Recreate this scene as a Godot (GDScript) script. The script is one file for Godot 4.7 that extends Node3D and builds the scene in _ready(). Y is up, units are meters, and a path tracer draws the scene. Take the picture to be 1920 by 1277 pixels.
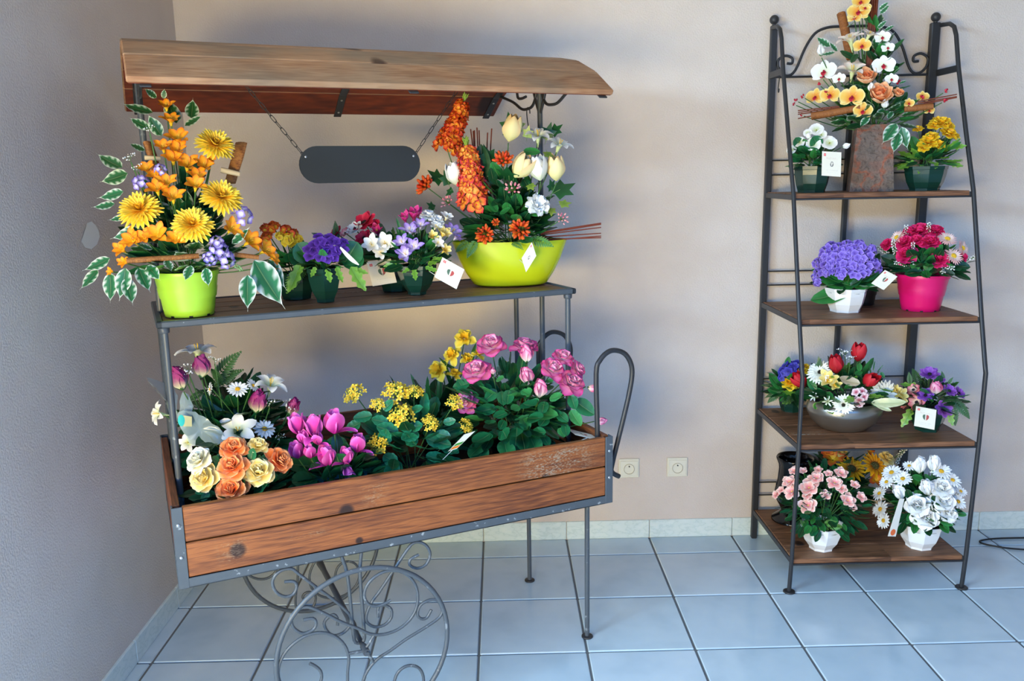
extends Node3D
# A corner of a flower shop: a wheeled wooden flower cart and an iron plant stand, both full of artificial flower arrangements.

const CART_AT := Vector3(-0.6844, 0.0, 1.3136)
const CART_TURN := 0.4128

var M := {}      # materials
var PROTO := {}  # shared meshes of flowers, leaves and pots
var used := {}
var rng := RandomNumberGenerator.new()

# ---------------------------------------------------------------- mesh building
class MB:
	var v := PackedVector3Array()
	var c := PackedColorArray()
	var t := PackedVector2Array()
	var i := PackedInt32Array()
	func pt(p: Vector3, col := Color.WHITE, uv := Vector2.ZERO) -> int:
		v.append(p); c.append(col); t.append(uv)
		return v.size() - 1
	func tri(a: int, b: int, d: int) -> void:
		i.append(a); i.append(b); i.append(d)
	func quad(a: int, b: int, d: int, e: int) -> void:
		tri(a, b, d); tri(a, d, e)
	func face(p: Array, col := Color.WHITE, uvs := []) -> void:
		var k := []
		for n in p.size():
			k.append(pt(p[n], col, uvs[n] if uvs.size() else Vector2.ZERO))
		for n in range(1, p.size() - 1):
			tri(k[0], k[n], k[n + 1])
	# box with chamfered edges; uv runs along the axis 'along'
	func box(at: Vector3, size: Vector3, ch := 0.002, along := 0, uv0 := Vector2.ZERO, uvk := Vector2.ONE, basis := Basis.IDENTITY, col := Color.WHITE) -> void:
		var h := size * 0.5
		ch = minf(ch, minf(h.x, minf(h.y, h.z)) * 0.6)
		var corner := func(s: Vector3, ax: int) -> Vector3:
			var q := Vector3(s.x * (h.x - ch), s.y * (h.y - ch), s.z * (h.z - ch))
			q[ax] = s[ax] * h[ax]
			return q
		var put := func(pts: Array) -> void:
			var n: Vector3 = (pts[2] - pts[0]).cross(pts[1] - pts[0])
			var mid := Vector3.ZERO
			for p in pts: mid += p
			if n.dot(mid) < 0.0: pts.reverse()
			var uvs := []
			var world := []
			for p in pts:
				var a: float = p[along]
				var b: float = p[(along + 1) % 3] + p[(along + 2) % 3]
				uvs.append(uv0 + Vector2((a + h[along]) * uvk.x, (b + h[(along + 1) % 3] + h[(along + 2) % 3]) * uvk.y))
				world.append(at + basis * p)
			face(world, col, uvs)
		for ax in 3:
			var a1 := (ax + 1) % 3
			var a2 := (ax + 2) % 3
			for s in [-1.0, 1.0]:
				var pts := []
				for k in [[-1, -1], [1, -1], [1, 1], [-1, 1]]:
					var sg := Vector3.ZERO
					sg[ax] = s; sg[a1] = k[0]; sg[a2] = k[1]
					pts.append(corner.call(sg, ax))
				put.call(pts)
			# edges along ax
			for s1 in [-1.0, 1.0]:
				for s2 in [-1.0, 1.0]:
					var lo := Vector3.ZERO
					lo[ax] = -1; lo[a1] = s1; lo[a2] = s2
					var hi := lo
					hi[ax] = 1
					put.call([corner.call(lo, a1), corner.call(hi, a1), corner.call(hi, a2), corner.call(lo, a2)])
		for sx in [-1.0, 1.0]:
			for sy in [-1.0, 1.0]:
				for sz in [-1.0, 1.0]:
					var sg := Vector3(sx, sy, sz)
					put.call([corner.call(sg, 0), corner.call(sg, 1), corner.call(sg, 2)])
	# round bar along a path; r is one radius or one for each point
	func tube(path: Array, r, sides := 8, col := Color.WHITE, closed := false, flat := 1.0, col2 = null) -> void:
		var n := path.size()
		var frame_x := Vector3.ZERO
		var rings := []
		for k in n:
			var d: Vector3
			if closed: d = path[(k + 1) % n] - path[(k - 1 + n) % n]
			else: d = path[mini(k + 1, n - 1)] - path[maxi(k - 1, 0)]
			d = d.normalized()
			if frame_x == Vector3.ZERO:
				frame_x = d.cross(Vector3.UP if absf(d.y) < 0.9 else Vector3.RIGHT).normalized()
			frame_x = (frame_x - d * frame_x.dot(d)).normalized()
			var fy := d.cross(frame_x)
			var rad: float = r[k] if r is Array else r
			var ring := []
			var cc: Color = col if col2 == null else col.lerp(col2, float(k) / (n - 1))
			for s in sides:
				var a := TAU * s / sides
				ring.append(pt(path[k] + (frame_x * cos(a) + fy * sin(a) * flat) * rad, cc, Vector2(float(s) / sides, k)))
			rings.append(ring)
		for k in (n if closed else n - 1):
			for s in sides:
				var s2 := (s + 1) % sides
				var b: Array = rings[(k + 1) % n]
				quad(rings[k][s], rings[k][s2], b[s2], b[s])
		if not closed:
			for e in [0, n - 1]:
				var ring: Array = rings[e]
				var m := []
				for s in sides: m.append(pt(v[ring[s]], c[ring[s]]))
				for s in range(1, sides - 1):
					if e == 0: tri(m[0], m[s + 1], m[s])
					else: tri(m[0], m[s], m[s + 1])
	# turned shape round the y axis; profile of Vector2(radius, height); hard = facets with sharp edges
	func lathe(profile: Array, sides := 32, hard := false, sx := 1.0, sz := 1.0, col := Color.WHITE, turn := 0.0) -> void:
		var ring_at := func(p: Vector2, s: int) -> Vector3:
			var a := TAU * s / sides + turn
			return Vector3(cos(a) * p.x * sx, p.y, sin(a) * p.x * sz)
		if hard:
			for k in profile.size() - 1:
				for s in sides:
					face([ring_at.call(profile[k], s), ring_at.call(profile[k + 1], s), ring_at.call(profile[k + 1], s + 1), ring_at.call(profile[k], s + 1)], col)
			return
		var ids := []
		for p in profile:
			var ring := []
			for s in sides: ring.append(pt(ring_at.call(p, s), col, Vector2(float(s) / sides, p.y)))
			ids.append(ring)
		for k in profile.size() - 1:
			for s in sides:
				var s2 := (s + 1) % sides
				quad(ids[k][s], ids[k + 1][s], ids[k + 1][s2], ids[k][s2])
	func ball(at: Vector3, r: Vector3, col := Color.WHITE, rows := 6, cols := 10) -> void:
		var ids := []
		for a in rows + 1:
			var ring := []
			var la := PI * a / rows
			for b in cols:
				var lo := TAU * b / cols
				ring.append(pt(at + Vector3(sin(la) * cos(lo) * r.x, cos(la) * r.y, sin(la) * sin(lo) * r.z), col))
			ids.append(ring)
		for a in rows:
			for b in cols:
				var b2 := (b + 1) % cols
				quad(ids[a][b], ids[a][b2], ids[a + 1][b2], ids[a + 1][b])
	func add(o: MB, x: Transform3D) -> void:
		var base := v.size()
		for k in o.v.size():
			v.append(x * o.v[k])
		c.append_array(o.c); t.append_array(o.t)
		for k in o.i: i.append(base + k)
	func mesh(mat: Material = null) -> ArrayMesh:
		var n := PackedVector3Array()
		n.resize(v.size())
		for k in range(0, i.size(), 3):
			var a := v[i[k]]
			var f := (v[i[k + 2]] - a).cross(v[i[k + 1]] - a)
			n[i[k]] += f; n[i[k + 1]] += f; n[i[k + 2]] += f
		for k in n.size():
			n[k] = n[k].normalized() if n[k].length_squared() > 1e-20 else Vector3.UP
		var arr := []
		arr.resize(Mesh.ARRAY_MAX)
		arr[Mesh.ARRAY_VERTEX] = v; arr[Mesh.ARRAY_NORMAL] = n; arr[Mesh.ARRAY_COLOR] = c
		arr[Mesh.ARRAY_TEX_UV] = t; arr[Mesh.ARRAY_INDEX] = i
		var out := ArrayMesh.new()
		out.add_surface_from_arrays(Mesh.PRIMITIVE_TRIANGLES, arr)
		if mat: out.surface_set_material(0, mat)
		return out

# ---------------------------------------------------------------- nodes
func numbered(called: String) -> String:
	var k: int = used.get(called, 0)
	used[called] = k + 1
	return called if k == 0 else "%s_%03d" % [called, k]

func thing(called: String, label: String, category: String, at := Vector3.ZERO, turn := 0.0, group := "") -> Node3D:
	var o := Node3D.new()
	o.name = numbered(called)
	add_child(o)
	o.position = at
	o.rotation.y = turn
	o.set_meta("label", label)
	o.set_meta("category", category)
	if group: o.set_meta("group", group)
	return o

func part(called: String, mesh: Mesh, mat: Material, parent: Node3D, x := Transform3D.IDENTITY) -> MeshInstance3D:
	var o := MeshInstance3D.new()
	o.name = called
	o.mesh = mesh
	if mat: o.material_override = mat
	parent.add_child(o, true)
	o.transform = x
	return o

func struct(called: String, mb: MB, mat: Material, label: String, parent: Node3D = null) -> MeshInstance3D:
	var o := part(called, mb.mesh(mat), null, parent if parent else self)
	if parent == null:
		o.set_meta("kind", "structure")
		o.set_meta("label", label)
	return o

func basis_up(dir: Vector3, spin := 0.0) -> Basis:   # a basis whose y axis points along dir
	var y := dir.normalized()
	var x := y.cross(Vector3.BACK if absf(y.z) < 0.9 else Vector3.RIGHT).normalized()
	return Basis(x, y, x.cross(y)) * Basis(Vector3.UP, spin)

func smooth(pts: Array, per := 4, closed := false) -> Array:   # Catmull-Rom through the points
	var out := []
	var n := pts.size()
	for k in (n if closed else n - 1):
		var p0: Vector3 = pts[(k - 1 + n) % n] if closed or k > 0 else pts[0]
		var p1: Vector3 = pts[k]
		var p2: Vector3 = pts[(k + 1) % n]
		var p3: Vector3 = pts[(k + 2) % n] if closed or k + 2 < n else pts[n - 1]
		for s in per:
			var t := float(s) / per
			out.append(0.5 * (2.0 * p1 + (p2 - p0) * t + (2.0 * p0 - 5.0 * p1 + 4.0 * p2 - p3) * t * t + (3.0 * p1 - p0 - 3.0 * p2 + p3) * t * t * t))
	if not closed: out.append(pts[n - 1])
	return out

func flat2(pts: Array, w: float) -> Array:   # (l, h) pairs in the plane w
	var out := []
	for p in pts: out.append(Vector3(p[0], p[1], w))
	return out

func lin(hex: String) -> Color:
	return Color(hex).srgb_to_linear()

# ---------------------------------------------------------------- materials
func plain(hex: String, rough := 0.6, metal := 0.0, spec := 0.5) -> StandardMaterial3D:
	var m := StandardMaterial3D.new()
	m.albedo_color = Color(hex)
	m.roughness = rough
	m.metallic = metal
	m.metallic_specular = spec
	m.cull_mode = BaseMaterial3D.CULL_DISABLED
	return m

func noise_tex(seed_: int, freq: float, ramp: Array, size := 512, octaves := 4, normal := false, bump := 4.0) -> NoiseTexture2D:
	var n := FastNoiseLite.new()
	n.seed = seed_
	n.frequency = freq
	n.fractal_octaves = octaves
	var t := NoiseTexture2D.new()
	t.width = size; t.height = size
	t.seamless = true
	t.noise = n
	if normal:
		t.as_normal_map = true
		t.bump_strength = bump
	elif ramp.size():
		var g := Gradient.new()
		g.offsets = PackedFloat32Array(ramp[0])
		var cs := PackedColorArray()
		for h in ramp[1]: cs.append(Color(h))
		g.colors = cs
		t.color_ramp = g
	return t

# Pine boards: growth lines along x, knots (x, y, size) with the lines flowing round them, and scuffs (x0, x1, y0, y1) of worn white
func wood_image(seed_: int, w: int, h: int, light: Color, dark: Color, lines: float, knots: Array, scuffs: Array, grey := 0.0) -> ImageTexture:
	var n := FastNoiseLite.new()
	n.seed = seed_; n.frequency = 1.0; n.fractal_octaves = 3
	var fine := FastNoiseLite.new()
	fine.seed = seed_ + 7; fine.frequency = 1.0; fine.fractal_octaves = 2
	var data := PackedByteArray()
	data.resize(w * h * 3)
	var worn := Color(0.62, 0.60, 0.55)
	for py in h:
		for px in w:
			var x := float(px) / w
			var y := float(py) / h
			var yy := y
			var knot := 0.0
			for k in knots:
				var dx: float = (x - k[0]) / (k[2] * 3.2)
				var dy: float = (y - k[1]) / (k[2] * 4.5)
				var e := exp(-(dx * dx + dy * dy))
				yy += (0.085 if dy > 0 else -0.085) * e * k[2] * 40.0 * (1.0 - exp(-absf(dy) * 3.0)) * -0.5
				var rx: float = (x - k[0]) / k[2]
				var ry: float = (y - k[1]) / (k[2] * 5.0)
				knot = maxf(knot, clampf(1.25 - sqrt(rx * rx + ry * ry), 0.0, 1.0))
			var wob := n.get_noise_2d(x * 1.3, yy * 1.6)
			var ring := sin(TAU * (yy * lines + wob * 1.7 + 0.3 * fine.get_noise_2d(x * 5.0, yy * 12.0)))
			ring = 0.5 + 0.5 * ring
			ring = ring * ring * ring
			var fib := fine.get_noise_2d(x * 14.0, y * 120.0)
			var cloud := n.get_noise_2d(x * 3.0 + 40.0, y * 2.5)
			var m := clampf(0.17 + 0.34 * ring + 0.62 * fib + 0.5 * cloud, 0.0, 1.0)
			var col := light.lerp(dark, m)
			if grey > 0.0:
				col = col.lerp(Color(0.45, 0.43, 0.38), clampf(grey * (0.5 + 1.6 * n.get_noise_2d(x * 4.0 + 9.0, y * 3.0)), 0.0, 0.8))
			if knot > 0.0:
				col = col.lerp(dark * Color(0.42, 0.38, 0.36), clampf(knot * 1.6, 0.0, 0.85))
			for s in scuffs:
				if x > s[0] and x < s[1] and y > s[2] and y < s[3]:
					var f := fine.get_noise_2d(x * 90.0, y * 60.0) + 0.6 * n.get_noise_2d(x * 16.0, y * 9.0)
					var inside := minf(minf(x - s[0], s[1] - x) * 14.0, minf(y - s[2], s[3] - y) * 10.0)
					if f > 0.12: col = col.lerp(worn, clampf((f - 0.12) * 3.0, 0.0, 0.75) * clampf(inside, 0.0, 1.0))
			var o := (py * w + px) * 3
			data[o] = int(clampf(col.r, 0, 1) * 255); data[o + 1] = int(clampf(col.g, 0, 1) * 255); data[o + 2] = int(clampf(col.b, 0, 1) * 255)
	return ImageTexture.create_from_image(Image.create_from_data(w, h, false, Image.FORMAT_RGB8, data))

func textured(tex: Texture2D, rough := 0.55) -> StandardMaterial3D:
	var m := StandardMaterial3D.new()
	m.albedo_texture = tex
	m.roughness = rough
	m.cull_mode = BaseMaterial3D.CULL_DISABLED
	return m

func dyed(rough := 0.6, back := 0.0) -> StandardMaterial3D:   # vertex colours: dyed cloth petals and leaves
	var m := StandardMaterial3D.new()
	m.vertex_color_use_as_albedo = true
	m.roughness = rough
	m.cull_mode = BaseMaterial3D.CULL_DISABLED
	if back > 0.0:
		m.backlight_enabled = true
		m.backlight = Color(back, back, back)
	return m

func make_materials() -> void:
	M.iron = plain("454b52", 0.42, 0.0, 0.5)
	M.iron_dark = plain("2b2c2f", 0.45, 0.0, 0.5)
	M.steel = plain("b9bcbc", 0.3, 0.8)
	M.slate = plain("23292d", 0.75)
	var chips := noise_tex(5, 0.03, [[0.0, 0.82, 0.84, 1.0], ["485058", "4c545c", "8c949a", "9aa2a6"]], 512, 5)
	M.cart_iron = plain("ffffff", 0.42)
	M.cart_iron.albedo_texture = chips
	M.cart_iron.uv1_triplanar = true
	M.cart_iron.uv1_scale = Vector3(1.6, 1.6, 1.6)
	M.planter_front = textured(wood_image(11, 1024, 256, Color("96592c"), Color("4c2510"), 15.0, [[0.335, 0.38, 0.016], [0.10, 0.70, 0.016], [0.83, 0.42, 0.012], [0.36, 0.86, 0.008]], [[0.74, 0.985, 0.02, 0.48], [0.36, 0.44, 0.1, 0.4], [0.05, 0.13, 0.55, 0.85], [0.2, 0.3, 0.62, 0.72]]), 0.5)
	M.plank = textured(wood_image(12, 1024, 256, Color("8a4f2b"), Color("4a2512"), 11.0, [[0.3, 0.3, 0.012], [0.7, 0.75, 0.014]], []), 0.55)
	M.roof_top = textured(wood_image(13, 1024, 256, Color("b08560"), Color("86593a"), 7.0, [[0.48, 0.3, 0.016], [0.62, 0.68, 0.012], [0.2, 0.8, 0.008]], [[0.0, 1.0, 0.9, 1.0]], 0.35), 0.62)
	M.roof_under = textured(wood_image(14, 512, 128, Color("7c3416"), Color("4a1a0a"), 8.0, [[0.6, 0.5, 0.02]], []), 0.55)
	M.stand_wood = textured(wood_image(15, 1024, 256, Color("8d6142"), Color("4d301d"), 12.0, [[0.55, 0.7, 0.012], [0.2, 0.25, 0.010]], [[0.35, 0.75, 0.7, 0.95]]), 0.5)
	# roughcast paint
	var grain := noise_tex(21, 0.09, [], 1024, 3, true, 5.0)
	var shade := noise_tex(22, 0.006, [[0.0, 1.0], ["d3c7be", "d9cec6"]], 512, 3)
	M.wall = plain("ffffff", 0.85)
	M.wall.albedo_texture = shade
	M.wall.normal_enabled = true
	M.wall.normal_texture = grain
	M.wall.normal_scale = 0.3
	M.wall.uv1_triplanar = true
	M.wall.uv1_world_triplanar = true
	M.wall.uv1_scale = Vector3(1.3, 1.3, 1.3)
	M.ceiling = plain("b4aea6", 0.9)
	M.tile = []
	for k in 3:
		var tm := plain(["c8dae2", "c3d6e0", "ccdce4"][k], 0.16)
		tm.albedo_texture = noise_tex(31 + k, 0.008, [[0.0, 0.5, 1.0], ["e8eef2", "f6f9fb", "ffffff"]], 256, 4)
		tm.uv1_triplanar = true
		tm.uv1_world_triplanar = true
		tm.uv1_scale = Vector3(2.0, 2.0, 2.0)
		M.tile.append(tm)
	M.grout = plain("6f7170", 0.9)
	var veins := noise_tex(41, 0.012, [[0.0, 0.42, 0.5, 0.58, 1.0], ["f0f6f4", "eaf2f0", "dde8e6", "ecf4f2", "f4f8f6"]], 512, 5)
	M.skirting = plain("eef6f6", 0.2)
	M.skirting.albedo_texture = veins
	M.skirting.uv1_triplanar = true
	M.skirting.uv1_world_triplanar = true
	M.skirting.uv1_scale = Vector3(2.2, 4.0, 2.2)
	M.plastic = plain("e4e2d2", 0.35)
	M.black = plain("0c0c0d", 0.5)
	M.petal = dyed(0.62)
	M.leaf = dyed(0.36)
	M.stem = dyed(0.6)
	M.dark_green_pot = plain("12382f", 0.22)
	M.lime_pot = plain("a6d83a", 0.33)
	M.bowl_lime = plain("c3d31a", 0.25)
	M.white_pot = plain("eef0f0", 0.35)
	M.fuchsia_pot = plain("e0126a", 0.33)
	M.silver = plain("a09a90", 0.3, 0.85)
	M.gloss_black = plain("08080a", 0.06)
	M.soil = plain("2b2119", 0.95)
	M.moss = plain("3a3a18", 0.95)
	M.twig = plain("7a3620", 0.7)
	M.raffia = plain("d8c49a", 0.8)
	M.cinnamon = textured(wood_image(51, 128, 128, Color("a0632e"), Color("6a3a18"), 5.0, [], []), 0.7)
	M.bamboo = textured(wood_image(52, 128, 128, Color("7c3c1e"), Color("4c1e10"), 3.0, [], []), 0.35)
	M.bark = textured(wood_image(53, 256, 128, Color("a87238"), Color("5c3018"), 6.0, [], []), 0.7)
	M.stone = plain("ffffff", 0.8)
	M.stone.albedo_texture = noise_tex(61, 0.0045, [[0.0, 0.42, 0.5, 0.56, 0.64, 1.0], ["5e554e", "70625a", "8a5a46", "94523c", "76635a", "58504a"]], 512, 6)
	M.stone.normal_enabled = true
	M.stone.normal_texture = noise_tex(62, 0.05, [], 256, 4, true, 8.0)
	M.stone.uv1_triplanar = true
	M.stone.uv1_scale = Vector3(3.0, 3.0, 3.0)
	M.card = plain("e6e4da", 0.6)
	M.film = plain("dfeef2", 0.08)
	M.film.transparency = BaseMaterial3D.TRANSPARENCY_ALPHA
	M.film.albedo_color = Color(0.70, 0.80, 0.83, 0.55)
	M.glass = plain("ffffff", 0.02)
	M.glass.transparency = BaseMaterial3D.TRANSPARENCY_ALPHA
	M.glass.albedo_color = Color(0.9, 0.95, 0.95, 0.08)
	M.frame_white = plain("d9dad8", 0.4)

# ---------------------------------------------------------------- the room
func block(lo: Vector3, hi: Vector3, ch := 0.001) -> MB:
	var b := MB.new()
	b.box((lo + hi) * 0.5, hi - lo, ch)
	return b

const X_LEFT := -1.048
const Z_LEFT_END := 1.62
const X_FAR := -2.6
const X_RIGHT := 5.4
const Z_FRONT := 4.4
const H_ROOM := 2.9

func build_room() -> void:
	struct("wall_back", block(Vector3(X_LEFT - 0.2, -0.2, -0.2), Vector3(X_RIGHT + 0.2, H_ROOM + 0.2, 0.0)), M.wall, "pinkish roughcast painted wall behind the plant stand")
	var lw := struct("wall_left", block(Vector3(X_LEFT - 0.2, -0.2, 0.0), Vector3(X_LEFT, H_ROOM + 0.2, Z_LEFT_END)), M.wall, "shaded roughcast wall beside the flower cart")
	# a pale patch of filler on the left wall
	var pm := MB.new()
	var patch := [[0.0, 0.055], [0.012, 0.06], [0.022, 0.042], [0.028, 0.018], [0.03, -0.012], [0.02, -0.045], [0.004, -0.062], [-0.012, -0.05], [-0.02, -0.02], [-0.012, 0.008], [-0.006, 0.03]]
	var pts := []
	for q in patch: pts.append(Vector3(0.0012, q[1] * 0.62, -q[0] * 2.2))
	pm.face(pts)
	part("filler_patch", pm.mesh(), plain("f4f6f2", 0.8), lw, Transform3D(Basis.IDENTITY, Vector3(X_LEFT, 1.297, 0.807)))
	struct("wall_right", block(Vector3(X_RIGHT, -0.2, 0.0), Vector3(X_RIGHT + 0.2, H_ROOM + 0.2, Z_FRONT + 0.2)), M.wall, "roughcast wall on the far right")
	struct("wall_shop", block(Vector3(X_FAR - 0.2, -0.2, Z_LEFT_END - 0.2), Vector3(X_LEFT - 0.2, H_ROOM + 0.2, Z_LEFT_END)), M.wall, "roughcast wall of the shop behind the left wall")
	struct("ceiling", block(Vector3(X_FAR - 0.2, H_ROOM, -0.2), Vector3(X_RIGHT + 0.2, H_ROOM + 0.2, Z_FRONT + 0.2)), M.ceiling, "plain off-white ceiling")
	# walls with the shop windows: piers, sills and lintels round the openings
	var ws := MB.new()   # side window: z 2.1 to 4.2, y 0.5 to 2.3
	ws.box(Vector3(X_FAR - 0.1, 0.15, 2.91), Vector3(0.2, 0.7, 3.0), 0.001)
	ws.box(Vector3(X_FAR - 0.1, 2.7, 2.91), Vector3(0.2, 0.8, 3.0), 0.001)
	ws.box(Vector3(X_FAR - 0.1, 1.4, 1.76), Vector3(0.2, 1.8, 0.68), 0.001)
	ws.box(Vector3(X_FAR - 0.1, 1.4, 4.4), Vector3(0.2, 1.8, 0.4), 0.001)
	struct("wall_window_side", ws, M.wall, "shop wall round the wide side window")
	var wf := MB.new()   # front window: x -1.8 to 3.0, y 0.3 to 2.5
	wf.box(Vector3(1.4, 0.05, Z_FRONT + 0.1), Vector3(8.4, 0.5, 0.2), 0.001)
	wf.box(Vector3(1.4, 2.8, Z_FRONT + 0.1), Vector3(8.4, 0.6, 0.2), 0.001)
	wf.box(Vector3(-2.3, 1.4, Z_FRONT + 0.1), Vector3(1.0, 2.2, 0.2), 0.001)
	wf.box(Vector3(4.3, 1.4, Z_FRONT + 0.1), Vector3(2.6, 2.2, 0.2), 0.001)
	struct("wall_front", wf, M.wall, "shop wall round the glazed shopfront")
	window("window_1", Vector3(X_FAR - 0.1, 1.4, 3.15), Vector2(2.1, 1.8), PI / 2)
	window("window_2", Vector3(0.6, 1.4, Z_FRONT + 0.1), Vector2(4.8, 2.2), PI)
	# floor: screed, then tiles on a 333 mm grid whose joints meet the skirting joints
	var fl := struct("floor", block(Vector3(X_FAR - 0.2, -0.2, -0.2), Vector3(X_RIGHT + 0.2, -0.004, Z_FRONT + 0.2)), M.grout, "grey grouted floor under pale blue-white ceramic tiles")
	var T := 0.333
	var z0 := 0.1526
	var far := MB.new()
	var cache := {}
	for ix in range(-13, 17):
		for iz in range(-1, 21):
			var xa := ix * T
			var xb := xa + T
			var za := z0 + iz * T
			var zb := za + T
			if iz < 2: pass
			if zb <= 0.0 or za > Z_FRONT: continue
			if xb <= X_LEFT and za < Z_LEFT_END - 0.1: continue
			if za < Z_LEFT_END - 0.02: xa = maxf(xa, X_LEFT)
			xb = minf(xb, X_RIGHT); za = maxf(za, 0.0); zb = minf(zb, Z_FRONT); xa = maxf(xa, X_FAR)
			if xb - xa < 0.02 or zb - za < 0.02: continue
			var size := Vector3(xb - xa - 0.007, 0.012, zb - za - 0.007)
			var at := Vector3((xa + xb) * 0.5, -0.006, (za + zb) * 0.5)
			if xa > X_LEFT - 0.01 and xa < 3.3 and za < 3.2:
				var key := "%.3f %.3f" % [size.x, size.z]
				if not cache.has(key):
					var b := MB.new()
					b.box(Vector3.ZERO, size, 0.003)
					cache[key] = b.mesh()
				var tile := part("tile", cache[key], M.tile[absi(ix * 7 + iz * 5) % 3], fl)
				var tilt := Vector3(sin(ix * 3.1 + iz * 1.7), 0, cos(ix * 1.3 + iz * 2.9)) * 0.0012
				tile.transform = Transform3D(Basis.from_euler(tilt), at)
			else:
				far.box(at, size, 0.003)
	var rest := part("distant_tiles", far.mesh(), M.tile[0], fl)
	rest.set_meta("kind", "stuff")
	# skirting: marbled tiles, each as wide as a floor tile
	var bb := Node3D.new()
	bb.name = "baseboard_back"
	add_child(bb)
	bb.set_meta("kind", "structure"); bb.set_meta("label", "row of white marbled skirting tiles along the back wall")
	for ix in range(-4, 17):
		var xa := maxf(ix * T, X_LEFT) + 0.0012
		var xb := minf((ix + 1) * T, X_RIGHT) - 0.0012
		if xb - xa < 0.02: continue
		var b := MB.new()
		b.box(Vector3((xa + xb) * 0.5, 0.0375, 0.001), Vector3(xb - xa, 0.075, 0.014), 0.002)
		part("skirting_tile", b.mesh(), M.skirting, bb)
	var bl := Node3D.new()
	bl.name = "baseboard_left"
	add_child(bl)
	bl.set_meta("kind", "structure"); bl.set_meta("label", "row of white marbled skirting tiles along the left wall")
	for iz in range(-1, 5):
		var za := maxf(z0 + iz * T, 0.0) + 0.0012
		var zb := minf(z0 + (iz + 1) * T, Z_LEFT_END) - 0.0012
		if zb - za < 0.02: continue
		var b := MB.new()
		b.box(Vector3(X_LEFT + 0.001, 0.0375, (za + zb) * 0.5), Vector3(0.014, 0.075, zb - za), 0.002)
		part("skirting_tile", b.mesh(), M.skirting, bl)

func window(called: String, at: Vector3, size: Vector2, turn: float) -> void:
	var o := Node3D.new()
	o.name = called
	add_child(o)
	o.position = at
	o.rotation.y = turn
	o.set_meta("kind", "structure"); o.set_meta("label", "wide shop window with white frame")
	var f := MB.new()
	for s in [-1, 1]:
		f.box(Vector3(s * (size.x * 0.5 - 0.03), 0, 0), Vector3(0.06, size.y, 0.07), 0.004)
		f.box(Vector3(0, s * (size.y * 0.5 - 0.03), 0), Vector3(size.x, 0.06, 0.07), 0.004)
	f.box(Vector3(0, 0, 0), Vector3(0.05, size.y, 0.07), 0.004)
	part("window_frame", f.mesh(), M.frame_white, o)
	for s in [-1, 1]:
		var g := MB.new()
		g.box(Vector3(s * size.x * 0.25, 0, 0), Vector3(size.x * 0.5 - 0.05, size.y - 0.1, 0.006), 0.001)
		part("pane", g.mesh(), M.glass, o)

func sky_light(at: Vector3, look: Vector3, size: Vector2, col: Color, energy: float) -> void:
	var l := AreaLight3D.new()
	l.name = "daylight"
	l.area_size = size
	l.light_color = col
	l.light_energy = energy
	l.area_range = 14.0
	l.shadow_enabled = true
	add_child(l, true)
	l.look_at_from_position(at, at + look, Vector3.UP)

func build_small_fixtures() -> void:
	for k in 2:
		var o := thing("wall_socket", ["cream wall socket with round recess beside the cart handle", "cream wall socket with round recess, between the cart and the plant stand"][k], "socket", Vector3([0.5816, 0.7733][k], 0.2945, 0.0), 0.0, "wall sockets")
		var p := MB.new()
		p.box(Vector3(0, 0, 0.004), Vector3(0.081, 0.078, 0.008), 0.003)
		p.box(Vector3(0, 0, 0.009), Vector3(0.07, 0.062, 0.004), 0.0015)
		part("cover_plate", p.mesh(), M.plastic, o)
		var r := MB.new()
		r.lathe([Vector2(0.0215, 0.0), Vector2(0.0215, 0.0035), Vector2(0.0195, 0.0035), Vector2(0.0185, -0.004), Vector2(0.0, -0.004)], 28)
		part("socket_recess", r.mesh(), plain("cfcab8", 0.4), o, Transform3D(Basis(Vector3.RIGHT, PI / 2), Vector3(0, -0.002, 0.0105)))
		for q in [[-0.0095, 0.0], [0.0095, 0.0]]:
			var hole := MB.new()
			hole.ball(Vector3.ZERO, Vector3(0.0036, 0.0036, 0.001), Color.WHITE, 4, 8)
			part("contact_hole", hole.mesh(), M.black, o, Transform3D(Basis.IDENTITY, Vector3(q[0], -0.001 + q[1], 0.0068)))
		var pin := MB.new()
		pin.tube([Vector3(0, 0.0095, 0.006), Vector3(0, 0.0095, 0.016)], 0.0025, 8)
		part("earth_pin", pin.mesh(), M.iron_dark, o)
	var cord := MB.new()
	cord.tube(smooth([Vector3(2.7, 0.005, 0.13), Vector3(2.3, 0.005, 0.11), Vector3(2.06, 0.005, 0.10), Vector3(1.958, 0.005, 0.112), Vector3(1.935, 0.005, 0.135), Vector3(1.965, 0.005, 0.165), Vector3(2.05, 0.005, 0.20), Vector3(2.4, 0.005, 0.27), Vector3(2.8, 0.005, 0.3)], 6), 0.0035, 8)
	var co := part("power_cord", cord.mesh(), plain("0d1216", 0.5), self)
	co.set_meta("label", "thin black cord looped on the tiles by the skirting"); co.set_meta("category", "cord")

# ---------------------------------------------------------------- the flower cart
func plank_mesh(size: Vector3, uv0: Vector2, uvk: Vector2, along := 0, ch := 0.002) -> ArrayMesh:
	var b := MB.new()
	b.box(Vector3.ZERO, size, ch, along, uv0, uvk)
	return b.mesh()

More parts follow.
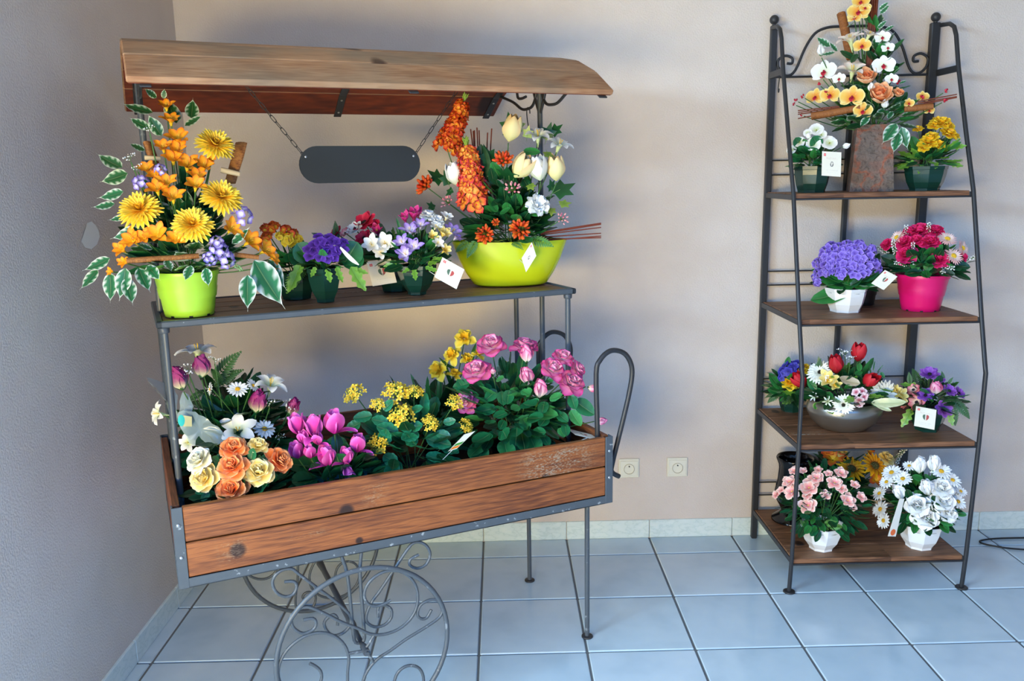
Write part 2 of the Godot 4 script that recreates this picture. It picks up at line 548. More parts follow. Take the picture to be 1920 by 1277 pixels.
func build_cart() -> void:
	var o := thing("flower_cart", "wooden flower cart on scrolled iron wheels with a plank roof and shelf", "cart", CART_AT, CART_TURN)
	var L := 1.19
	var W := 0.64
	var hb := 0.4916
	var ht := 0.6945
	var fr := 0.024
	# --- planter box: two boards on each side, held by angle-iron corners and a bottom frame
	var bh := (ht - hb - fr) * 0.5
	for k in 2:
		var y := hb + fr + bh * (k + 0.5)
		var bm := plank_mesh(Vector3(L - 2 * fr, bh - 0.004, 0.018), Vector2(0.0, 0.5 - 0.5 * k + 0.01), Vector2(1.0 / (L - 2 * fr), 0.46 / (bh + 0.014)))
		# the grain of the front boards: top board shows the upper half of the sheet
		var bx := MB.new()
		bx.box(Vector3.ZERO, Vector3(L - 2 * fr, bh - 0.004, 0.018), 0.002, 0, Vector2(0, 0.48 if k == 1 else 0.98), Vector2(1.0 / (L - 2 * fr), -0.46 / (bh + 0.014)))
		bm = bx.mesh()
		part("front_board", bm, M.planter_front, o, Transform3D(Basis.IDENTITY, Vector3(L * 0.5, y, -0.0105)))
		part("rear_board", plank_mesh(Vector3(L - 2 * fr, bh - 0.004, 0.018), Vector2(0.0, 0.1 + 0.4 * k), Vector2(0.85, 3.0)), M.plank, o, Transform3D(Basis.IDENTITY, Vector3(L * 0.5, y, -W + 0.0105)))
		for s in [0, 1]:
			part("end_board", plank_mesh(Vector3(0.018, bh - 0.004, W - 2 * fr), Vector2(0.1 + 0.3 * s, 0.2 + 0.3 * k), Vector2(0.8, 3.0), 2), M.plank, o, Transform3D(Basis.IDENTITY, Vector3(0.0105 + s * (L - 0.021), y, -W * 0.5)))
	var bottom := MB.new()
	bottom.box(Vector3(L * 0.5, hb + 0.012, -W * 0.5), Vector3(L - 0.01, 0.012, W - 0.01), 0.002)
	part("box_floor", bottom.mesh(), plain("241a14", 0.8), o)
	for s in [0, 1]:
		var a := MB.new()
		a.box(Vector3(L * 0.5, hb + fr * 0.5, -s * W + (s - 0.5) * 0.004), Vector3(L, fr, 0.004), 0.001)
		a.box(Vector3(L * 0.5, hb + 0.002, -s * W + (s - 0.5) * fr), Vector3(L, 0.004, fr), 0.001)
		part("bottom_rail", a.mesh(), M.cart_iron, o)
		var e := MB.new()
		e.box(Vector3(s * L + (0.5 - s) * 0.004, hb + fr * 0.5, -W * 0.5), Vector3(0.004, fr, W), 0.001)
		part("end_rail", e.mesh(), M.cart_iron, o)
		for q in [0, 1]:
			var p := MB.new()
			var hx: float = s * L + (0.5 - s) * fr
			p.box(Vector3(hx, (hb + ht) * 0.5, -q * W + (q - 0.5) * 0.003), Vector3(fr, ht - hb, 0.004), 0.001)
			p.box(Vector3(s * L + (0.5 - s) * 0.003, (hb + ht) * 0.5, -q * W + (q - 0.5) * fr), Vector3(0.004, ht - hb, fr), 0.001)
			var post := part("corner_iron", p.mesh(), M.cart_iron, o)
			if q == 0:
				for y in [0.652, 0.571]:
					var sc := MB.new()
					sc.lathe([Vector2(0.0, 0.0025), Vector2(0.003, 0.0022), Vector2(0.0042, 0.0008), Vector2(0.0042, -0.001)], 12)
					part("screw", sc.mesh(), M.steel, post, Transform3D(Basis(Vector3.RIGHT, PI / 2), Vector3(hx, y, 0.0012)))
	# --- legs
	for w in [-0.12, -0.54]:
		var g := MB.new()
		g.tube([Vector3(1.172, 0.003, w), Vector3(1.172, hb + 0.003, w)], 0.0076, 12)
		var leg := part("leg", g.mesh(), M.cart_iron, o)
		var ft := MB.new()
		ft.lathe([Vector2(0.0, 0.006), Vector2(0.0155, 0.006), Vector2(0.018, 0.0045), Vector2(0.018, 0.001), Vector2(0.0165, 0.0), Vector2(0.0, 0.0)], 20)
		part("foot", ft.mesh(), M.iron_dark, leg, Transform3D(Basis.IDENTITY, Vector3(1.172, 0, w)))
	# --- wheels
	var rim := []
	for k in 56: rim.append(Vector3(cos(TAU * k / 56) * 0.2265, sin(TAU * k / 56) * 0.2265, 0))
	var unit := [[-0.152, 0.124], [-0.128, 0.122], [-0.121, 0.107], [-0.13, 0.092], [-0.155, 0.088], [-0.175, 0.106], [-0.181, 0.128], [-0.172, 0.149], [-0.153, 0.158], [-0.132, 0.153], [-0.093, 0.124], [-0.057, 0.094], [-0.016, 0.066], [0.014, 0.043], [0.05, 0.032], [0.089, 0.036], [0.122, 0.055], [0.142, 0.084], [0.148, 0.12], [0.141, 0.155], [0.119, 0.186], [0.088, 0.204], [0.056, 0.206], [0.027, 0.193], [0.009, 0.171], [0.006, 0.147], [0.015, 0.127], [0.035, 0.116], [0.058, 0.118], [0.074, 0.124]]
	var rim_mb := MB.new()
	rim_mb.tube(rim, 0.0068, 8, Color.WHITE, true, 1.0)
	var rim_mesh := rim_mb.mesh()
	var scroll_mb := MB.new()
	scroll_mb.tube(smooth(flat2(unit, 0.0), 3), 0.0042, 7)
	scroll_mb.tube([Vector3(0.003, 0.006, 0), Vector3(0.025, 0.038, 0)], 0.0042, 7)
	var scroll_mesh := scroll_mb.mesh()
	for w in [0.025, -0.665]:
		var wh := part("wheel", rim_mesh, M.cart_iron, o, Transform3D(Basis.IDENTITY, Vector3(0.429, 0.2333, w)))
		for k in 3:
			part("wheel_scroll", scroll_mesh, M.cart_iron, wh, Transform3D(Basis(Vector3.BACK, TAU * k / 3.0), Vector3.ZERO))
		var hub := MB.new()
		hub.tube([Vector3(0, 0, -0.02), Vector3(0, 0, 0.014)], 0.0095, 12)
		hub.tube([Vector3(0, 0, 0.014), Vector3(0, 0, 0.021)], 0.006, 6)
		part("hub", hub.mesh(), M.iron, wh)
	var ax := MB.new()
	ax.tube([Vector3(0.429, 0.2333, 0.03), Vector3(0.429, 0.2333, -0.07), Vector3(0.429, 0.2333, -0.12), Vector3(0.429, 0.2333, -0.16), Vector3(0.429, 0.2333, -0.48), Vector3(0.429, 0.2333, -0.53), Vector3(0.429, 0.2333, -0.57), Vector3(0.429, 0.2333, -0.67)], [0.007, 0.007, 0.012, 0.009, 0.009, 0.012, 0.007, 0.007], 8)
	part("axle", ax.mesh(), M.iron, o)
	for w in [-0.008, -0.632]:
		for f in [[[0.388, 0.493], [0.401, 0.436], [0.406, 0.315], [0.409, 0.25], [0.42, 0.238]], [[0.441, 0.493], [0.434, 0.429], [0.436, 0.292], [0.436, 0.25], [0.432, 0.24]]]:
			var st := MB.new()
			st.tube(smooth(flat2(f, w), 3), 0.0048, 8)
			part("axle_strut", st.mesh(), M.cart_iron, o)
		for f in [[[0.594, 0.451], [0.572, 0.443], [0.568, 0.428], [0.588, 0.413], [0.613, 0.418], [0.626, 0.443], [0.618, 0.47], [0.597, 0.486], [0.573, 0.482], [0.53, 0.43], [0.483, 0.371], [0.462, 0.348], [0.446, 0.318], [0.444, 0.294], [0.464, 0.274], [0.49, 0.272], [0.51, 0.287], [0.512, 0.311], [0.498, 0.327], [0.481, 0.33], [0.475, 0.317], [0.475, 0.299]], [[0.243, 0.453], [0.265, 0.449], [0.272, 0.435], [0.263, 0.416], [0.242, 0.413], [0.222, 0.429], [0.214, 0.454], [0.22, 0.473], [0.238, 0.485], [0.262, 0.484], [0.28, 0.465], [0.317, 0.424], [0.356, 0.382], [0.387, 0.345], [0.403, 0.317], [0.399, 0.293], [0.378, 0.277], [0.355, 0.277], [0.34, 0.293], [0.334, 0.316], [0.342, 0.329], [0.359, 0.335], [0.368, 0.322], [0.368, 0.303]]]:
			var sb := MB.new()
			sb.tube(smooth(flat2(f, w), 3), 0.0042, 7)
			part("bracket_scroll", sb.mesh(), M.cart_iron, o)
	# --- push handles
	for hw in [[-0.04, 0.0], [-0.44, 0.012]]:
		var hp := [[1.163, 0.56], [1.161, 0.716], [1.157, 0.876], [1.17, 0.914], [1.196, 0.935], [1.223, 0.937], [1.254, 0.923], [1.274, 0.892], [1.278, 0.855], [1.266, 0.791], [1.243, 0.705], [1.212, 0.593], [1.212, 0.568], [1.236, 0.551]]
		var hm := MB.new()
		var pp := []
		for q in hp: pp.append(Vector3(q[0] + hw[1], q[1] - hw[1], hw[0]))
		hm.tube(smooth(pp, 4), 0.0075, 10)
		part("handle", hm.mesh(), M.iron_dark, o)
	# --- posts, shelf
	var s0 := 1.0843
	var s1 := 1.1012
	for q in [[0.03, -0.225], [0.03, -0.40], [0.03, -0.60], [1.165, -0.225], [1.165, -0.40], [1.165, -0.60]]:
		var p := MB.new()
		var top: float = 1.70 if q[1] == -0.40 else s0
		p.tube([Vector3(q[0], hb + 0.018, q[1]), Vector3(q[0], top, q[1])], 0.0082, 12)
		var pm := part("post", p.mesh(), M.cart_iron, o)
		var cl := MB.new()
		cl.lathe([Vector2(0.008, -0.014), Vector2(0.0125, -0.012), Vector2(0.0135, 0.0), Vector2(0.008, 0.001)], 14)
		part("collar", cl.mesh(), M.iron, pm, Transform3D(Basis.IDENTITY, Vector3(q[0], s0 - 0.001, q[1])))
	var l0 := 0.012
	var l1 := 1.187
	var w0 := -0.2101
	var w1 := -0.6167
	for e in [[Vector3((l0 + l1) * 0.5, (s0 + s1) * 0.5, w0 - 0.008), Vector3(l1 - l0, s1 - s0, 0.016)], [Vector3((l0 + l1) * 0.5, (s0 + s1) * 0.5, w1 + 0.008), Vector3(l1 - l0, s1 - s0, 0.016)], [Vector3(l0 + 0.008, (s0 + s1) * 0.5, (w0 + w1) * 0.5), Vector3(0.016, s1 - s0, w0 - w1)], [Vector3(l1 - 0.008, (s0 + s1) * 0.5, (w0 + w1) * 0.5), Vector3(0.016, s1 - s0, w0 - w1)]]:
		var rb := MB.new()
		rb.box(e[0], e[1], 0.003)
		part("shelf_rail", rb.mesh(), M.cart_iron, o)
	var sw := (w0 - w1 - 0.034) / 4.0
	for k in 4:
		part("shelf_board", plank_mesh(Vector3(l1 - l0 - 0.034, 0.012, sw - 0.004), Vector2(0.05 * k, 0.2 * k), Vector2(0.8, 2.0)), M.stand_wood, o, Transform3D(Basis.IDENTITY, Vector3((l0 + l1) * 0.5, s1 - 0.0085, w0 - 0.017 - sw * (k + 0.5))))
	# --- roof: eight boards laid to an arch, on three iron bands
	var arch := [[0.0, 1.65], [-0.093, 1.709], [-0.195, 1.75], [-0.298, 1.77], [-0.405, 1.776], [-0.512, 1.77], [-0.615, 1.75], [-0.717, 1.709], [-0.81, 1.65]]
	for k in 8:
		var a := Vector3(0, arch[k][1], arch[k][0])
		var b := Vector3(0, arch[k + 1][1], arch[k + 1][0])
		var d := b - a
		var bm := MB.new()
		var ang := atan2(d.y, -d.z)
		bm.box(Vector3.ZERO, Vector3(1.188, 0.015, d.length() - 0.0015), 0.003, 0, Vector2(0.02 * k, 0.13 * (k % 4)), Vector2(0.8, 1.1))
		# the upper side is weathered, the lower side a darker, redder brown: two skins of one board
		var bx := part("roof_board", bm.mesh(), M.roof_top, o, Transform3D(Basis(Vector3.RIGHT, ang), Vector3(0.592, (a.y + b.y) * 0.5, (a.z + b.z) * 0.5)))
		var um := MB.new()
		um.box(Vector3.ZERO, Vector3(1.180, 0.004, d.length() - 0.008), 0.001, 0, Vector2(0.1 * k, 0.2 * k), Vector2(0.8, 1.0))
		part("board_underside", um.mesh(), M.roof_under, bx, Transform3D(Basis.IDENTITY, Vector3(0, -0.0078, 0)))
	for l in [0.035, 0.63, 1.155]:
		for k in 8:
			var a := Vector3(0, arch[k][1], arch[k][0])
			var b := Vector3(0, arch[k + 1][1], arch[k + 1][0])
			var d := b - a
			var band := MB.new()
			band.box(Vector3.ZERO, Vector3(0.024, 0.004, d.length()), 0.001)
			var bd := part("roof_band", band.mesh(), M.iron_dark, o, Transform3D(Basis(Vector3.RIGHT, atan2(d.y, -d.z)), Vector3(l, (a.y + b.y) * 0.5 - 0.0125, (a.z + b.z) * 0.5)))
			if k in [0, 7]:
				for s in [-1, 1]:
					var sc := MB.new()
					sc.ball(Vector3(0, -0.002, s * d.length() * 0.28), Vector3(0.004, 0.0018, 0.004), Color.WHITE, 4, 8)
					part("screw", sc.mesh(), M.steel, bd)
	# --- scroll brackets between post and roof
	for l in [0.03, 1.165]:
		for f in [[[-0.693, 1.70], [-0.597, 1.675], [-0.534, 1.649], [-0.493, 1.645], [-0.454, 1.651], [-0.43, 1.675], [-0.425, 1.70]], [[-0.567, 1.735], [-0.561, 1.689], [-0.533, 1.681], [-0.499, 1.684]], [[-0.40, 1.62], [-0.379, 1.653], [-0.352, 1.70], [-0.30, 1.75]], [[-0.40, 1.62], [-0.421, 1.653], [-0.448, 1.70], [-0.50, 1.75]], [[-0.117, 1.70], [-0.213, 1.675], [-0.276, 1.649], [-0.317, 1.645], [-0.356, 1.651], [-0.38, 1.675], [-0.385, 1.70]]]:
			var br := MB.new()
			var pp := []
			for q in f: pp.append(Vector3(l, q[1], q[0]))
			br.tube(smooth(pp, 4), 0.0046, 8)
			part("roof_bracket", br.mesh(), M.iron_dark, o)
	# --- the name board on two chains
	var sg := thing("hanging_sign", "blank dark slate sign with rounded ends hanging on chains under the roof", "sign", CART_AT + Basis(Vector3.UP, CART_TURN) * Vector3(0.595, 1.427, -0.40), CART_TURN)
	var bd := MB.new()
	var half := 0.175
	var rr := 0.051
	var front := []
	for k in 15: front.append(Vector3(half - rr + cos(-PI / 2 + PI * k / 14) * rr, rr + sin(-PI / 2 + PI * k / 14) * rr, 0.003))
	for k in 15: front.append(Vector3(-half + rr + cos(PI / 2 + PI * k / 14) * rr, rr + sin(PI / 2 + PI * k / 14) * rr, 0.003))
	var back := []
	for p in front: back.append(Vector3(p.x, p.y, -0.003))
	var fr_rev := front.duplicate()
	fr_rev.reverse()
	bd.face(fr_rev); bd.face(back)
	for k in front.size():
		var k2 := (k + 1) % front.size()
		bd.face([front[k], front[k2], back[k2], back[k]])
	part("board", bd.mesh(), M.slate, sg)
	for s in [-1, 1]:
		var rv := MB.new()
		rv.ball(Vector3(s * 0.156, 0.073, 0.003), Vector3(0.0036, 0.0036, 0.0015), Color.WHITE, 4, 10)
		part("rivet", rv.mesh(), M.steel, sg)
	var link_mb := MB.new()
	var lp := []
	for k in 12:
		var a := TAU * k / 12
		lp.append(Vector3(cos(a) * 0.0042, (sin(a) * 0.0042 + signf(sin(a)) * 0.0075) if absf(sin(a)) > 0.01 else 0.0, 0))
	link_mb.tube(lp, 0.0011, 5, Color.WHITE, true)
	var link := link_mb.mesh()
	for ch in [[Vector3(-0.160, 0.076, 0.0), Vector3(-0.312, 0.272, 0.0)], [Vector3(0.160, 0.076, 0.0), Vector3(0.308, 0.272, 0.0)]]:
		var d: Vector3 = ch[1] - ch[0]
		var n := int(d.length() / 0.0205)
		for k in n + 1:
			part("chain_link", link, M.iron_dark, sg, Transform3D(basis_up(d, (PI / 2) * (k % 2) + 0.35), ch[0] + d * (float(k) / n)))
	hook("steel hook hanging empty from the cart roof bracket", CART_AT + Basis(Vector3.UP, CART_TURN) * Vector3(1.165, 1.642, -0.485), CART_TURN + PI / 2, 0.085)
	hook("small bent hook hanging on the plant stand's side arm", Vector3(1.078, 1.785, 0.115), PI / 2 - 0.5, 0.085)

func hook(label: String, top: Vector3, turn: float, size: float) -> void:
	var o := thing("metal_hook", label, "hook", top, turn)
	var h := MB.new()
	var s := size / 0.085
	h.tube(smooth([Vector3(-0.014, -0.012, 0) * s, Vector3(-0.011, 0.002, 0) * s, Vector3(0, 0.0075, 0) * s, Vector3(0.009, 0.0, 0) * s, Vector3(0.006, -0.03, 0) * s, Vector3(-0.006, -0.062, 0) * s, Vector3(-0.003, -0.075, 0) * s, Vector3(0.006, -0.076, 0) * s, Vector3(0.011, -0.064, 0) * s], 4), 0.0018, 6)
	part("hook_wire", h.mesh(), M.iron_dark, o)

# ---------------------------------------------------------------- the iron plant stand
func build_stand() -> void:
	var o := thing("plant_stand", "tall black iron plant stand with four wooden shelves against the wall", "plant stand", Vector3(1.37, 0, 0.03))
	var xl := -0.29
	var xr := 0.287
	for q in [[xl, 0.022, 0.022], [xr, 0.032, 0.024], [0.0, 0.018, 0.018]]:
		var top: float = 1.768 if q[0] == 0.0 else 1.945
		var m := MB.new()
		m.box(Vector3(q[0], top * 0.5, 0.0), Vector3(q[1], top, q[2]), 0.003)
		var p := part("rear_post", m.mesh(), M.iron_dark, o)
		if q[0] != 0.0:
			var f := MB.new()
			f.ball(Vector3(q[0], 1.964, 0), Vector3(0.0165, 0.0165, 0.0165), Color.WHITE, 10, 16)
			f.tube([Vector3(q[0], 1.94, 0), Vector3(q[0], 1.955, 0)], 0.007, 10)
			part("finial", f.mesh(), M.iron_dark, p)
	# front rods: upright to the knee, then leaning back to the tops of the posts
	for s in [0, 1]:
		var x: float = [-0.30, 0.303][s]
		var m := MB.new()
		var path := [Vector3(x, 0.004, 0.448), Vector3(x, 0.13, 0.458), Vector3(x, 0.54, 0.472), Vector3(x, 0.775, 0.474), Vector3(x, 0.80, 0.466), Vector3(x, 0.955, 0.42), Vector3(x, 1.362, 0.308), Vector3(x, 1.556, 0.232), Vector3(x, 1.775, 0.15), Vector3(x, 1.885, 0.118), Vector3(x, 1.915, 0.10), Vector3(x, 1.93, 0.07), Vector3(x, 1.935, 0.012)]
		m.tube(path, 0.0075, 8)
		var rod := part("front_rod", m.mesh(), M.iron_dark, o)
		var ft := MB.new()
		ft.lathe([Vector2(0.0, 0.006), Vector2(0.018, 0.006), Vector2(0.0205, 0.0045), Vector2(0.0205, 0.001), Vector2(0.019, 0.0), Vector2(0.0, 0.0)], 20)
		part("foot", ft.mesh(), M.iron_dark, rod, Transform3D(Basis.IDENTITY, Vector3(x, 0, 0.448)))
		var arm := MB.new()
		arm.box(Vector3(x, 1.772, 0.08), Vector3(0.012, 0.022, 0.15), 0.002)
		part("side_arm", arm.mesh(), M.iron_dark, o)
	# shelves: an iron frame with boards
	for sh in [[0.125, 0.455, 4], [0.54, 0.468, 4], [0.955, 0.42, 4], [1.362, 0.305, 3]]:
		var h: float = sh[0]
		var z: float = sh[1]
		for s in [-1, 1]:
			var e := MB.new()
			e.box(Vector3(s * 0.296, h - 0.012, z * 0.5), Vector3(0.006, 0.018, z), 0.001)
			part("shelf_bearer", e.mesh(), M.iron_dark, o)
		for zz in [z - 0.002, 0.012]:
			var e := MB.new()
			e.box(Vector3(0, h - 0.019, zz), Vector3(0.596, 0.006, 0.012), 0.001)
			part("shelf_rail", e.mesh(), M.iron_dark, o)
		var n: int = sh[2]
		var bw := (z - 0.012) / n
		for k in n:
			part("shelf_board", plank_mesh(Vector3(0.588, 0.017, bw - 0.003), Vector2(0.23 * k + h * 0.3, 0.21 * k + h * 0.2), Vector2(0.8, 2.2)), M.stand_wood, o, Transform3D(Basis.IDENTITY, Vector3(0.0, h - 0.0085, 0.012 + bw * (k + 0.5))))
		for up in ([0.113, 0.061] if h > 1.0 or h > 0.3 else [0.108, 0.055]):
			var r := MB.new()
			r.tube([Vector3(xl, h + up, 0.0), Vector3(xr, h + up, 0.0)], 0.003, 6)
			part("back_rod", r.mesh(), M.iron_dark, o)
	# arch with scrolled ends over the top shelf
	var bar := MB.new()
	bar.tube([Vector3(xl, 1.768, 0), Vector3(xr, 1.768, 0)], 0.0042, 6)
	part("cross_bar", bar.mesh(), M.iron_dark, o)
	var ar := MB.new()
	var half := [[0.236, 1.815], [0.218, 1.815], [0.219, 1.833], [0.244, 1.841], [0.269, 1.824], [0.263, 1.791], [0.234, 1.772], [0.205, 1.791], [0.174, 1.865], [0.141, 1.915], [0.10, 1.934], [0.05, 1.938], [0.0, 1.938]]
	var path := []
	for q in half: path.append(Vector3(q[0], q[1], 0.0))
	for k in range(half.size() - 2, -1, -1): path.append(Vector3(-half[k][0] - 0.002, half[k][1], 0.0))
	ar.tube(smooth(path, 4), 0.0048, 8)
	part("arch_scroll", ar.mesh(), M.iron_dark, o)

# ---------------------------------------------------------------- flowers and leaves
# One petal or leaf: starts at x's origin, runs along +X, face up +Y. l, w length and width; elev and bend in degrees; cup lifts the edges.
func petal(b: MB, x: Transform3D, l: float, w: float, elev: float, bend: float, cup: float, p: float, q: float, cb: Color, ct: Color, ce: Color, ruffle := 0.0, nu := 5, nv := 4, ph := 0.0) -> void:
	var ids := []
	var px := 0.0
	var py := 0.0
	var th := deg_to_rad(elev)
	var step := 1.0 / nu
	for a in nu + 1:
		var t := a * step
		if a > 0:
			var mid := deg_to_rad(elev + bend * (t - step * 0.5))
			px += cos(mid) * l * step
			py += sin(mid) * l * step
		th = deg_to_rad(elev + bend * t)
		var f := pow(maxf(sin(PI * pow(minf(t, 0.985), p)), 0.0), q)
		var half := w * 0.5 * maxf(f, 0.16 * (1.0 - t))
		var row := []
		for s in nv + 1:
			var k := 2.0 * s / nv - 1.0
			var up := cup * k * k * half + ruffle * sin(k * 5.0 + t * 7.0 + ph) * t * absf(k)
			var pos := Vector3(px - sin(th) * up, py + cos(th) * up, k * half)
			var col := cb.lerp(ct, smoothstep(0.05, 0.75, t))
			var edge := clampf(maxf(absf(k) * absf(k) * absf(k), (t - 0.8) * 5.0) * smoothstep(0.1, 0.5, t), 0.0, 1.0)
			col = col.lerp(ce, edge)
			row.append(b.pt(x * pos, col, Vector2(t, s)))
		ids.append(row)
	for a in nu:
		for s in nv:
			b.quad(ids[a][s], ids[a][s + 1], ids[a + 1][s + 1], ids[a + 1][s])

# rows: [count, length, width, elev, bend, cup, p, q, base radius, base height, colour base, tip, edge, ruffle, phase]
func bloom(rows: Array, b: MB = null, fine := 5) -> MB:
	if b == null: b = MB.new()
	var k := 0
	for r in rows:
		for n in r[0]:
			var a: float = TAU * n / r[0] + r[14] + sin(n * 12.9 + k * 4.1) * 0.06
			var j := 1.0 + 0.07 * sin(n * 7.7 + k * 3.3)
			var x := Transform3D(Basis(Vector3.UP, -a), Vector3(cos(a) * r[8], r[9], sin(a) * r[8]))
			petal(b, x, r[1] * j, r[2], r[3] + 6.0 * sin(n * 5.3 + k), r[4], r[5], r[6], r[7], lin(r[10]), lin(r[11]), lin(r[12]), r[13], fine, 4, n * 2.1)
		k += 1
	return b

func dome(r: float, y: float, col: String, rise := 0.6) -> ArrayMesh:
	var b := MB.new()
	for k in 26:   # a knobbly disc of florets
		var a := k * 2.39996
		var d := sqrt(k / 26.0) * r
		b.ball(Vector3(cos(a) * d, y + r * rise * (1.0 - d * d / (r * r)), sin(a) * d), Vector3.ONE * r * 0.26, lin(col), 3, 5)
	return b.mesh()

func rose(c0: String, c1: String, ce: String) -> MB:
	return bloom([[5, 0.54, 0.58, 18, -22, 0.22, 1.25, 0.5, 0.03, 0.0, c0, c1, ce, 0.05, 0.0], [5, 0.50, 0.54, 40, -24, 0.32, 1.25, 0.5, 0.03, 0.02, c0, c1, ce, 0.04, 0.6], [5, 0.46, 0.48, 58, -16, 0.45, 1.25, 0.5, 0.02, 0.03, c0, c1, ce, 0.03, 0.2], [4, 0.44, 0.40, 72, -4, 0.6, 1.25, 0.5, 0.02, 0.03, c0, c1, ce, 0.02, 0.9], [3, 0.42, 0.32, 82, 8, 0.8, 1.2, 0.5, 0.01, 0.03, c0, c1, ce, 0.02, 0.3], [2, 0.40, 0.22, 88, 12, 1.0, 1.2, 0.5, 0.0, 0.03, c0, c1, ce, 0.0, 1.2]])

func rosebud(c0: String, c1: String, ce: String) -> MB:
	var b := bloom([[5, 0.30, 0.10, 35, 20, 0.2, 0.8, 0.8, 0.02, 0.0, "2c5a2a", "3d7434", "3d7434", 0.0, 0.0], [3, 0.9, 0.68, 52, 52, 0.75, 1.0, 0.5, 0.02, 0.02, c0, c1, ce, 0.0, 0.3], [4, 0.88, 0.56, 62, 34, 0.85, 1.05, 0.5, 0.01, 0.04, c0, c1, ce, 0.03, 0.9], [3, 0.84, 0.36, 82, 10, 1.0, 1.1, 0.5, 0.0, 0.06, c0, c1, ce, 0.0, 0.1]], null, 6)
	return b

func tulip(c0: String, c1: String, ce: String) -> MB:
	return bloom([[3, 1.06, 0.60, 34, 92, 0.6, 0.9, 0.66, 0.02, 0.0, c0, c1, ce, 0.0, 0.0], [3, 1.08, 0.66, 31, 93, 0.52, 0.9, 0.66, 0.03, 0.0, c0, c1, ce, 0.0, 1.05]], null, 9)

func funnel(c0: String, c1: String, ce: String, tube := "", n := 6, w := 0.3, elev := 62.0, bend := -46.0, pointed := 0.6) -> MB:
	var b := bloom([[n / 2, 0.6, w, elev, bend, 0.25, 1.05, pointed, 0.06, 0.0, c0, c1, ce, 0.02, 0.0], [n - n / 2, 0.56, w * 1.1, elev + 6, bend, 0.25, 1.05, pointed, 0.06, 0.0, c0, c1, ce, 0.02, TAU / n]], null, 6)
	var tc := lin(tube if tube else c0)
	b.tube([Vector3(0, -0.38, 0), Vector3(0, -0.2, 0), Vector3(0, 0.03, 0)], [0.025, 0.05, 0.1], 7, tc)
	for k in 3: b.tube([Vector3(0, 0, 0), Vector3(cos(k * 2.1) * 0.06, 0.34, sin(k * 2.1) * 0.06)], [0.008, 0.016], 4, lin("e8c040"))
	return b

func small_bloom(n: int, c0: String, c1: String, ce: String, w := 0.5, elev := 12.0, bend := -6.0, ruffle := 0.02) -> MB:
	return bloom([[n, 0.5, w, elev, bend, 0.12, 1.35, 0.5, 0.03, 0.0, c0, c1, ce, ruffle, 0.0]], null, 3)

# many florets on a dome, a ball or a spike: spots from a spiral; each floret is the given shape
func cluster(floret: MB, n: int, rx: float, ry: float, size: float, down := 0.0) -> MB:
	var b := MB.new()
	for k in n:
		var f := (k + 0.5) / n
		var cy := 1.0 - f * (1.0 - down)
		var rr := sqrt(maxf(0.0, 1.0 - cy * cy))
		var a := k * 2.39996
		var d := Vector3(cos(a) * rr, cy, sin(a) * rr)
		var j := 0.92 + 0.1 * sin(k * 3.7)
		b.add(floret, Transform3D(basis_up(Vector3(d.x / rx, d.y / ry, d.z / rx), k * 1.7).scaled(Vector3.ONE * size), Vector3(d.x * rx, d.y * ry, d.z * rx) * j))
	return b

func stock(c: Array) -> MB:   # ruffled florets crowded on a stalk, green buds at the tip
	var r := RandomNumberGenerator.new()
	r.seed = 5
	var b := MB.new()
	var fl := []
	for q in c: fl.append(bloom([[4, 0.5, 0.46, 22, -30, 0.2, 1.35, 0.5, 0.03, 0.0, q[0], q[1], q[2], 0.12, 0.0], [3, 0.34, 0.34, 55, -20, 0.3, 1.35, 0.5, 0.02, 0.0, q[0], q[1], q[2], 0.1, 0.5]], null, 3))
	for k in 62:
		var f := (k + 0.5) / 62.0
		var a := k * 2.39996 + r.randf_range(-0.35, 0.35)
		var rad := lerpf(0.19, 0.1, f) * r.randf_range(0.65, 1.12)
		var d := Vector3(cos(a), r.randf_range(-0.2, 0.7) + 0.4 * f, sin(a))
		b.add(fl[k % fl.size()], Transform3D(basis_up(d, r.randf() * 6.0).scaled(Vector3.ONE * lerpf(0.26, 0.17, f) * r.randf_range(0.85, 1.2)), Vector3(cos(a) * rad, f * 0.84 + r.randf_range(-0.02, 0.02), sin(a) * rad)))
	for k in 14:
		var a := k * 2.4
		b.tube([Vector3(0, 0.82, 0), Vector3(cos(a) * 0.03, 0.9 + 0.006 * k, sin(a) * 0.03), Vector3(cos(a) * 0.05, 0.93 + 0.006 * k, sin(a) * 0.05)], [0.012, 0.014, 0.006], 4, lin("8aa83c"))
	return b

func umbel() -> MB:   # a loose flat head of four-petalled florets and buds on branching stalks
	var r := RandomNumberGenerator.new()
	r.seed = 9
	var b := MB.new()
	var fl := [small_bloom(4, "d8a010", "ecce2c", "f2e060", 0.36, 16, -10), small_bloom(4, "d09410", "e8c424", "eed448", 0.36, 30, -10)]
	for k in 30:
		var a := k * 2.39996
		var f := sqrt((k + 0.5) / 30.0)
		var at := Vector3(cos(a) * 0.44 * f, 0.2 * (1.0 - f * f) + r.randf_range(-0.06, 0.06), sin(a) * 0.44 * f)
		b.tube([Vector3(at.x * 0.25, -0.2, at.z * 0.25), at], 0.012, 4, lin("8fae4a"))
		if k % 4 == 3: b.ball(at, Vector3(0.035, 0.06, 0.035), lin("c8c040"), 4, 6)
		else: b.add(fl[k % 2], Transform3D(basis_up(Vector3(at.x + r.randf_range(-0.3, 0.3), 0.55, at.z + r.randf_range(-0.3, 0.3)), k).scaled(Vector3.ONE * r.randf_range(0.2, 0.27)), at))
	return b

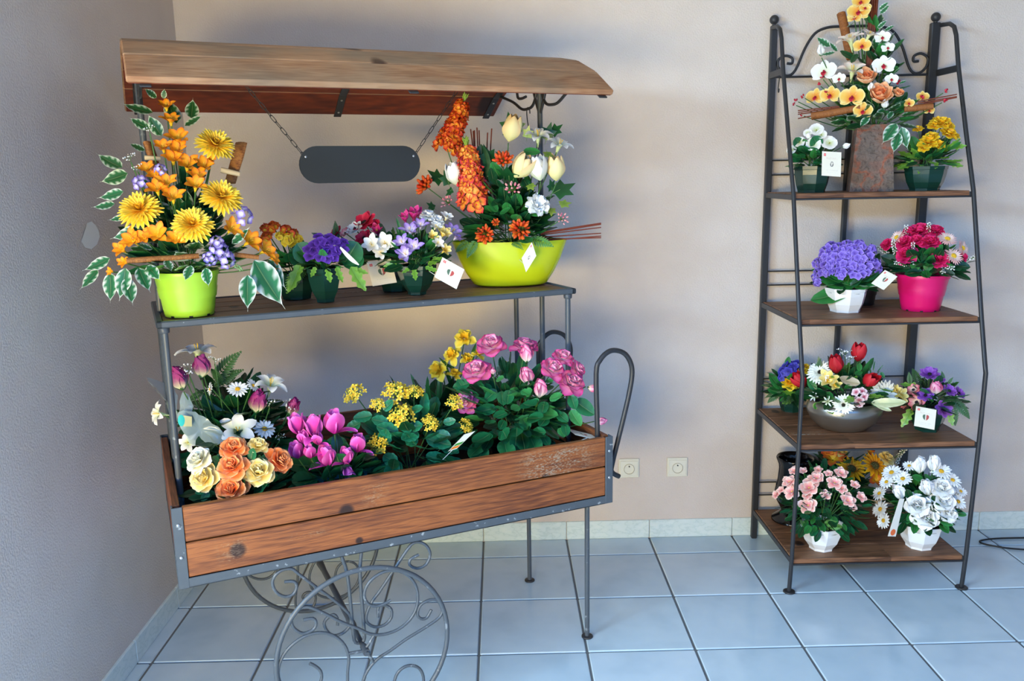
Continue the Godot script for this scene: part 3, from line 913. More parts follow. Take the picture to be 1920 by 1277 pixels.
func buds(n: int, c0: String, c1: String, r: float, l: float, spread: float) -> MB:   # a posy of closed buds on short stalks
	var b := MB.new()
	for k in n:
		var f := (k + 0.5) / n
		var a := k * 2.39996
		var el := lerpf(1.45, spread, sqrt(f))
		var d := Vector3(cos(a) * cos(el), sin(el), sin(a) * cos(el))
		b.tube([Vector3.ZERO, d * 0.3], 0.012, 4, lin("5d7a2e"))
		var tip := Basis(basis_up(d))
		var m := MB.new()
		m.ball(Vector3.ZERO, Vector3(r, l, r), lin(c0 if k % 3 else c1), 4, 6)
		b.add(m, Transform3D(tip, d * (0.36 + 0.05 * sin(k * 2.0))))
	return b

func sprig(n: int, col: String, r: float, long: bool) -> MB:   # white filler: tiny blossoms on a fine branching stalk
	var b := MB.new()
	b.tube([Vector3(0, -0.5, 0), Vector3(0, 0.35, 0)], 0.012, 4, lin("4f6f3a"))
	for k in n:
		var f := (k + 0.5) / n
		var a := k * 2.39996
		var at: Vector3
		if long: at = Vector3(cos(a) * 0.11, -0.45 + f * 0.95, sin(a) * 0.11)
		else: at = Vector3(cos(a) * 0.42 * sqrt(f), 0.05 + 0.4 * absf(sin(k * 1.9)), sin(a) * 0.42 * sqrt(f))
		b.tube([Vector3(0, minf(at.y, 0.3) - 0.15, 0), at], 0.008, 3, lin("6f8a55"))
		b.ball(at, Vector3.ONE * r * (0.8 + 0.3 * sin(k * 5.0)), lin(col), 3, 5)
	return b

# a flat leaf with a midrib; m0 middle colour, m1 outer colour, me margin colour; kinds differ in outline
func leaf_mesh(w: float, p: float, q: float, m0: String, m1: String, me: String, bend: float, fold: float, tip := 0.0, lobes := 0.0, nu := 10) -> ArrayMesh:
	var b := MB.new()
	var ks := [-1.0, -0.8, -0.45, -0.06, 0.0, 0.06, 0.45, 0.8, 1.0]
	var ids := []
	var px := 0.0
	var py := 0.0
	for a in nu + 1:
		var t := float(a) / nu
		if a > 0:
			var th := deg_to_rad(bend * (t - 0.4))
			px += cos(th) / nu
			py += sin(th) / nu
		var body := minf(t / (1.0 - tip), 1.0)
		var half := w * 0.5 * pow(maxf(sin(PI * pow(minf(body, 0.999), p)), 0.0), q)
		half += w * 0.03 * (1.0 - t)
		if lobes > 0.0: half *= 1.0 - lobes * (0.5 + 0.5 * cos(t * TAU * 3.5))
		var row := []
		for k in ks:
			var y: float = py + absf(k) * half * fold + 0.01 * sin(t * 23.0) * absf(k)
			var col := lin(m0).lerp(lin(m1), clampf((absf(k) - 0.06) * 2.2, 0.0, 1.0))
			if absf(k) < 0.03: col = col.lerp(lin("9fc07a"), 0.35)
			var ragged := 0.80 + 0.14 * sin(t * 31.0 + k * 9.0)
			if absf(k) >= ragged or (tip > 0.0 and t > 1.0 - tip): col = lin(me)
			row.append(b.pt(Vector3(px, y, k * half), col, Vector2(t, k)))
		ids.append(row)
	for a in nu:
		for s in ks.size() - 1:
			b.quad(ids[a][s], ids[a][s + 1], ids[a + 1][s + 1], ids[a + 1][s])
	return b.mesh()

func lobed_leaf(c0: String, c1: String, points: Array) -> ArrayMesh:   # ivy and maple-like leaves; points = [angle deg, radius] round the outline
	var b := MB.new()
	var mid := b.pt(Vector3(0.35, 0.02, 0), lin(c0))
	var ring := []
	for q in points:
		var a := deg_to_rad(q[0])
		ring.append(b.pt(Vector3(0.35 + cos(a) * q[1], -0.05 * q[1], sin(a) * q[1]), lin(c1)))
	for k in ring.size(): b.tri(mid, ring[(k + 1) % ring.size()], ring[k])
	b.tube([Vector3(-0.15, -0.03, 0), Vector3(0.35, 0.02, 0)], 0.012, 4, lin("7a9a58"))
	return b.mesh()

func fern_mesh(col: String, n := 12, w := 0.26) -> ArrayMesh:
	var b := MB.new()
	var path := []
	for k in n + 1:
		var t := float(k) / n
		path.append(Vector3(t * 0.97, 0.10 * sin(t * 2.4) - 0.12 * t * t, 0))
	b.tube(path, 0.008, 4, lin(col))
	for k in range(1, n + 1):
		var t := float(k) / n
		for s in [-1.0, 1.0]:
			var l := w * (sin(PI * pow(t, 0.6)) * 0.9 + 0.12)
			petal(b, Transform3D(Basis(Vector3.UP, -s * deg_to_rad(62 - 22 * t)), path[k]), l, 0.085, 6, -14, 0.1, 0.9, 0.6, lin(col), lin(col), lin(col).lightened(0.08), 0.0, 3, 2)
	return b.mesh()

func proto(kind: String) -> Mesh:
	if PROTO.has(kind): return PROTO[kind]
	var b: MB = null
	var m: ArrayMesh = null
	match kind:
		"chrysanthemum": b = bloom([[26, 0.5, 0.105, 2, -12, 0.25, 1.3, 0.5, 0.02, 0.0, "f0b01c", "fbd428", "fde25c", 0.0, 0.0], [24, 0.48, 0.105, 14, -8, 0.25, 1.3, 0.5, 0.02, 0.02, "f0b01c", "fbd428", "fde25c", 0.0, 0.1], [22, 0.42, 0.1, 28, 0, 0.25, 1.3, 0.5, 0.02, 0.03, "f0a818", "f9cc24", "fde25c", 0.0, 0.2], [16, 0.32, 0.085, 44, 10, 0.25, 1.3, 0.5, 0.02, 0.04, "eca018", "f6c220", "fbd850", 0.0, 0.05], [10, 0.2, 0.07, 64, 15, 0.3, 1.3, 0.5, 0.01, 0.05, "e49414", "f2b61c", "f6c83c", 0.0, 0.0]])
		"gerbera_white": b = bloom([[22, 0.5, 0.125, 8, -12, 0.25, 1.3, 0.5, 0.04, 0.0, "e2e6cf", "f2f3e6", "f6f6ee", 0.0, 0.0], [20, 0.42, 0.115, 20, -8, 0.25, 1.3, 0.5, 0.04, 0.02, "e2e6cf", "f2f3e6", "f6f6ee", 0.0, 0.14], [14, 0.26, 0.07, 36, 0, 0.25, 1.3, 0.5, 0.04, 0.03, "dfe0c0", "eeeede", "f4f4ea", 0.0, 0.0]])
		"daisy_white": b = bloom([[15, 0.5, 0.15, 10, -12, 0.2, 1.35, 0.45, 0.06, 0.0, "e6ecea", "f4f7f8", "f4f7f8", 0.0, 0.0], [11, 0.44, 0.13, 22, -10, 0.2, 1.35, 0.45, 0.06, 0.01, "e6ecea", "f4f7f8", "f4f7f8", 0.0, 0.2]], null, 4)
		"daisy_pink": b = bloom([[24, 0.5, 0.10, 8, -8, 0.2, 1.3, 0.5, 0.05, 0.0, "f4ece0", "f4c8c4", "f0b4b8", 0.0, 0.0], [20, 0.42, 0.09, 20, -6, 0.2, 1.3, 0.5, 0.05, 0.02, "f6f0e4", "f4dcd4", "f0c4c4", 0.0, 0.13]], null, 4)
		"sunflower": b = bloom([[14, 0.5, 0.15, 8, -12, 0.2, 0.9, 0.75, 0.06, 0.0, "b83c10", "f0b010", "f4c41c", 0.0, 0.0], [14, 0.44, 0.14, 22, -12, 0.2, 0.9, 0.75, 0.06, 0.01, "a83410", "e89c10", "f4c020", 0.0, 0.22]], null, 4)
		"rose_pink":
			b = bloom([[5, 0.54, 0.58, 18, -22, 0.22, 1.25, 0.5, 0.03, 0.0, "f4c0d4", "ea74ac", "d43c8a", 0.05, 0.0], [5, 0.50, 0.54, 40, -24, 0.32, 1.25, 0.5, 0.03, 0.02, "f6ccd8", "ec80b2", "d43c8a", 0.04, 0.6], [5, 0.46, 0.48, 58, -16, 0.45, 1.25, 0.5, 0.02, 0.03, "fbf0ee", "f6c6d6", "dc4c94", 0.03, 0.2], [4, 0.44, 0.40, 72, -4, 0.6, 1.25, 0.5, 0.02, 0.03, "fbf4f0", "f8dce2", "e060a0", 0.02, 0.9], [3, 0.42, 0.32, 82, 8, 0.8, 1.2, 0.5, 0.01, 0.03, "fbf4f0", "f8dce2", "e878ac", 0.02, 0.3], [2, 0.40, 0.22, 88, 12, 1.0, 1.2, 0.5, 0.0, 0.03, "fbf4f0", "f6d0dc", "e060a0", 0.0, 1.2]])
		"rose_orange": b = rose("e4601e", "f88a40", "fdb078")
		"rose_yellow": b = rose("f0c84a", "f8de80", "fcecb4")
		"rose_white": b = rose("eef0e8", "f4f5f2", "f8f8f6")
		"rose_cream": b = rose("ece0a8", "f2eed2", "f4f2e4")
		"rose_fuchsia": b = rose("a80c40", "da1560", "e83078")
		"rose_peach": b = rose("f0703c", "f4a878", "f6c8a0")
		"bud_purple": b = rosebud("dfe0b0", "a83878", "8c1c66")
		"bud_white": b = rosebud("eceee6", "f4f5f4", "f8f8f8")
		"bud_pink": b = rosebud("f0e4dc", "f0bccc", "d04c88")
		"bud_fuchsia": b = rosebud("b80c48", "e01a68", "ee3c84")
		"tulip_red": b = tulip("7e0a14", "b8101e", "c81828")
		"tulip_yellow": b = tulip("e4dc94", "f2e4a8", "f2cc94")
		"tulip_white": b = tulip("dfe4c0", "f2f0e2", "f6f5ee")
		"freesia_orange": b = funnel("f0b414", "f4a81c", "ee7a18", "ecc024", 6, 0.34)
		"freesia_purple": b = funnel("efe8f2", "a58ad0", "8a68c4", "cfc4e0", 6, 0.32, 50, -30, 0.5)
		"freesia_white": b = funnel("f0ead2", "f6f6f0", "f4f4ee", "e8dcb0", 6, 0.36, 55, -40, 0.5)
		"freesia_yellow": b = funnel("f0c030", "f2dc78", "f4e8a8", "e8d060", 6, 0.34, 58, -30, 0.5)
		"crocus_magenta": b = funnel("8a0a48", "c41a70", "d84a94", "90306a", 6, 0.32, 66, -14, 0.5)
		"daffodil": 
			b = bloom([[3, 0.52, 0.42, 16, -34, 0.2, 1.1, 0.55, 0.05, 0.0, "e8c828", "eed23c", "e2dc6c", 0.09, 0.0], [3, 0.46, 0.38, 40, -30, 0.25, 1.1, 0.55, 0.05, 0.0, "e8c020", "eecc30", "e8d850", 0.1, 1.0]])
			bloom([[6, 0.42, 0.28, 80, -30, 0.4, 1.3, 0.45, 0.07, 0.0, "e0a810", "ecbc18", "f2cc34", 0.08, 0.3]], b)
		"lily_white": b = funnel("dfe8b8", "f6f4ec", "f4f4ee", "cfdca0", 6, 0.31, 62, -96, 0.7)
		"lily_peach": b = funnel("e4e8b0", "f6eade", "f2d6ca", "d4dca0", 6, 0.32, 66, -78, 0.7)
		"anemone_red": b = bloom([[7, 0.5, 0.36, 8, 14, 0.15, 1.3, 0.5, 0.04, 0.0, "8c0c28", "c4163c", "d83058", 0.03, 0.0], [6, 0.42, 0.32, 26, 14, 0.15, 1.3, 0.5, 0.04, 0.01, "8c0c28", "c0143a", "d02850", 0.03, 0.4]])
		"anemone_white": b = bloom([[7, 0.5, 0.36, 8, 14, 0.15, 1.3, 0.5, 0.04, 0.0, "dfe0d4", "f2f2ea", "f4f4f0", 0.03, 0.0], [6, 0.42, 0.32, 26, 14, 0.15, 1.3, 0.5, 0.04, 0.01, "dfe0d4", "f0f0e8", "f4f4f0", 0.03, 0.4]])
		"anemone_purple": b = bloom([[7, 0.5, 0.36, 8, 14, 0.15, 1.3, 0.5, 0.04, 0.0, "5c2490", "8a4ab4", "a470c8", 0.03, 0.0], [6, 0.42, 0.32, 26, 14, 0.15, 1.3, 0.5, 0.04, 0.01, "541e88", "8040ac", "9a60c0", 0.03, 0.4]])
		"anemone_pink": b = bloom([[7, 0.5, 0.36, 10, 14, 0.15, 1.3, 0.5, 0.04, 0.0, "f0e0c8", "e68a92", "d85c78", 0.03, 0.0], [6, 0.42, 0.32, 28, 14, 0.15, 1.3, 0.5, 0.04, 0.01, "f0e0c8", "e89a9c", "d86c80", 0.03, 0.4]])
		"petunia": b = bloom([[5, 0.5, 0.66, 26, -26, 0.1, 1.4, 0.42, 0.03, 0.0, "c8d4a0", "f2f3f0", "f8f8f8", 0.03, 0.0]])
		"azalea": b = bloom([[5, 0.5, 0.46, 20, -18, 0.15, 1.35, 0.5, 0.03, 0.0, "e4687a", "f2b4a8", "f8dcd0", 0.06, 0.0], [4, 0.36, 0.34, 44, -14, 0.2, 1.35, 0.5, 0.02, 0.02, "e87888", "f2bcae", "f8e0d4", 0.05, 0.5]], null, 4)
		"begonia_yellow": b = bloom([[7, 0.5, 0.42, 10, -6, 0.2, 1.35, 0.5, 0.03, 0.0, "f0a810", "f4cc1c", "f8dc40", 0.05, 0.0], [6, 0.42, 0.38, 34, -6, 0.3, 1.35, 0.5, 0.02, 0.02, "eea00c", "f4c418", "f8d838", 0.05, 0.4], [5, 0.34, 0.3, 58, 0, 0.4, 1.35, 0.5, 0.02, 0.03, "e88c0a", "f0b414", "f6cc28", 0.04, 0.1]], null, 4)
		"carnation_white": b = bloom([[8, 0.5, 0.36, 12, -10, 0.2, 1.4, 0.45, 0.03, 0.0, "e4ecec", "f2f5f6", "f6f8f8", 0.09, 0.0], [7, 0.46, 0.34, 36, -10, 0.3, 1.4, 0.45, 0.02, 0.02, "e4ecec", "f2f5f6", "f6f8f8", 0.09, 0.4], [6, 0.42, 0.3, 62, -8, 0.4, 1.4, 0.45, 0.02, 0.03, "e4ecec", "f2f5f6", "f6f8f8", 0.08, 0.2]])
		"ranunculus_peach": b = bloom([[7, 0.62, 0.5, 24, 52, 0.5, 1.2, 0.5, 0.03, 0.0, "f2b070", "f4a878", "f8d0a4", 0.02, 0.0], [6, 0.56, 0.46, 44, 46, 0.6, 1.2, 0.5, 0.02, 0.02, "ee7848", "f2905c", "f6b884", 0.02, 0.4], [5, 0.46, 0.36, 66, 30, 0.8, 1.2, 0.5, 0.01, 0.03, "e85c34", "f07848", "f49c6c", 0.0, 0.2]])
		"cyclamen": b = bloom([[2, 0.92, 0.74, 58, 34, 0.3, 1.0, 0.55, 0.05, 0.0, "a81880", "e048b0", "ee78c8", 0.05, 0.5], [2, 0.98, 0.66, 74, 8, 0.3, 1.0, 0.55, 0.05, 0.0, "a81880", "dc40aa", "ee78c8", 0.06, 2.0], [1, 0.8, 0.46, 20, -50, 0.3, 0.95, 0.6, 0.05, 0.0, "9c1474", "dc3caa", "ea62c0", 0.03, 2.4]], null, 7)
		"orchid_white", "orchid_yellow":
			var w: bool = kind == "orchid_white"
			b = MB.new()
			var c0 := lin("e8ecd0" if w else "e88a1c")
			var c1 := lin("f5f6f4" if w else "f0c458")
			var c2 := lin("f8f8f8" if w else "f4e6a0")
			for q in [[0.12, 0.5, 0.60], [PI - 0.12, 0.5, 0.60], [PI / 2, 0.48, 0.34], [3.75, 0.48, 0.34], [5.67, 0.48, 0.34]]:
				petal(b, Transform3D(Basis(Vector3.UP, q[0]), Vector3.ZERO), q[1], q[2], 8, 10 if q[2] > 0.5 else -6, 0.1, 1.1, 0.55, c0, c1, c2, 0.01, 5, 4)
			petal(b, Transform3D(Basis(Vector3.UP, -PI / 2), Vector3.ZERO), 0.26, 0.2, 62, -70, 0.4, 1.1, 0.6, lin("a01030"), lin("c02038"), lin("d04050"), 0.0, 5, 4)
			b.ball(Vector3(0, 0.07, 0), Vector3(0.05, 0.07, 0.05), lin("a81838"), 4, 6)
		"stock_spike": b = stock([["f0b030", "e65a14", "c02a0c"], ["f4c440", "ee8020", "d84410"], ["e88a18", "d8400e", "b82008"]])
		"stock_spike_pink": b = stock([["f6c440", "ee7a1c", "d8303c"], ["f8d468", "f29a30", "e24e1c"], ["f0a828", "e65018", "c82448"]])
		"orange_posy": 
			b = buds(20, "e05818", "d83c10", 0.07, 0.14, 0.25)
			bloom([[6, 0.46, 0.2, 24, 10, 0.3, 1.1, 0.6, 0.05, -0.02, "d85010", "f08a28", "f0a040", 0.02, 0.0]], b)
		"pink_buds": b = buds(14, "e8a0a0", "d87888", 0.055, 0.085, 0.3)
		"berry": b = buds(3, "b81030", "d8304c", 0.13, 0.15, 0.9)
		"primrose_orange": b = cluster(bloom([[5, 0.5, 0.52, 10, -4, 0.1, 1.4, 0.45, 0.03, 0.0, "e8c020", "e06014", "d04410", 0.04, 0.0]], null, 4), 6, 0.34, 0.2, 0.6)
		"primrose_red": b = cluster(bloom([[5, 0.5, 0.52, 10, -4, 0.1, 1.4, 0.45, 0.03, 0.0, "e8b820", "d03c14", "c02c10", 0.04, 0.0]], null, 4), 6, 0.34, 0.2, 0.6)
		"primrose_yellow": b = cluster(bloom([[5, 0.5, 0.52, 10, -4, 0.1, 1.4, 0.45, 0.03, 0.0, "d89a10", "e8c824", "ecd444", 0.04, 0.0]], null, 4), 6, 0.34, 0.2, 0.6)
		"violet": b = small_bloom(5, "2c1464", "5a30a8", "6c44bc", 0.54, 10, -4, 0.04)
		"hydrangea_purple": b = cluster(small_bloom(5, "5a3cac", "8468d0", "9c86dc", 0.52, 8, -6, 0.04), 5, 0.34, 0.26, 0.62)
		"hydrangea_blue": b = cluster(small_bloom(5, "1c1c78", "3c38a8", "4a48bc", 0.52, 12, -8, 0.04), 7, 0.36, 0.28, 0.55)
		"lilac_cluster": b = cluster(small_bloom(4, "e4e0f0", "8e7cc8", "7460b8", 0.5, 30, -10), 9, 0.34, 0.34, 0.4)
		"kalanchoe": b = umbel()
		"hoya": b = cluster(small_bloom(5, "b0184c", "f2d4d8", "f6e4e4", 0.5, 10, -4), 7, 0.36, 0.24, 0.46)
		"star_white": b = bloom([[6, 0.5, 0.16, 14, -10, 0.2, 0.9, 0.7, 0.04, 0.0, "c8d8a8", "f0f4f0", "f4f6f4", 0.0, 0.0]], null, 4)
		"alstroemeria_orange": b = bloom([[3, 0.52, 0.36, 30, -20, 0.25, 1.2, 0.5, 0.03, 0.0, "f0c020", "e86c18", "e04a3c", 0.03, 0.0], [3, 0.5, 0.3, 44, -20, 0.25, 1.2, 0.5, 0.03, 0.0, "f0c020", "ea7c1c", "e05a30", 0.03, 1.05]])
		"gypsophila": b = sprig(14, "f2f4f2", 0.055, false)
		"heather": b = sprig(26, "eef2ee", 0.06, true)
		"muscari": b = sprig(30, "7cae74", 0.06, true)
		# leaves: run along +X
		"ficus": m = leaf_mesh(0.44, 0.86, 0.75, "235c3c", "2f7a4c", "dfe9e0", 26, 0.16, 0.16)
		"ficus_dark": m = leaf_mesh(0.50, 0.86, 0.75, "1e4a26", "2c6434", "c8d8c0", 24, 0.14, 0.14)
		"rose_leaf": m = leaf_mesh(0.62, 0.86, 0.62, "1c5a38", "1f6a40", "256f46", 24, 0.2)
		"rose_leaf_light": m = leaf_mesh(0.62, 0.86, 0.62, "2f7a40", "3a8a4a", "48975a", 24, 0.2)
		"dark_leaf": m = leaf_mesh(0.5, 0.85, 0.62, "12361f", "184a2a", "1c5230", 20, 0.18)
		"mid_leaf": m = leaf_mesh(0.5, 0.85, 0.62, "23622f", "2f7a38", "3a8444", 26, 0.18)
		"light_leaf": m = leaf_mesh(0.46, 0.8, 0.6, "5c8f32", "6fa03a", "7cac48", 24, 0.15, 0.0, 0.45, 16)
		"round_leaf": m = leaf_mesh(0.92, 1.0, 0.5, "1c5c34", "246c3c", "2a7444", 22, 0.1)
		"serrated_leaf": m = leaf_mesh(0.66, 0.92, 0.6, "1a6044", "1f7250", "2c8462", 28, 0.18, 0.0, 0.09, 18)
		"strap_leaf": m = leaf_mesh(0.10, 0.8, 0.5, "1c4a2a", "26602f", "2c6a36", 60, 0.3)
		"pale_strap": m = leaf_mesh(0.10, 0.8, 0.5, "9db4a8", "aebfb4", "b8c8bc", 40, 0.3)
		"rim_leaf": m = leaf_mesh(0.55, 0.9, 0.6, "2f7a28", "5a9a3a", "d4dc8c", 36, 0.15)
		"dry_leaf": m = leaf_mesh(0.42, 0.9, 0.6, "a89878", "b4a486", "bcae92", 70, 0.3)
		"dry_green_leaf": m = leaf_mesh(0.28, 0.9, 0.6, "a8b088", "b4ba90", "c4c8a4", 40, 0.3)
		"ivy": m = lobed_leaf("1a4a28", "235a30", [[0, 0.65], [28, 0.32], [55, 0.5], [85, 0.28], [125, 0.42], [165, 0.25], [180, 0.3], [195, 0.25], [235, 0.42], [275, 0.28], [305, 0.5], [332, 0.32]])
		"ivy_light": m = lobed_leaf("5c7f2c", "8aa040", [[0, 0.65], [28, 0.32], [55, 0.5], [85, 0.28], [125, 0.42], [165, 0.25], [180, 0.3], [195, 0.25], [235, 0.42], [275, 0.28], [305, 0.5], [332, 0.32]])
		"fern": m = fern_mesh("2c5a24")
		"fern_light": m = fern_mesh("4f8a34", 10, 0.3)
	var is_leaf := b == null
	if b: m = b.mesh()
	m.surface_set_material(0, M.leaf if is_leaf else M.petal)
	PROTO[kind] = m
	return m

# plain names for the parts, and the coloured discs that some flowers carry
const NAMES := {"chrysanthemum": "chrysanthemum", "gerbera_white": "gerbera", "daisy_white": "daisy", "daisy_pink": "daisy", "rose_pink": "rose", "rose_orange": "rose", "rose_yellow": "rose", "rose_white": "rose", "rose_cream": "rose", "rose_fuchsia": "rose", "rose_peach": "rose", "bud_purple": "rosebud", "bud_white": "rosebud", "bud_pink": "rosebud", "bud_fuchsia": "rosebud", "tulip_red": "tulip", "tulip_yellow": "tulip", "tulip_white": "tulip", "freesia_orange": "freesia", "freesia_purple": "freesia", "freesia_white": "freesia", "freesia_yellow": "freesia", "crocus_magenta": "crocus", "lily_white": "lily", "lily_peach": "lily", "anemone_red": "anemone", "anemone_white": "anemone", "anemone_purple": "anemone", "anemone_pink": "anemone", "begonia_yellow": "begonia", "carnation_white": "carnation", "ranunculus_peach": "ranunculus", "orchid_white": "orchid", "orchid_yellow": "orchid", "stock_spike": "stock_flower", "stock_spike_pink": "stock_flower", "orange_posy": "flower_cluster", "pink_buds": "flower_cluster", "berry": "berry_sprig", "primrose_orange": "primrose", "primrose_red": "primrose", "primrose_yellow": "primrose", "hydrangea_purple": "hydrangea", "hydrangea_blue": "hydrangea", "lilac_cluster": "lilac", "kalanchoe": "flower_cluster", "hoya": "flower_cluster", "star_white": "star_flower", "alstroemeria_orange": "alstroemeria", "gypsophila": "filler_sprig", "heather": "filler_sprig", "muscari": "filler_sprig"}
const CENTRES := {"gerbera_white": [0.09, 0.06, "2a2418"], "daisy_white": [0.13, 0.04, "e0b020"], "daisy_pink": [0.14, 0.06, "e8c030"], "sunflower": [0.15, 0.04, "4a4a20"], "anemone_red": [0.1, 0.04, "141014"], "anemone_white": [0.1, 0.04, "141018"], "anemone_purple": [0.1, 0.05, "141414"], "anemone_pink": [0.1, 0.05, "2a2030"], "petunia": [0.05, 0.05, "a8b050"], "azalea": [0.05, 0.05, "e8d080"]}

func stem(o: Node3D, a: Vector3, dir: Vector3, root: Vector3, r := 0.0017, col := "3f6b33") -> void:
	var b := MB.new()
	var start := a - dir * 0.004
	var mid := start.lerp(root, 0.45) - dir * 0.15 * a.distance_to(root)
	b.tube(smooth([start, start.lerp(mid, 0.5) - dir * 0.008, mid, root], 3), r, 5, lin(col))
	part("stem", b.mesh(M.stem), null, o)

# flowers of one arrangement: each entry [kind, x, y, z, size, direction x, y, z, spin]; stems run to the point root
func flowers(o: Node3D, list: Array, root: Vector3, stems := true) -> void:
	for f in list:
		var at := Vector3(f[1], f[2], f[3])
		var d := Vector3(f[5], f[6], f[7]).normalized()
		var turn := basis_up(d, f[8])
		if f[0].begins_with("orchid"):   # the lip hangs down
			var up := (Vector3.UP - d * d.y).normalized()
			turn = Basis(d.cross(-up), d, -up) * Basis(Vector3.UP, f[8] - 3.05)
		var m := part(NAMES.get(f[0], f[0]), proto(f[0]), null, o, Transform3D(turn.scaled_local(Vector3.ONE * f[4]), at))
		if CENTRES.has(f[0]):
			var c: Array = CENTRES[f[0]]
			var key: String = f[0] + "_centre"
			if not PROTO.has(key):
				PROTO[key] = dome(c[0], c[1], c[2])
				PROTO[key].surface_set_material(0, M.petal)
			part("flower_centre", PROTO[key], null, m)
		if stems: stem(o, at, d, root + Vector3(sin(at.x * 90.0), 0, cos(at.z * 90.0)) * 0.012)

# leaves given by their foot and tip: [kind, x0, y0, z0, x1, y1, z1, roll]; width follows length
func leaves(o: Node3D, list: Array, face := Vector3(0.2, 0.7, 0.7)) -> void:
	for f in list:
		var a := Vector3(f[1], f[2], f[3])
		var d := Vector3(f[4], f[5], f[6]) - a
		var x := d.normalized()
		var y := (face - x * face.dot(x)).normalized()
		var bs := Basis(x, y, x.cross(y)) * Basis(Vector3.RIGHT, f[7])
		part("fern_frond" if f[0].begins_with("fern") else "leaf", proto(f[0]), null, o, Transform3D(bs.scaled_local(Vector3.ONE * d.length()), a))

# greenery springing from a centre: n leaves pointing out over the upper half round, of the given kinds, sizes from lo to hi
func bush(o: Node3D, centre: Vector3, radius: Vector3, n: int, kinds: Array, lo: float, hi: float, low := -0.1, droop := 0.35, least := -1.0) -> void:
	for k in n:
		var f := (k + 0.5) / n
		var cy := lerpf(0.95, low, pow(f, 0.85))
		var a := k * 2.39996 + rng.randf_range(-0.3, 0.3)
		var rr := sqrt(maxf(0.0, 1.0 - cy * cy))
		var d := Vector3(cos(a) * rr, cy, sin(a) * rr)
		var inner := rng.randf_range(0.4, 0.9) if cy > 0.25 else rng.randf_range(0.75, 1.0)
		var at := centre + Vector3(d.x * radius.x, d.y * radius.y, d.z * radius.z) * inner
		var size := rng.randf_range(lo, hi)
		var x := (d + Vector3(0, -droop * rng.randf(), 0) + Vector3(rng.randf_range(-0.35, 0.35), rng.randf_range(-0.15, 0.25), rng.randf_range(-0.35, 0.35))).normalized()
		at.y = maxf(at.y, least + 0.006)
		if at.y + x.y * size < least:   # tips stay above the rim of the pot
			x.y = (least - at.y) / size
			x = x.normalized()
		var up := Vector3(d.x * 0.5, 0.9, d.z * 0.5)
		var y := (up - x * up.dot(x)).normalized()
		var bs := Basis(x, y, x.cross(y)) * Basis(Vector3.RIGHT, rng.randf_range(-0.6, 0.6))
		var kind: String = kinds[k % kinds.size()]
		part("fern_frond" if kind.begins_with("fern") else "leaf", proto(kind), null, o, Transform3D(bs.scaled_local(Vector3.ONE * size), at))

# ---------------------------------------------------------------- pots
func round_pot(o: Node3D, rt: float, rb: float, h: float, mat: Material) -> void:
	var b := MB.new()
	var s := (rt - rb) / h
	b.lathe([Vector2(0, 0.003), Vector2(rb * 0.9, 0.003), Vector2(rb, 0.0), Vector2(rb + s * h * 0.14, h * 0.14), Vector2(rb + s * h * 0.15 + 0.0006, h * 0.15), Vector2(rb + s * h * 0.40, h * 0.40), Vector2(rb + s * h * 0.40 + 0.0022, h * 0.41), Vector2(rb + s * h * 0.62 + 0.0022, h * 0.62), Vector2(rb + s * h * 0.62 + 0.001, h * 0.63), Vector2(rt - 0.001, h * 0.88), Vector2(rt + 0.0025, h * 0.89), Vector2(rt + 0.003, h * 0.99), Vector2(rt + 0.001, h), Vector2(rt - 0.0015, h * 0.985), Vector2(rb - 0.001, h * 0.3)], 48)
	var p := part("pot", b.mesh(), mat, o)
	for k in 8:
		var n := MB.new()
		var a := TAU * (k + 0.5) / 8
		n.box(Vector3(cos(a) * rb, 0.0022, sin(a) * rb), Vector3(0.003, 0.0044, 0.009), 0.0004, 0, Vector2.ZERO, Vector2.ONE, Basis(Vector3.UP, -a))
		part("drain_slot", n.mesh(), M.black, p)
	soil(o, rt - 0.003, h * 0.88)

func soil(o: Node3D, r: float, y: float, mat: Material = null, sx := 1.0, sz := 1.0) -> void:
	var b := MB.new()
	b.lathe([Vector2(r, y - 0.004), Vector2(r * 0.7, y + r * 0.07), Vector2(0.0, y + r * 0.12)], 20, false, sx, sz)
	part("filling", b.mesh(), mat if mat else M.soil, o)

func facet_pot(o: Node3D, rt: float, rb: float, h: float, mat: Material, sides := 8, turn := 0.2) -> void:
	var b := MB.new()
	b.lathe([Vector2(0.001, 0.004), Vector2(rb * 0.86, 0.004), Vector2(rb * 0.88, 0.0), Vector2(rb, 0.0), Vector2(rb * 1.02, h * 0.09), Vector2(lerpf(rb, rt, 0.52), h * 0.34), Vector2(lerpf(rb, rt, 0.84), h * 0.68), Vector2(rt * 0.975, h * 0.86), Vector2(rt, h * 0.875), Vector2(rt * 1.02, h), Vector2(rt * 0.97, h), Vector2(rt * 0.93, h * 0.86), Vector2(rb * 0.9, h * 0.3)], sides, true, 1.0, 1.0, Color.WHITE, turn)
	part("pot", b.mesh(), mat, o)
	soil(o, rt * 0.92, h * 0.86)

func bowl(o: Node3D, profile: Array, mat: Material, sx: float, sz: float, fill_r: float, fill_y: float, turn := 0.0) -> void:
	var b := MB.new()
	b.lathe(profile, 56, false, sx, sz)
	part("bowl", b.mesh(), mat, o, Transform3D(Basis(Vector3.UP, turn), Vector3.ZERO))
	soil(o, fill_r * minf(sx, sz), fill_y)

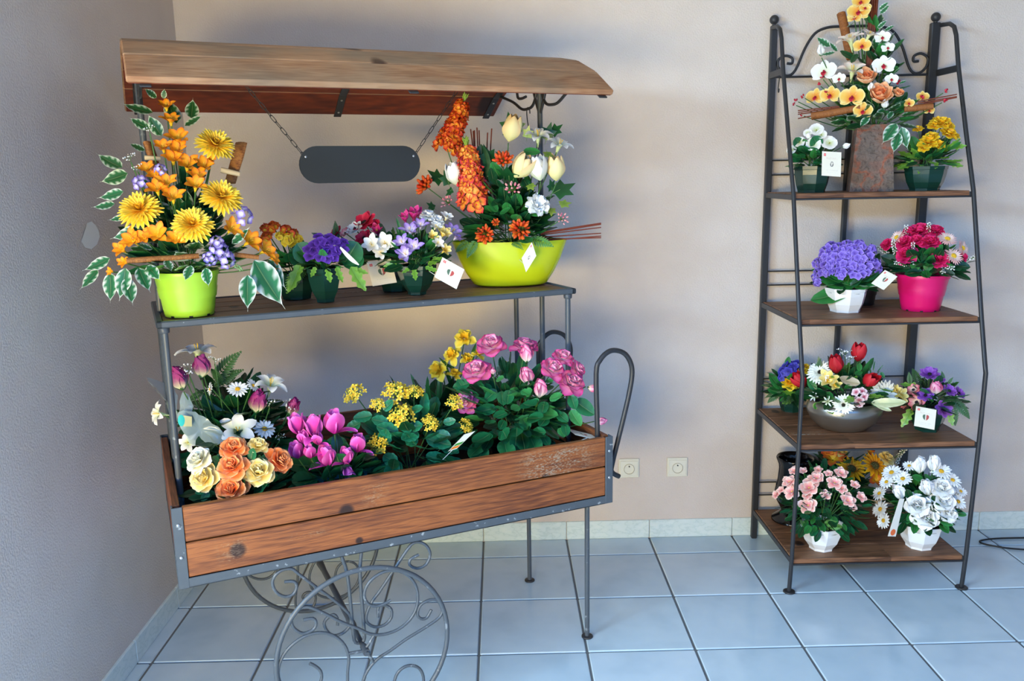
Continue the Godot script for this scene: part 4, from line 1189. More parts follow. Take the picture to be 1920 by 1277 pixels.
# ---------------------------------------------------------------- cards, sticks, labels
func card_print(variant: int) -> ImageTexture:
	var key := "card%d" % variant
	if PROTO.has(key): return PROTO[key]
	var n := 96
	var im := Image.create(n, n, false, Image.FORMAT_RGB8)
	im.fill(Color("dad6c8"))
	var r := RandomNumberGenerator.new()
	r.seed = 77 + variant
	im.fill_rect(Rect2i(9, 8, 11, 10), Color("d2474a"))
	im.fill_rect(Rect2i(12, 11, 5, 4), Color("e8a0a0"))
	if variant < 2:   # a red, white and green heart in the middle with faint handwriting above and below
		for y in range(30, 68):
			for x in range(34, 66):
				var hx := (x - 50) / 13.0
				var hy := (48 - y) / 13.0
				if pow(hx * hx + hy * hy - 1.0, 3.0) - hx * hx * hy * hy * hy < 0.0:
					var c := Color("a83c3c") if hx > 0.16 else (Color("3f5e4c") if hx < -0.24 else Color("cfcabc"))
					if variant == 1 and y > 50: c = c.darkened(0.25)
					im.set_pixel(x, y, c)
	else:             # a single dark flourish
		for k in 60:
			var a := k * 0.16
			im.fill_rect(Rect2i(int(50 + cos(a) * (4 + k * 0.06)), int(48 + sin(a) * 9), 2, 2), Color("3a3c40"))
	for line in [[24, 22, 70, "c9b0a8"], [28, 24, 78, "cfc6ba"], [72, 20, 80, "c4c2ba"], [80, 26, 72, "cccac2"]]:
		var y: int = line[0]
		for x in range(line[1], line[2]):
			if r.randf() < 0.62: im.fill_rect(Rect2i(x, y + r.randi_range(-1, 1), 1, 2), Color(line[3]))
	PROTO[key] = ImageTexture.create_from_image(im)
	return PROTO[key]

# a thin card: centre, half axes to the right and up
func card(o: Node3D, at: Vector3, right: Vector3, up: Vector3, variant := 0, called := "price_card") -> void:
	var b := MB.new()
	var n := right.cross(up).normalized() * 0.0006
	b.face([at - right + up + n, at + right + up + n, at + right - up + n, at - right - up + n], Color.WHITE, [Vector2(0, 0), Vector2(1, 0), Vector2(1, 1), Vector2(0, 1)])
	b.face([at + right + up - n, at - right + up - n, at - right - up - n, at + right - up - n], Color.WHITE, [Vector2(0.6, 0.02), Vector2(0.62, 0.02), Vector2(0.62, 0.04), Vector2(0.6, 0.04)])
	for q in [[right, up], [up, -right], [-right, -up], [-up, right]]:
		var c: Vector3 = q[0] + q[1]
		var d: Vector3 = q[0] - q[1]
		b.face([at + c + n, at + d + n, at + d - n, at + c - n], Color.WHITE, [Vector2(0.6, 0.02), Vector2(0.62, 0.02), Vector2(0.62, 0.04), Vector2(0.6, 0.04)])
	var m := textured(card_print(variant), 0.6)
	var p := part(called, b.mesh(), m, o)
	p.set_meta("label", "small white price card")
	var pick := MB.new()   # the wire it is clipped to
	pick.tube([at - up * 0.9 - n * 3.0, Vector3(at.x * 0.4, minf(at.y, 0.09), at.z * 0.4)], 0.0009, 4)
	part("card_pick", pick.mesh(), M.card, o)

func stick(o: Node3D, a: Vector3, b: Vector3, r: float, mat: Material, called := "twig", sides := 7, flat := 1.0) -> MeshInstance3D:
	var m := MB.new()
	m.tube([a, a.lerp(b, 0.35) + Vector3(0.001, 0.0, 0.001), a.lerp(b, 0.7), b], [r, r * 1.03, r * 0.97, r * 0.95], sides, Color.WHITE, false, flat)
	return part(called, m.mesh(), mat, o)

# a folded white gift card pushed in edge-on
func ribbon_card(o: Node3D, a: Vector3, b: Vector3) -> void:
	var m := MB.new()
	var d := b - a
	var side := Vector3(0.004, 0.006, -0.004)
	var top := []
	var low := []
	for k in 7:
		var t := k / 6.0
		var p := a + d * t + Vector3(0, -0.006 * sin(t * PI), 0)
		var w := sin(PI * clampf(t * 0.8 + 0.12, 0, 1))
		top.append(p + side * w)
		low.append(p - side * w * 0.5)
	for k in 6:
		m.face([top[k], top[k + 1], low[k + 1], low[k]])
		m.face([top[k + 1] - Vector3(0, 0, 0.001), top[k] - Vector3(0, 0, 0.001), low[k] - Vector3(0, 0, 0.001), low[k + 1] - Vector3(0, 0, 0.001)])
	part("folded_card", m.mesh(), M.card, o)

# pale translucent wrapping film: gathered sheets with pleats
func film_wrap(o: Node3D, sheets: Array) -> void:
	for s in sheets:
		var mid := Vector3.ZERO
		for p in s: mid += p / s.size()
		var b := MB.new()
		var ring: Array = smooth(s, 4, true)
		var c := b.pt(mid + Vector3(0, 0, 0.008))
		var inner := []
		var outer := []
		for k in ring.size():
			inner.append(b.pt(mid.lerp(ring[k], 0.55) + Vector3(0, 0, 0.006 * sin(k * 1.9))))
			outer.append(b.pt(ring[k] + Vector3(0, 0, 0.005 * sin(k * 2.3))))
		for k in ring.size():
			var k2 := (k + 1) % ring.size()
			b.tri(c, inner[k], inner[k2])
			b.quad(inner[k], outer[k], outer[k2], inner[k2])
		part("wrapping_film", b.mesh(), M.film, o)

func sticker(o: Node3D, at: Vector3, right: Vector3, up: Vector3) -> void:
	var b := MB.new()
	var n := right.cross(up).normalized() * 0.001
	b.face([at - right * 0.2 + up * 0.9 + n, at + right + up * 0.8 + n, at + right - up * 0.9 + n, at - right * 0.2 - up + n])
	part("label_sticker", b.mesh(), plain("e8dfa0", 0.5), o)
	var t := MB.new()
	var pts := []
	for k in 12: pts.append(at - right * 0.5 + right * cos(TAU * k / 12) * -0.5 + up * sin(TAU * k / 12) + n * 2.0)
	t.face(pts)
	part("round_sticker", t.mesh(), plain("12c8c8", 0.5), o)

func foil_collar(o: Node3D, r: float, h: float) -> void:
	var b := MB.new()
	var low := []
	var top := []
	for k in 36:
		var a := TAU * k / 36
		var f := 1.0 + 0.12 * sin(k * 2.1)
		low.append(b.pt(Vector3(cos(a) * r, h * 0.3, sin(a) * r)))
		top.append(b.pt(Vector3(cos(a) * r * 1.35 * f, h * 1.25 + 0.012 * sin(k * 1.3), sin(a) * r * 1.35 * f)))
	for k in 36: b.quad(low[k], top[k], top[(k + 1) % 36], low[(k + 1) % 36])
	part("foil_wrap", b.mesh(), plain("1f7f8c", 0.25), o)

func plant_label(o: Node3D, a: Vector3, b: Vector3) -> void:
	var m := MB.new()
	var d := b - a
	var side := Vector3(0.016, 0.006, 0.004)
	m.face([a - side, a + side, b + side * 0.8, b - side * 0.8])
	var p := part("plant_label", m.mesh(), plain("d8d8cc", 0.3), o)
	for k in 2:
		var c := MB.new()
		var e := a + d * (0.55 + 0.2 * k) + Vector3(0, 0, 0.0008)
		c.face([e - side * 0.7, e + side * 0.7, e + side * 0.7 + d * 0.17, e - side * 0.7 + d * 0.17])
		part("printed_block", c.mesh(), plain(["3f8a3a", "e07a20"][k], 0.4), p)
	part("label_stake", _line(b, b + d * 0.6), M.card, p)

func _line(a: Vector3, b: Vector3) -> ArrayMesh:
	var m := MB.new()
	m.tube([a, b], 0.001, 5)
	return m.mesh()

func price_strip(o: Node3D, a: Vector3, b: Vector3) -> void:
	var m := MB.new()
	var d := b - a
	var side := d.cross(Vector3(0.3, 0.2, 1.0)).normalized() * 0.0165
	var n := side.cross(d).normalized() * 0.0006
	if n.z < 0: n = -n
	m.face([a - side * 0.6 + n, a + side * 0.6 + n, b + side + n, b - side + n])
	m.face([a + side * 0.6 - n, a - side * 0.6 - n, b - side - n, b + side - n])
	var p := part("price_strip", m.mesh(), M.card, o)
	p.set_meta("label", "long white price strip with an orange dot")
	var c := MB.new()
	var pts := []
	var e := b - d * 0.11
	for k in 14: pts.append(e + side * 0.62 * cos(TAU * k / 14) - d * 0.085 * sin(TAU * k / 14) + n * 2.0)
	c.face(pts)
	part("orange_dot", c.mesh(), plain("e8703c", 0.5), p)

func stone_pot(o: Node3D, h: float) -> void:
	# a slab-sided pot of rust and grey slate, wider at the foot
	var rb := 0.083
	var rt := 0.066
	var ring := func(r: float, y: float) -> Array:
		var out := []
		for k in 4:
			var a := TAU * k / 4 + PI / 4 + 0.30
			out.append(Vector3(cos(a) * r * 1.2, y, sin(a) * r * 1.2))
		return out
	var lo: Array = ring.call(rb, 0.0)
	var hi: Array = ring.call(rt, h)
	for k in 4:
		var k2 := (k + 1) % 4
		var b := MB.new()
		var nu := 6
		var ids := []
		for a in nu + 1:
			var row := []
			for c in nu + 1:
				var u := float(a) / nu
				var v := float(c) / nu
				var p: Vector3 = (lo[k] as Vector3).lerp(lo[k2], u).lerp((hi[k] as Vector3).lerp(hi[k2], u), v)
				if a > 0 and a < nu and c > 0 and c < nu: p += Vector3(p.x, 0, p.z).normalized() * 0.0018 * sin(a * 3.1 + c * 5.7 + k)
				row.append(b.pt(p, Color.WHITE, Vector2(u, v)))
			ids.append(row)
		for a in nu:
			for c in nu: b.quad(ids[a][c], ids[a + 1][c], ids[a + 1][c + 1], ids[a][c + 1])
		part("stone_slab", b.mesh(), M.stone, o)
	soil(o, rt * 0.8, h * 0.93)

func vase_body(o: Node3D, profile: Array) -> void:
	var b := MB.new()
	b.lathe(profile, 48)
	part("vase_body", b.mesh(), M.gloss_black, o)

# ---------------------------------------------------------------- the arrangements
func make_flower_arrangement() -> void:
	var o := thing("flower_arrangement", "tall arrangement of yellow chrysanthemums and orange freesias in a lime green pot", "arrangement", Vector3(-0.7152, 1.1015, 1.001), 0)
	round_pot(o, 0.078, 0.06, 0.115, M.lime_pot)
	stick(o, Vector3(-0.0565, 0.4321, 0.0211), Vector3(-0.0325, 0.3496, 0.0335), 0.021, M.bark, "bark_piece", 8, 0.45)
	stick(o, Vector3(0.147, 0.4317, -0.0657), Vector3(0.1232, 0.3321, -0.0247), 0.02, M.bark, "bark_piece", 8, 0.35)
	stick(o, Vector3(-0.0545, 0.3962, 0.0524), Vector3(-0.0214, 0.3931, 0.04), 0.006, M.raffia, "raffia_tie", 7, 1)
	stick(o, Vector3(0.1091, 0.3643, -0.0034), Vector3(0.1504, 0.3535, -0.0189), 0.007, M.raffia, "raffia_tie", 7, 1)
	stick(o, Vector3(-0.0743, 0.1567, 0.1666), Vector3(0.0723, 0.1591, 0.1011), 0.007, M.bark, "bark_stick", 7, 1)
	stick(o, Vector3(0.1439, 0.1562, 0.053), Vector3(0.1977, 0.1466, 0.0328), 0.006, M.bark, "bark_stick", 7, 1)
	bush(o, Vector3(0, 0.1333, 0), Vector3(0.1, 0.13, 0.1), 80, ["dark_leaf", "ficus_dark", "mid_leaf"], 0.06, 0.09, -0.05, 0.35, 0.095)
	bush(o, Vector3(0, 0.1648, 0), Vector3(0.05, 0.26, 0.05), 54, ["dark_leaf", "ficus_dark"], 0.06, 0.1, 0.1, 0.35, 0.095)
	leaves(o, [["ficus_dark", -0.041, 0.505, 0.012, -0.11, 0.524, 0.028, 0.275], ["ficus_dark", -0.043, 0.544, -0.027, -0.065, 0.565, -0.008, -0.28], ["ficus_dark", -0.028, 0.542, -0.032, -0.02, 0.566, -0.025, 0.07], ["ficus_dark", 0.014, 0.479, 0.011, -0.017, 0.544, -0.026, 0.27], ["ficus_dark", 0.046, 0.491, -0.007, 0.04, 0.542, -0.047, 0.08], ["ficus_dark", 0.033, 0.473, 0.007, 0.078, 0.497, -0.001, -0.28], ["ficus_dark", -0.044, 0.465, 0.033, -0.087, 0.491, 0.048, -0.07], ["ficus_dark", -0.017, 0.448, 0.033, -0.045, 0.501, 0.035, -0.15], ["ficus_dark", -0.053, 0.414, 0.051, -0.083, 0.429, 0.073, 0.07], ["ficus_dark", -0.108, 0.373, 0.062, -0.17, 0.406, 0.056, 0.085], ["ficus_dark", -0.095, 0.359, 0.065, -0.166, 0.338, 0.059, -0.28], ["ficus", -0.087, 0.316, 0.117, -0.153, 0.3, 0.109, -0.09], ["ficus", -0.111, 0.288, 0.116, -0.167, 0.279, 0.115, 0.1], ["ficus", -0.082, 0.259, 0.125, -0.124, 0.249, 0.132, 0.1], ["ficus", -0.051, 0.228, 0.129, -0.119, 0.205, 0.14, -0.2], ["ficus", -0.135, 0.159, 0.12, -0.198, 0.129, 0.13, 0.03], ["ficus", -0.175, 0.132, 0.103, -0.208, 0.083, 0.134, 0.26], ["ficus", -0.138, 0.124, 0.121, -0.131, 0.051, 0.148, 0.27], ["ficus", -0.094, 0.136, 0.133, -0.105, 0.058, 0.159, 0.08], ["ficus", -0.093, 0.113, 0.134, -0.071, 0.047, 0.168, -0.23], ["ficus", -0.061, 0.136, 0.136, -0.026, 0.077, 0.17, -0.29], ["ficus", -0.041, 0.141, 0.135, 0.002, 0.106, 0.167, 0.28], ["ficus", 0.004, 0.154, 0.128, 0.026, 0.126, 0.162, -0.29], ["ficus", 0.055, 0.137, 0.113, 0.053, 0.101, 0.155, 0.16], ["ficus", 0.085, 0.129, 0.1, 0.102, 0.084, 0.133, 0.26], ["ficus", 0.169, 0.103, 0.041, 0.171, 0.013, 0.076, -0.17], ["ficus", 0.184, 0.138, 0.028, 0.235, 0.005, -0.032, 0.24], ["ficus", 0.21, 0.137, -0.008, 0.241, 0.053, -0.035, -0.17], ["ficus", -0.026, 0.181, 0.131, -0.052, 0.196, 0.162, 0.22], ["ficus", 0.143, 0.184, 0.063, 0.192, 0.224, 0.057, -0.28], ["pale_strap", 0.007, 0.161, 0.072, -0.03, 0.251, 0.097, 0.07], ["pale_strap", -0.004, 0.146, 0.076, 0.052, 0.147, 0.066, -0.2]], Vector3(0.2802, 0.6, 0.7493))
	flowers(o, [["chrysanthemum", 0.115, 0.422, 0.045, 0.094, 0.419, 0.727, 0.544, 3.44], ["chrysanthemum", -0.048, 0.271, 0.127, 0.1, 0.011, 0.664, 0.748, 3.6], ["chrysanthemum", 0.068, 0.233, 0.113, 0.096, 0.274, 0.622, 0.733, 6.16], ["chrysanthemum", 0.128, 0.296, 0.072, 0.1, 0.426, 0.712, 0.558, 2.43], ["freesia_orange", -0.008, 0.515, 0.006, 0.043, 0.159, 0.868, 0.471, 2.89], ["freesia_orange", 0.009, 0.479, 0.031, 0.048, 0.185, 0.844, 0.504, 5.77], ["freesia_orange", 0.029, 0.433, 0.049, 0.06, 0.219, 0.817, 0.533, 1.61], ["freesia_orange", -0.002, 0.414, 0.065, 0.048, 0.161, 0.808, 0.567, 0.74], ["freesia_orange", 0.02, 0.386, 0.069, 0.054, 0.203, 0.79, 0.579, 3.66], ["freesia_orange", -0.037, 0.363, 0.087, 0.045, 0.079, 0.775, 0.626, 1.24], ["freesia_orange", -0.018, 0.348, 0.089, 0.039, 0.117, 0.764, 0.634, 1.79], ["freesia_orange", 0.05, 0.371, 0.064, 0.06, 0.268, 0.777, 0.569, 3.32], ["freesia_orange", 0.086, 0.369, 0.05, 0.054, 0.348, 0.768, 0.539, 3.4], ["freesia_orange", 0.072, 0.344, 0.063, 0.051, 0.326, 0.753, 0.572, 3.66], ["freesia_orange", 0.029, 0.408, 0.059, 0.051, 0.221, 0.802, 0.554, 3.38], ["freesia_orange", 0.102, 0.385, 0.04, 0.026, 0.371, 0.773, 0.514, 1.26], ["freesia_orange", -0.004, 0.316, 0.122, 0.054, 0.103, 0.756, 0.646, 6.22], ["freesia_orange", 0.03, 0.297, 0.119, 0.058, 0.201, 0.731, 0.652, 4.95], ["freesia_orange", -0.065, 0.2, 0.138, 0.055, -0.133, 0.545, 0.828, 3.54], ["freesia_orange", -0.038, 0.206, 0.14, 0.043, -0.034, 0.561, 0.827, 3.24], ["freesia_orange", -0.005, 0.21, 0.137, 0.06, 0.091, 0.575, 0.813, 1.48], ["freesia_orange", -0.095, 0.178, 0.134, 0.043, -0.258, 0.478, 0.84, 4.16], ["freesia_orange", 0.033, 0.201, 0.132, 0.049, 0.235, 0.551, 0.801, 1.91], ["freesia_orange", 0.144, 0.218, 0.073, 0.053, 0.611, 0.564, 0.555, 4.46], ["freesia_orange", 0.176, 0.185, 0.043, 0.06, 0.749, 0.47, 0.467, 1.88], ["freesia_orange", 0.202, 0.158, 0.005, 0.056, 0.858, 0.381, 0.346, 2.26], ["freesia_orange", 0.213, 0.137, -0.02, 0.041, 0.912, 0.313, 0.265, 5.94], ["freesia_orange", 0.216, 0.118, -0.03, 0.031, 0.941, 0.246, 0.231, 1.1], ["freesia_orange", -0.091, 0.149, 0.138, 0.032, -0.265, 0.376, 0.888, 4.27], ["freesia_orange", -0.131, 0.127, 0.125, 0.023, -0.433, 0.291, 0.853, 3.22], ["freesia_orange", 0.018, 0.33, 0.116, 0.052, 0.161, 0.77, 0.617, 5.2], ["freesia_orange", 0.078, 0.323, 0.098, 0.052, 0.326, 0.754, 0.57, 2], ["lilac_cluster", -0.041, 0.334, 0.121, 0.049, 0.008, 0.775, 0.632, 6.19], ["lilac_cluster", 0.168, 0.25, 0.048, 0.063, 0.635, 0.62, 0.46, 3.14], ["lilac_cluster", 0.118, 0.173, 0.094, 0.056, 0.583, 0.456, 0.673, 3.9], ["lilac_cluster", 0.13, 0.149, 0.086, 0.056, 0.656, 0.371, 0.657, 3.5], ["lilac_cluster", 0.1, 0.152, 0.107, 0.044, 0.539, 0.387, 0.748, 5.64], ["lilac_cluster", 0.117, 0.188, 0.096, 0.044, 0.56, 0.499, 0.661, 0.98], ["lilac_cluster", 0.003, 0.365, 0.111, 0.036, 0.123, 0.803, 0.583, 3.16], ["muscari", 0.152, 0.131, 0.075, 0.036, 0.8, -0.57, 0.188, 2.02], ["gypsophila", -0.023, 0.456, 0.086, 0.031, -0.022, 0.996, 0.082, 3.74], ["gypsophila", -0.064, 0.388, 0.112, 0.036, -0.071, 0.99, 0.125, 3.44], ["gypsophila", -0.047, 0.366, 0.118, 0.03, -0.056, 0.988, 0.141, 3.04]], Vector3(0, 0.1033, 0))

func make_potted_primroses() -> void:
	var o := thing("potted_primroses", "orange and yellow primroses in a dark pot, squeezed behind the lime green pot", "potted flowers", Vector3(-0.5005, 1.1015, 0.7363), 0)
	facet_pot(o, 0.055, 0.042, 0.075, M.dark_green_pot, 8, 0.2)
	bush(o, Vector3(0, 0.084, 0), Vector3(0.055, 0.05, 0.055), 41, ["mid_leaf", "dark_leaf"], 0.04, 0.06, -0.1, 0.35, 0.055)
	leaves(o, [["round_leaf", 0.005, 0.1, 0.028, 0.026, 0.15, 0.033, 0.1], ["round_leaf", -0.006, 0.108, 0.034, -0.005, 0.136, 0.056, -0.16], ["fern_light", 0.027, 0.1, 0.035, 0.005, 0.036, 0.073, 0.28], ["fern_light", 0.029, 0.093, 0.032, -0.01, 0.027, 0.081, 0.15], ["fern_light", 0.037, 0.099, 0.023, 0.02, 0.051, 0.063, 0.2]], Vector3(0.19, 0.6, 0.7771))
	flowers(o, [["primrose_orange", -0.042, 0.207, 0.039, 0.043, -0.121, 0.843, 0.524, 1.38], ["primrose_orange", -0.058, 0.18, 0.06, 0.039, -0.213, 0.745, 0.633, 1.64], ["primrose_orange", -0.088, 0.168, 0.058, 0.039, -0.363, 0.685, 0.631, 4.14], ["primrose_red", -0.067, 0.206, 0.045, 0.033, -0.226, 0.807, 0.545, 4.28], ["primrose_red", -0.011, 0.201, 0.038, 0.036, 0.025, 0.851, 0.525, 2.9], ["primrose_red", 0.008, 0.19, 0.038, 0.036, 0.12, 0.837, 0.533, 3.28], ["primrose_yellow", 0, 0.172, 0.05, 0.049, 0.145, 0.583, 0.8, 5.06], ["primrose_yellow", 0.02, 0.175, 0.039, 0.033, 0.227, 0.603, 0.764, 4.74], ["primrose_yellow", -0.024, 0.184, 0.055, 0.029, 0.06, 0.588, 0.807, 3.56]], Vector3(0, 0.0675, 0))

func make_potted_violets() -> void:
	var o := thing("potted_violets", "deep purple violets in a dark green faceted pot on the cart shelf", "potted flowers", Vector3(-0.401, 1.1015, 0.8187), 0)
	facet_pot(o, 0.052, 0.027, 0.096, M.dark_green_pot, 6, 0.35)
	ribbon_card(o, Vector3(0.0622, 0.156, 0.0738), Vector3(0.1106, 0.1085, 0.0789))
	bush(o, Vector3(0, 0.1015, 0), Vector3(0.05, 0.03, 0.05), 35, ["dark_leaf", "mid_leaf"], 0.035, 0.055, -0.1, 0.35, 0.076)
	leaves(o, [["round_leaf", -0.031, 0.113, 0.017, -0.069, 0.164, 0.006, -0.22], ["round_leaf", 0.055, 0.103, -0.002, 0.091, 0.161, -0.035, 0.16], ["round_leaf", -0.045, 0.106, 0.016, -0.088, 0.126, 0.007, 0.2], ["round_leaf", 0.057, 0.096, -0.003, 0.103, 0.125, -0.033, 0.03], ["round_leaf", 0.013, 0.099, 0.016, -0.001, 0.118, 0.039, -0.12], ["light_leaf", -0.011, 0.103, 0.054, -0.021, 0.077, 0.075, -0.22], ["light_leaf", 0.02, 0.099, 0.051, 0.031, 0.06, 0.072, 0.05], ["light_leaf", 0.044, 0.101, 0.043, 0.06, 0.058, 0.057, -0.28], ["light_leaf", 0.078, 0.098, 0.019, 0.113, 0.027, 0.002, 0.08], ["light_leaf", 0.086, 0.094, 0.01, 0.122, 0.075, 0, 0.04], ["light_leaf", -0.044, 0.103, 0.048, -0.064, 0.085, 0.05, 0.28], ["light_leaf", -0.055, 0.11, 0.043, -0.091, 0.033, 0.045, 0.15]], Vector3(0.1648, 0.6, 0.7828))
	flowers(o, [["violet", 0.037, 0.17, 0.024, 0.038, 0.329, 0.8, 0.501, 6.02], ["violet", 0.002, 0.169, 0.035, 0.038, 0.083, 0.809, 0.582, 0.4], ["violet", 0.028, 0.144, 0.047, 0.041, 0.282, 0.672, 0.684, 1.12], ["violet", 0.004, 0.13, 0.058, 0.035, 0.101, 0.599, 0.795, 2.14], ["violet", -0.024, 0.134, 0.055, 0.035, -0.13, 0.622, 0.772, 5.42], ["violet", -0.012, 0.163, 0.042, 0.035, -0.022, 0.778, 0.628, 2.94], ["violet", 0.062, 0.148, 0.029, 0.035, 0.515, 0.666, 0.54, 5.64], ["violet", 0.018, 0.162, 0.038, 0.038, 0.197, 0.773, 0.603, 2.26], ["violet", 0.05, 0.164, 0.026, 0.035, 0.414, 0.754, 0.51, 4.18], ["violet", -0.015, 0.148, 0.05, 0.038, -0.045, 0.704, 0.709, 4.74], ["violet", 0.01, 0.151, 0.048, 0.038, 0.141, 0.715, 0.684, 1.84], ["violet", 0.045, 0.144, 0.041, 0.035, 0.41, 0.656, 0.634, 4.48], ["violet", 0.022, 0.127, 0.056, 0.035, 0.252, 0.57, 0.782, 0.32], ["violet", -0.031, 0.152, 0.047, 0.029, -0.163, 0.716, 0.679, 3.98], ["violet", 0.023, 0.18, 0.014, 0.032, 0.234, 0.867, 0.44, 0.48], ["violet", 0.064, 0.167, 0.017, 0.026, 0.495, 0.745, 0.446, 2.74], ["violet", -0.008, 0.183, 0.012, 0.029, 0.015, 0.902, 0.431, 0.06], ["violet", 0.04, 0.126, 0.051, 0.029, 0.394, 0.557, 0.731, 3.68]], Vector3(0, 0.0865, 0))

func make_potted_anemones() -> void:
	var o := thing("potted_anemones", "red and white anemones with a price card, in a dark pot between violets and freesias", "potted flowers", Vector3(-0.2309, 1.1015, 0.6041), 0)
	facet_pot(o, 0.055, 0.042, 0.075, M.dark_green_pot, 8, 0.2)
	card(o, Vector3(-0.0278, 0.0644, 0.0892), Vector3(0.0352, 0.0044, -0.0044), Vector3(-0.0072, 0.0352, 0.0009), 1)
	bush(o, Vector3(0, 0.0915, 0), Vector3(0.08, 0.08, 0.08), 54, ["dark_leaf", "round_leaf", "light_leaf"], 0.05, 0.08, -0.1, 0.35, 0.055)
	leaves(o, [["fern", -0.166, 0.155, 0.032, -0.165, 0.214, 0.039, 0.18], ["fern", -0.193, 0.156, 0.035, -0.233, 0.182, 0.052, -0.26], ["fern", -0.183, 0.148, 0.034, -0.223, 0.171, 0.051, -0.13]], Vector3(0.1002, 0.6, 0.7937))
	flowers(o, [["anemone_red", -0.078, 0.207, 0.043, 0.073, -0.301, 0.786, 0.54, 5.56], ["anemone_red", -0.164, 0.176, 0.031, 0.052, -0.618, 0.611, 0.494, 3.12], ["anemone_red", -0.078, 0.164, 0.065, 0.052, -0.35, 0.663, 0.662, 1.57], ["anemone_red", -0.049, 0.202, 0.045, 0.041, -0.19, 0.81, 0.554, 3.38], ["anemone_white", -0.105, 0.19, 0.055, 0.052, -0.413, 0.699, 0.584, 1.4], ["crocus_magenta", -0.038, 0.176, 0.054, 0.052, -0.166, 0.764, 0.623, 3.89], ["anemone_pink", -0.134, 0.179, 0.052, 0.035, -0.518, 0.637, 0.57, 0.77], ["freesia_white", -0.046, 0.147, 0.125, 0.054, -0.16, 0.5, 0.851, 3.22], ["freesia_white", -0.01, 0.145, 0.11, 0.064, -0.011, 0.535, 0.845, 1.81], ["freesia_white", -0.022, 0.124, 0.121, 0.044, -0.069, 0.436, 0.897, 2.84]], Vector3(0, 0.0675, 0))

func make_potted_freesias() -> void:
	var o := thing("potted_freesias", "purple, white and yellow freesias with a price card in a dark green faceted pot", "potted flowers", Vector3(-0.156, 1.1015, 0.7071), 0)
	facet_pot(o, 0.06, 0.027, 0.087, M.dark_green_pot, 6, 0.1)
	card(o, Vector3(0.1032, 0.0712, 0.1001), Vector3(0.03, -0.0182, -0.003), Vector3(0.0119, 0.0276, -0.0012), 0)
	bush(o, Vector3(0, 0.0962, 0), Vector3(0.06, 0.07, 0.06), 57, ["dark_leaf", "mid_leaf", "dark_leaf"], 0.045, 0.07, -0.1, 0.35, 0.067)
	leaves(o, [["light_leaf", 0.039, 0.092, 0.053, 0.083, 0.112, 0.057, -0.08], ["light_leaf", 0.032, 0.086, 0.054, 0.069, 0.073, 0.067, 0], ["light_leaf", -0.008, 0.087, 0.055, -0.034, 0.069, 0.07, 0.24], ["light_leaf", -0.001, 0.083, 0.056, 0.006, 0.049, 0.08, 0.07], ["light_leaf", -0.049, 0.1, 0.042, -0.09, 0.086, 0.035, -0.2], ["light_leaf", 0.053, 0.112, 0.048, 0.086, 0.098, 0.056, 0.02], ["strap_leaf", -0.016, 0.112, 0.033, -0.051, 0.227, 0.001, -0.18], ["strap_leaf", -0.009, 0.111, 0.034, -0.057, 0.198, 0.018, 0.08], ["strap_leaf", 0.031, 0.111, 0.033, 0.041, 0.187, 0.035, -0.16], ["strap_leaf", 0.051, 0.11, 0.029, 0.059, 0.234, -0.016, 0.02]], Vector3(0.0804, 0.6, 0.7959))
	flowers(o, [["crocus_magenta", 0, 0.221, 0.008, 0.061, 0.035, 0.917, 0.397, 3.26], ["crocus_magenta", -0.023, 0.215, 0.022, 0.047, -0.084, 0.883, 0.461, 3.38], ["crocus_magenta", 0.012, 0.229, -0.003, 0.041, 0.097, 0.933, 0.348, 3.3], ["carnation_white", 0.04, 0.223, -0.008, 0.051, 0.238, 0.912, 0.334, 5.2], ["carnation_white", 0.067, 0.21, 0.012, 0.044, 0.366, 0.832, 0.416, 2.07], ["freesia_purple", -0.008, 0.185, 0.044, 0.053, -0.011, 0.808, 0.589, 5.36], ["freesia_purple", 0.021, 0.199, 0.036, 0.043, 0.148, 0.834, 0.532, 2.31], ["freesia_purple", -0.031, 0.153, 0.049, 0.047, -0.18, 0.722, 0.669, 3.02], ["freesia_purple", 0.003, 0.141, 0.06, 0.05, 0.057, 0.657, 0.752, 2.31], ["freesia_purple", -0.021, 0.12, 0.058, 0.053, -0.148, 0.57, 0.808, 0.55], ["freesia_purple", 0.106, 0.177, 0.009, 0.054, 0.585, 0.703, 0.405, 1.5], ["freesia_purple", 0.116, 0.161, 0, 0.037, 0.669, 0.648, 0.363, 5.54], ["freesia_white", 0.062, 0.194, 0.032, 0.037, 0.354, 0.786, 0.507, 6.25], ["freesia_white", 0.067, 0.149, 0.047, 0.04, 0.455, 0.637, 0.622, 3.93], ["freesia_white", 0.092, 0.218, 0.002, 0.04, 0.451, 0.814, 0.365, 1.2], ["freesia_yellow", 0.082, 0.173, 0.032, 0.05, 0.481, 0.709, 0.515, 5.5], ["freesia_yellow", 0.054, 0.167, 0.047, 0.037, 0.349, 0.715, 0.606, 0.07], ["freesia_yellow", 0.085, 0.128, 0.039, 0.04, 0.601, 0.534, 0.595, 1.33]], Vector3(0, 0.0782, 0))

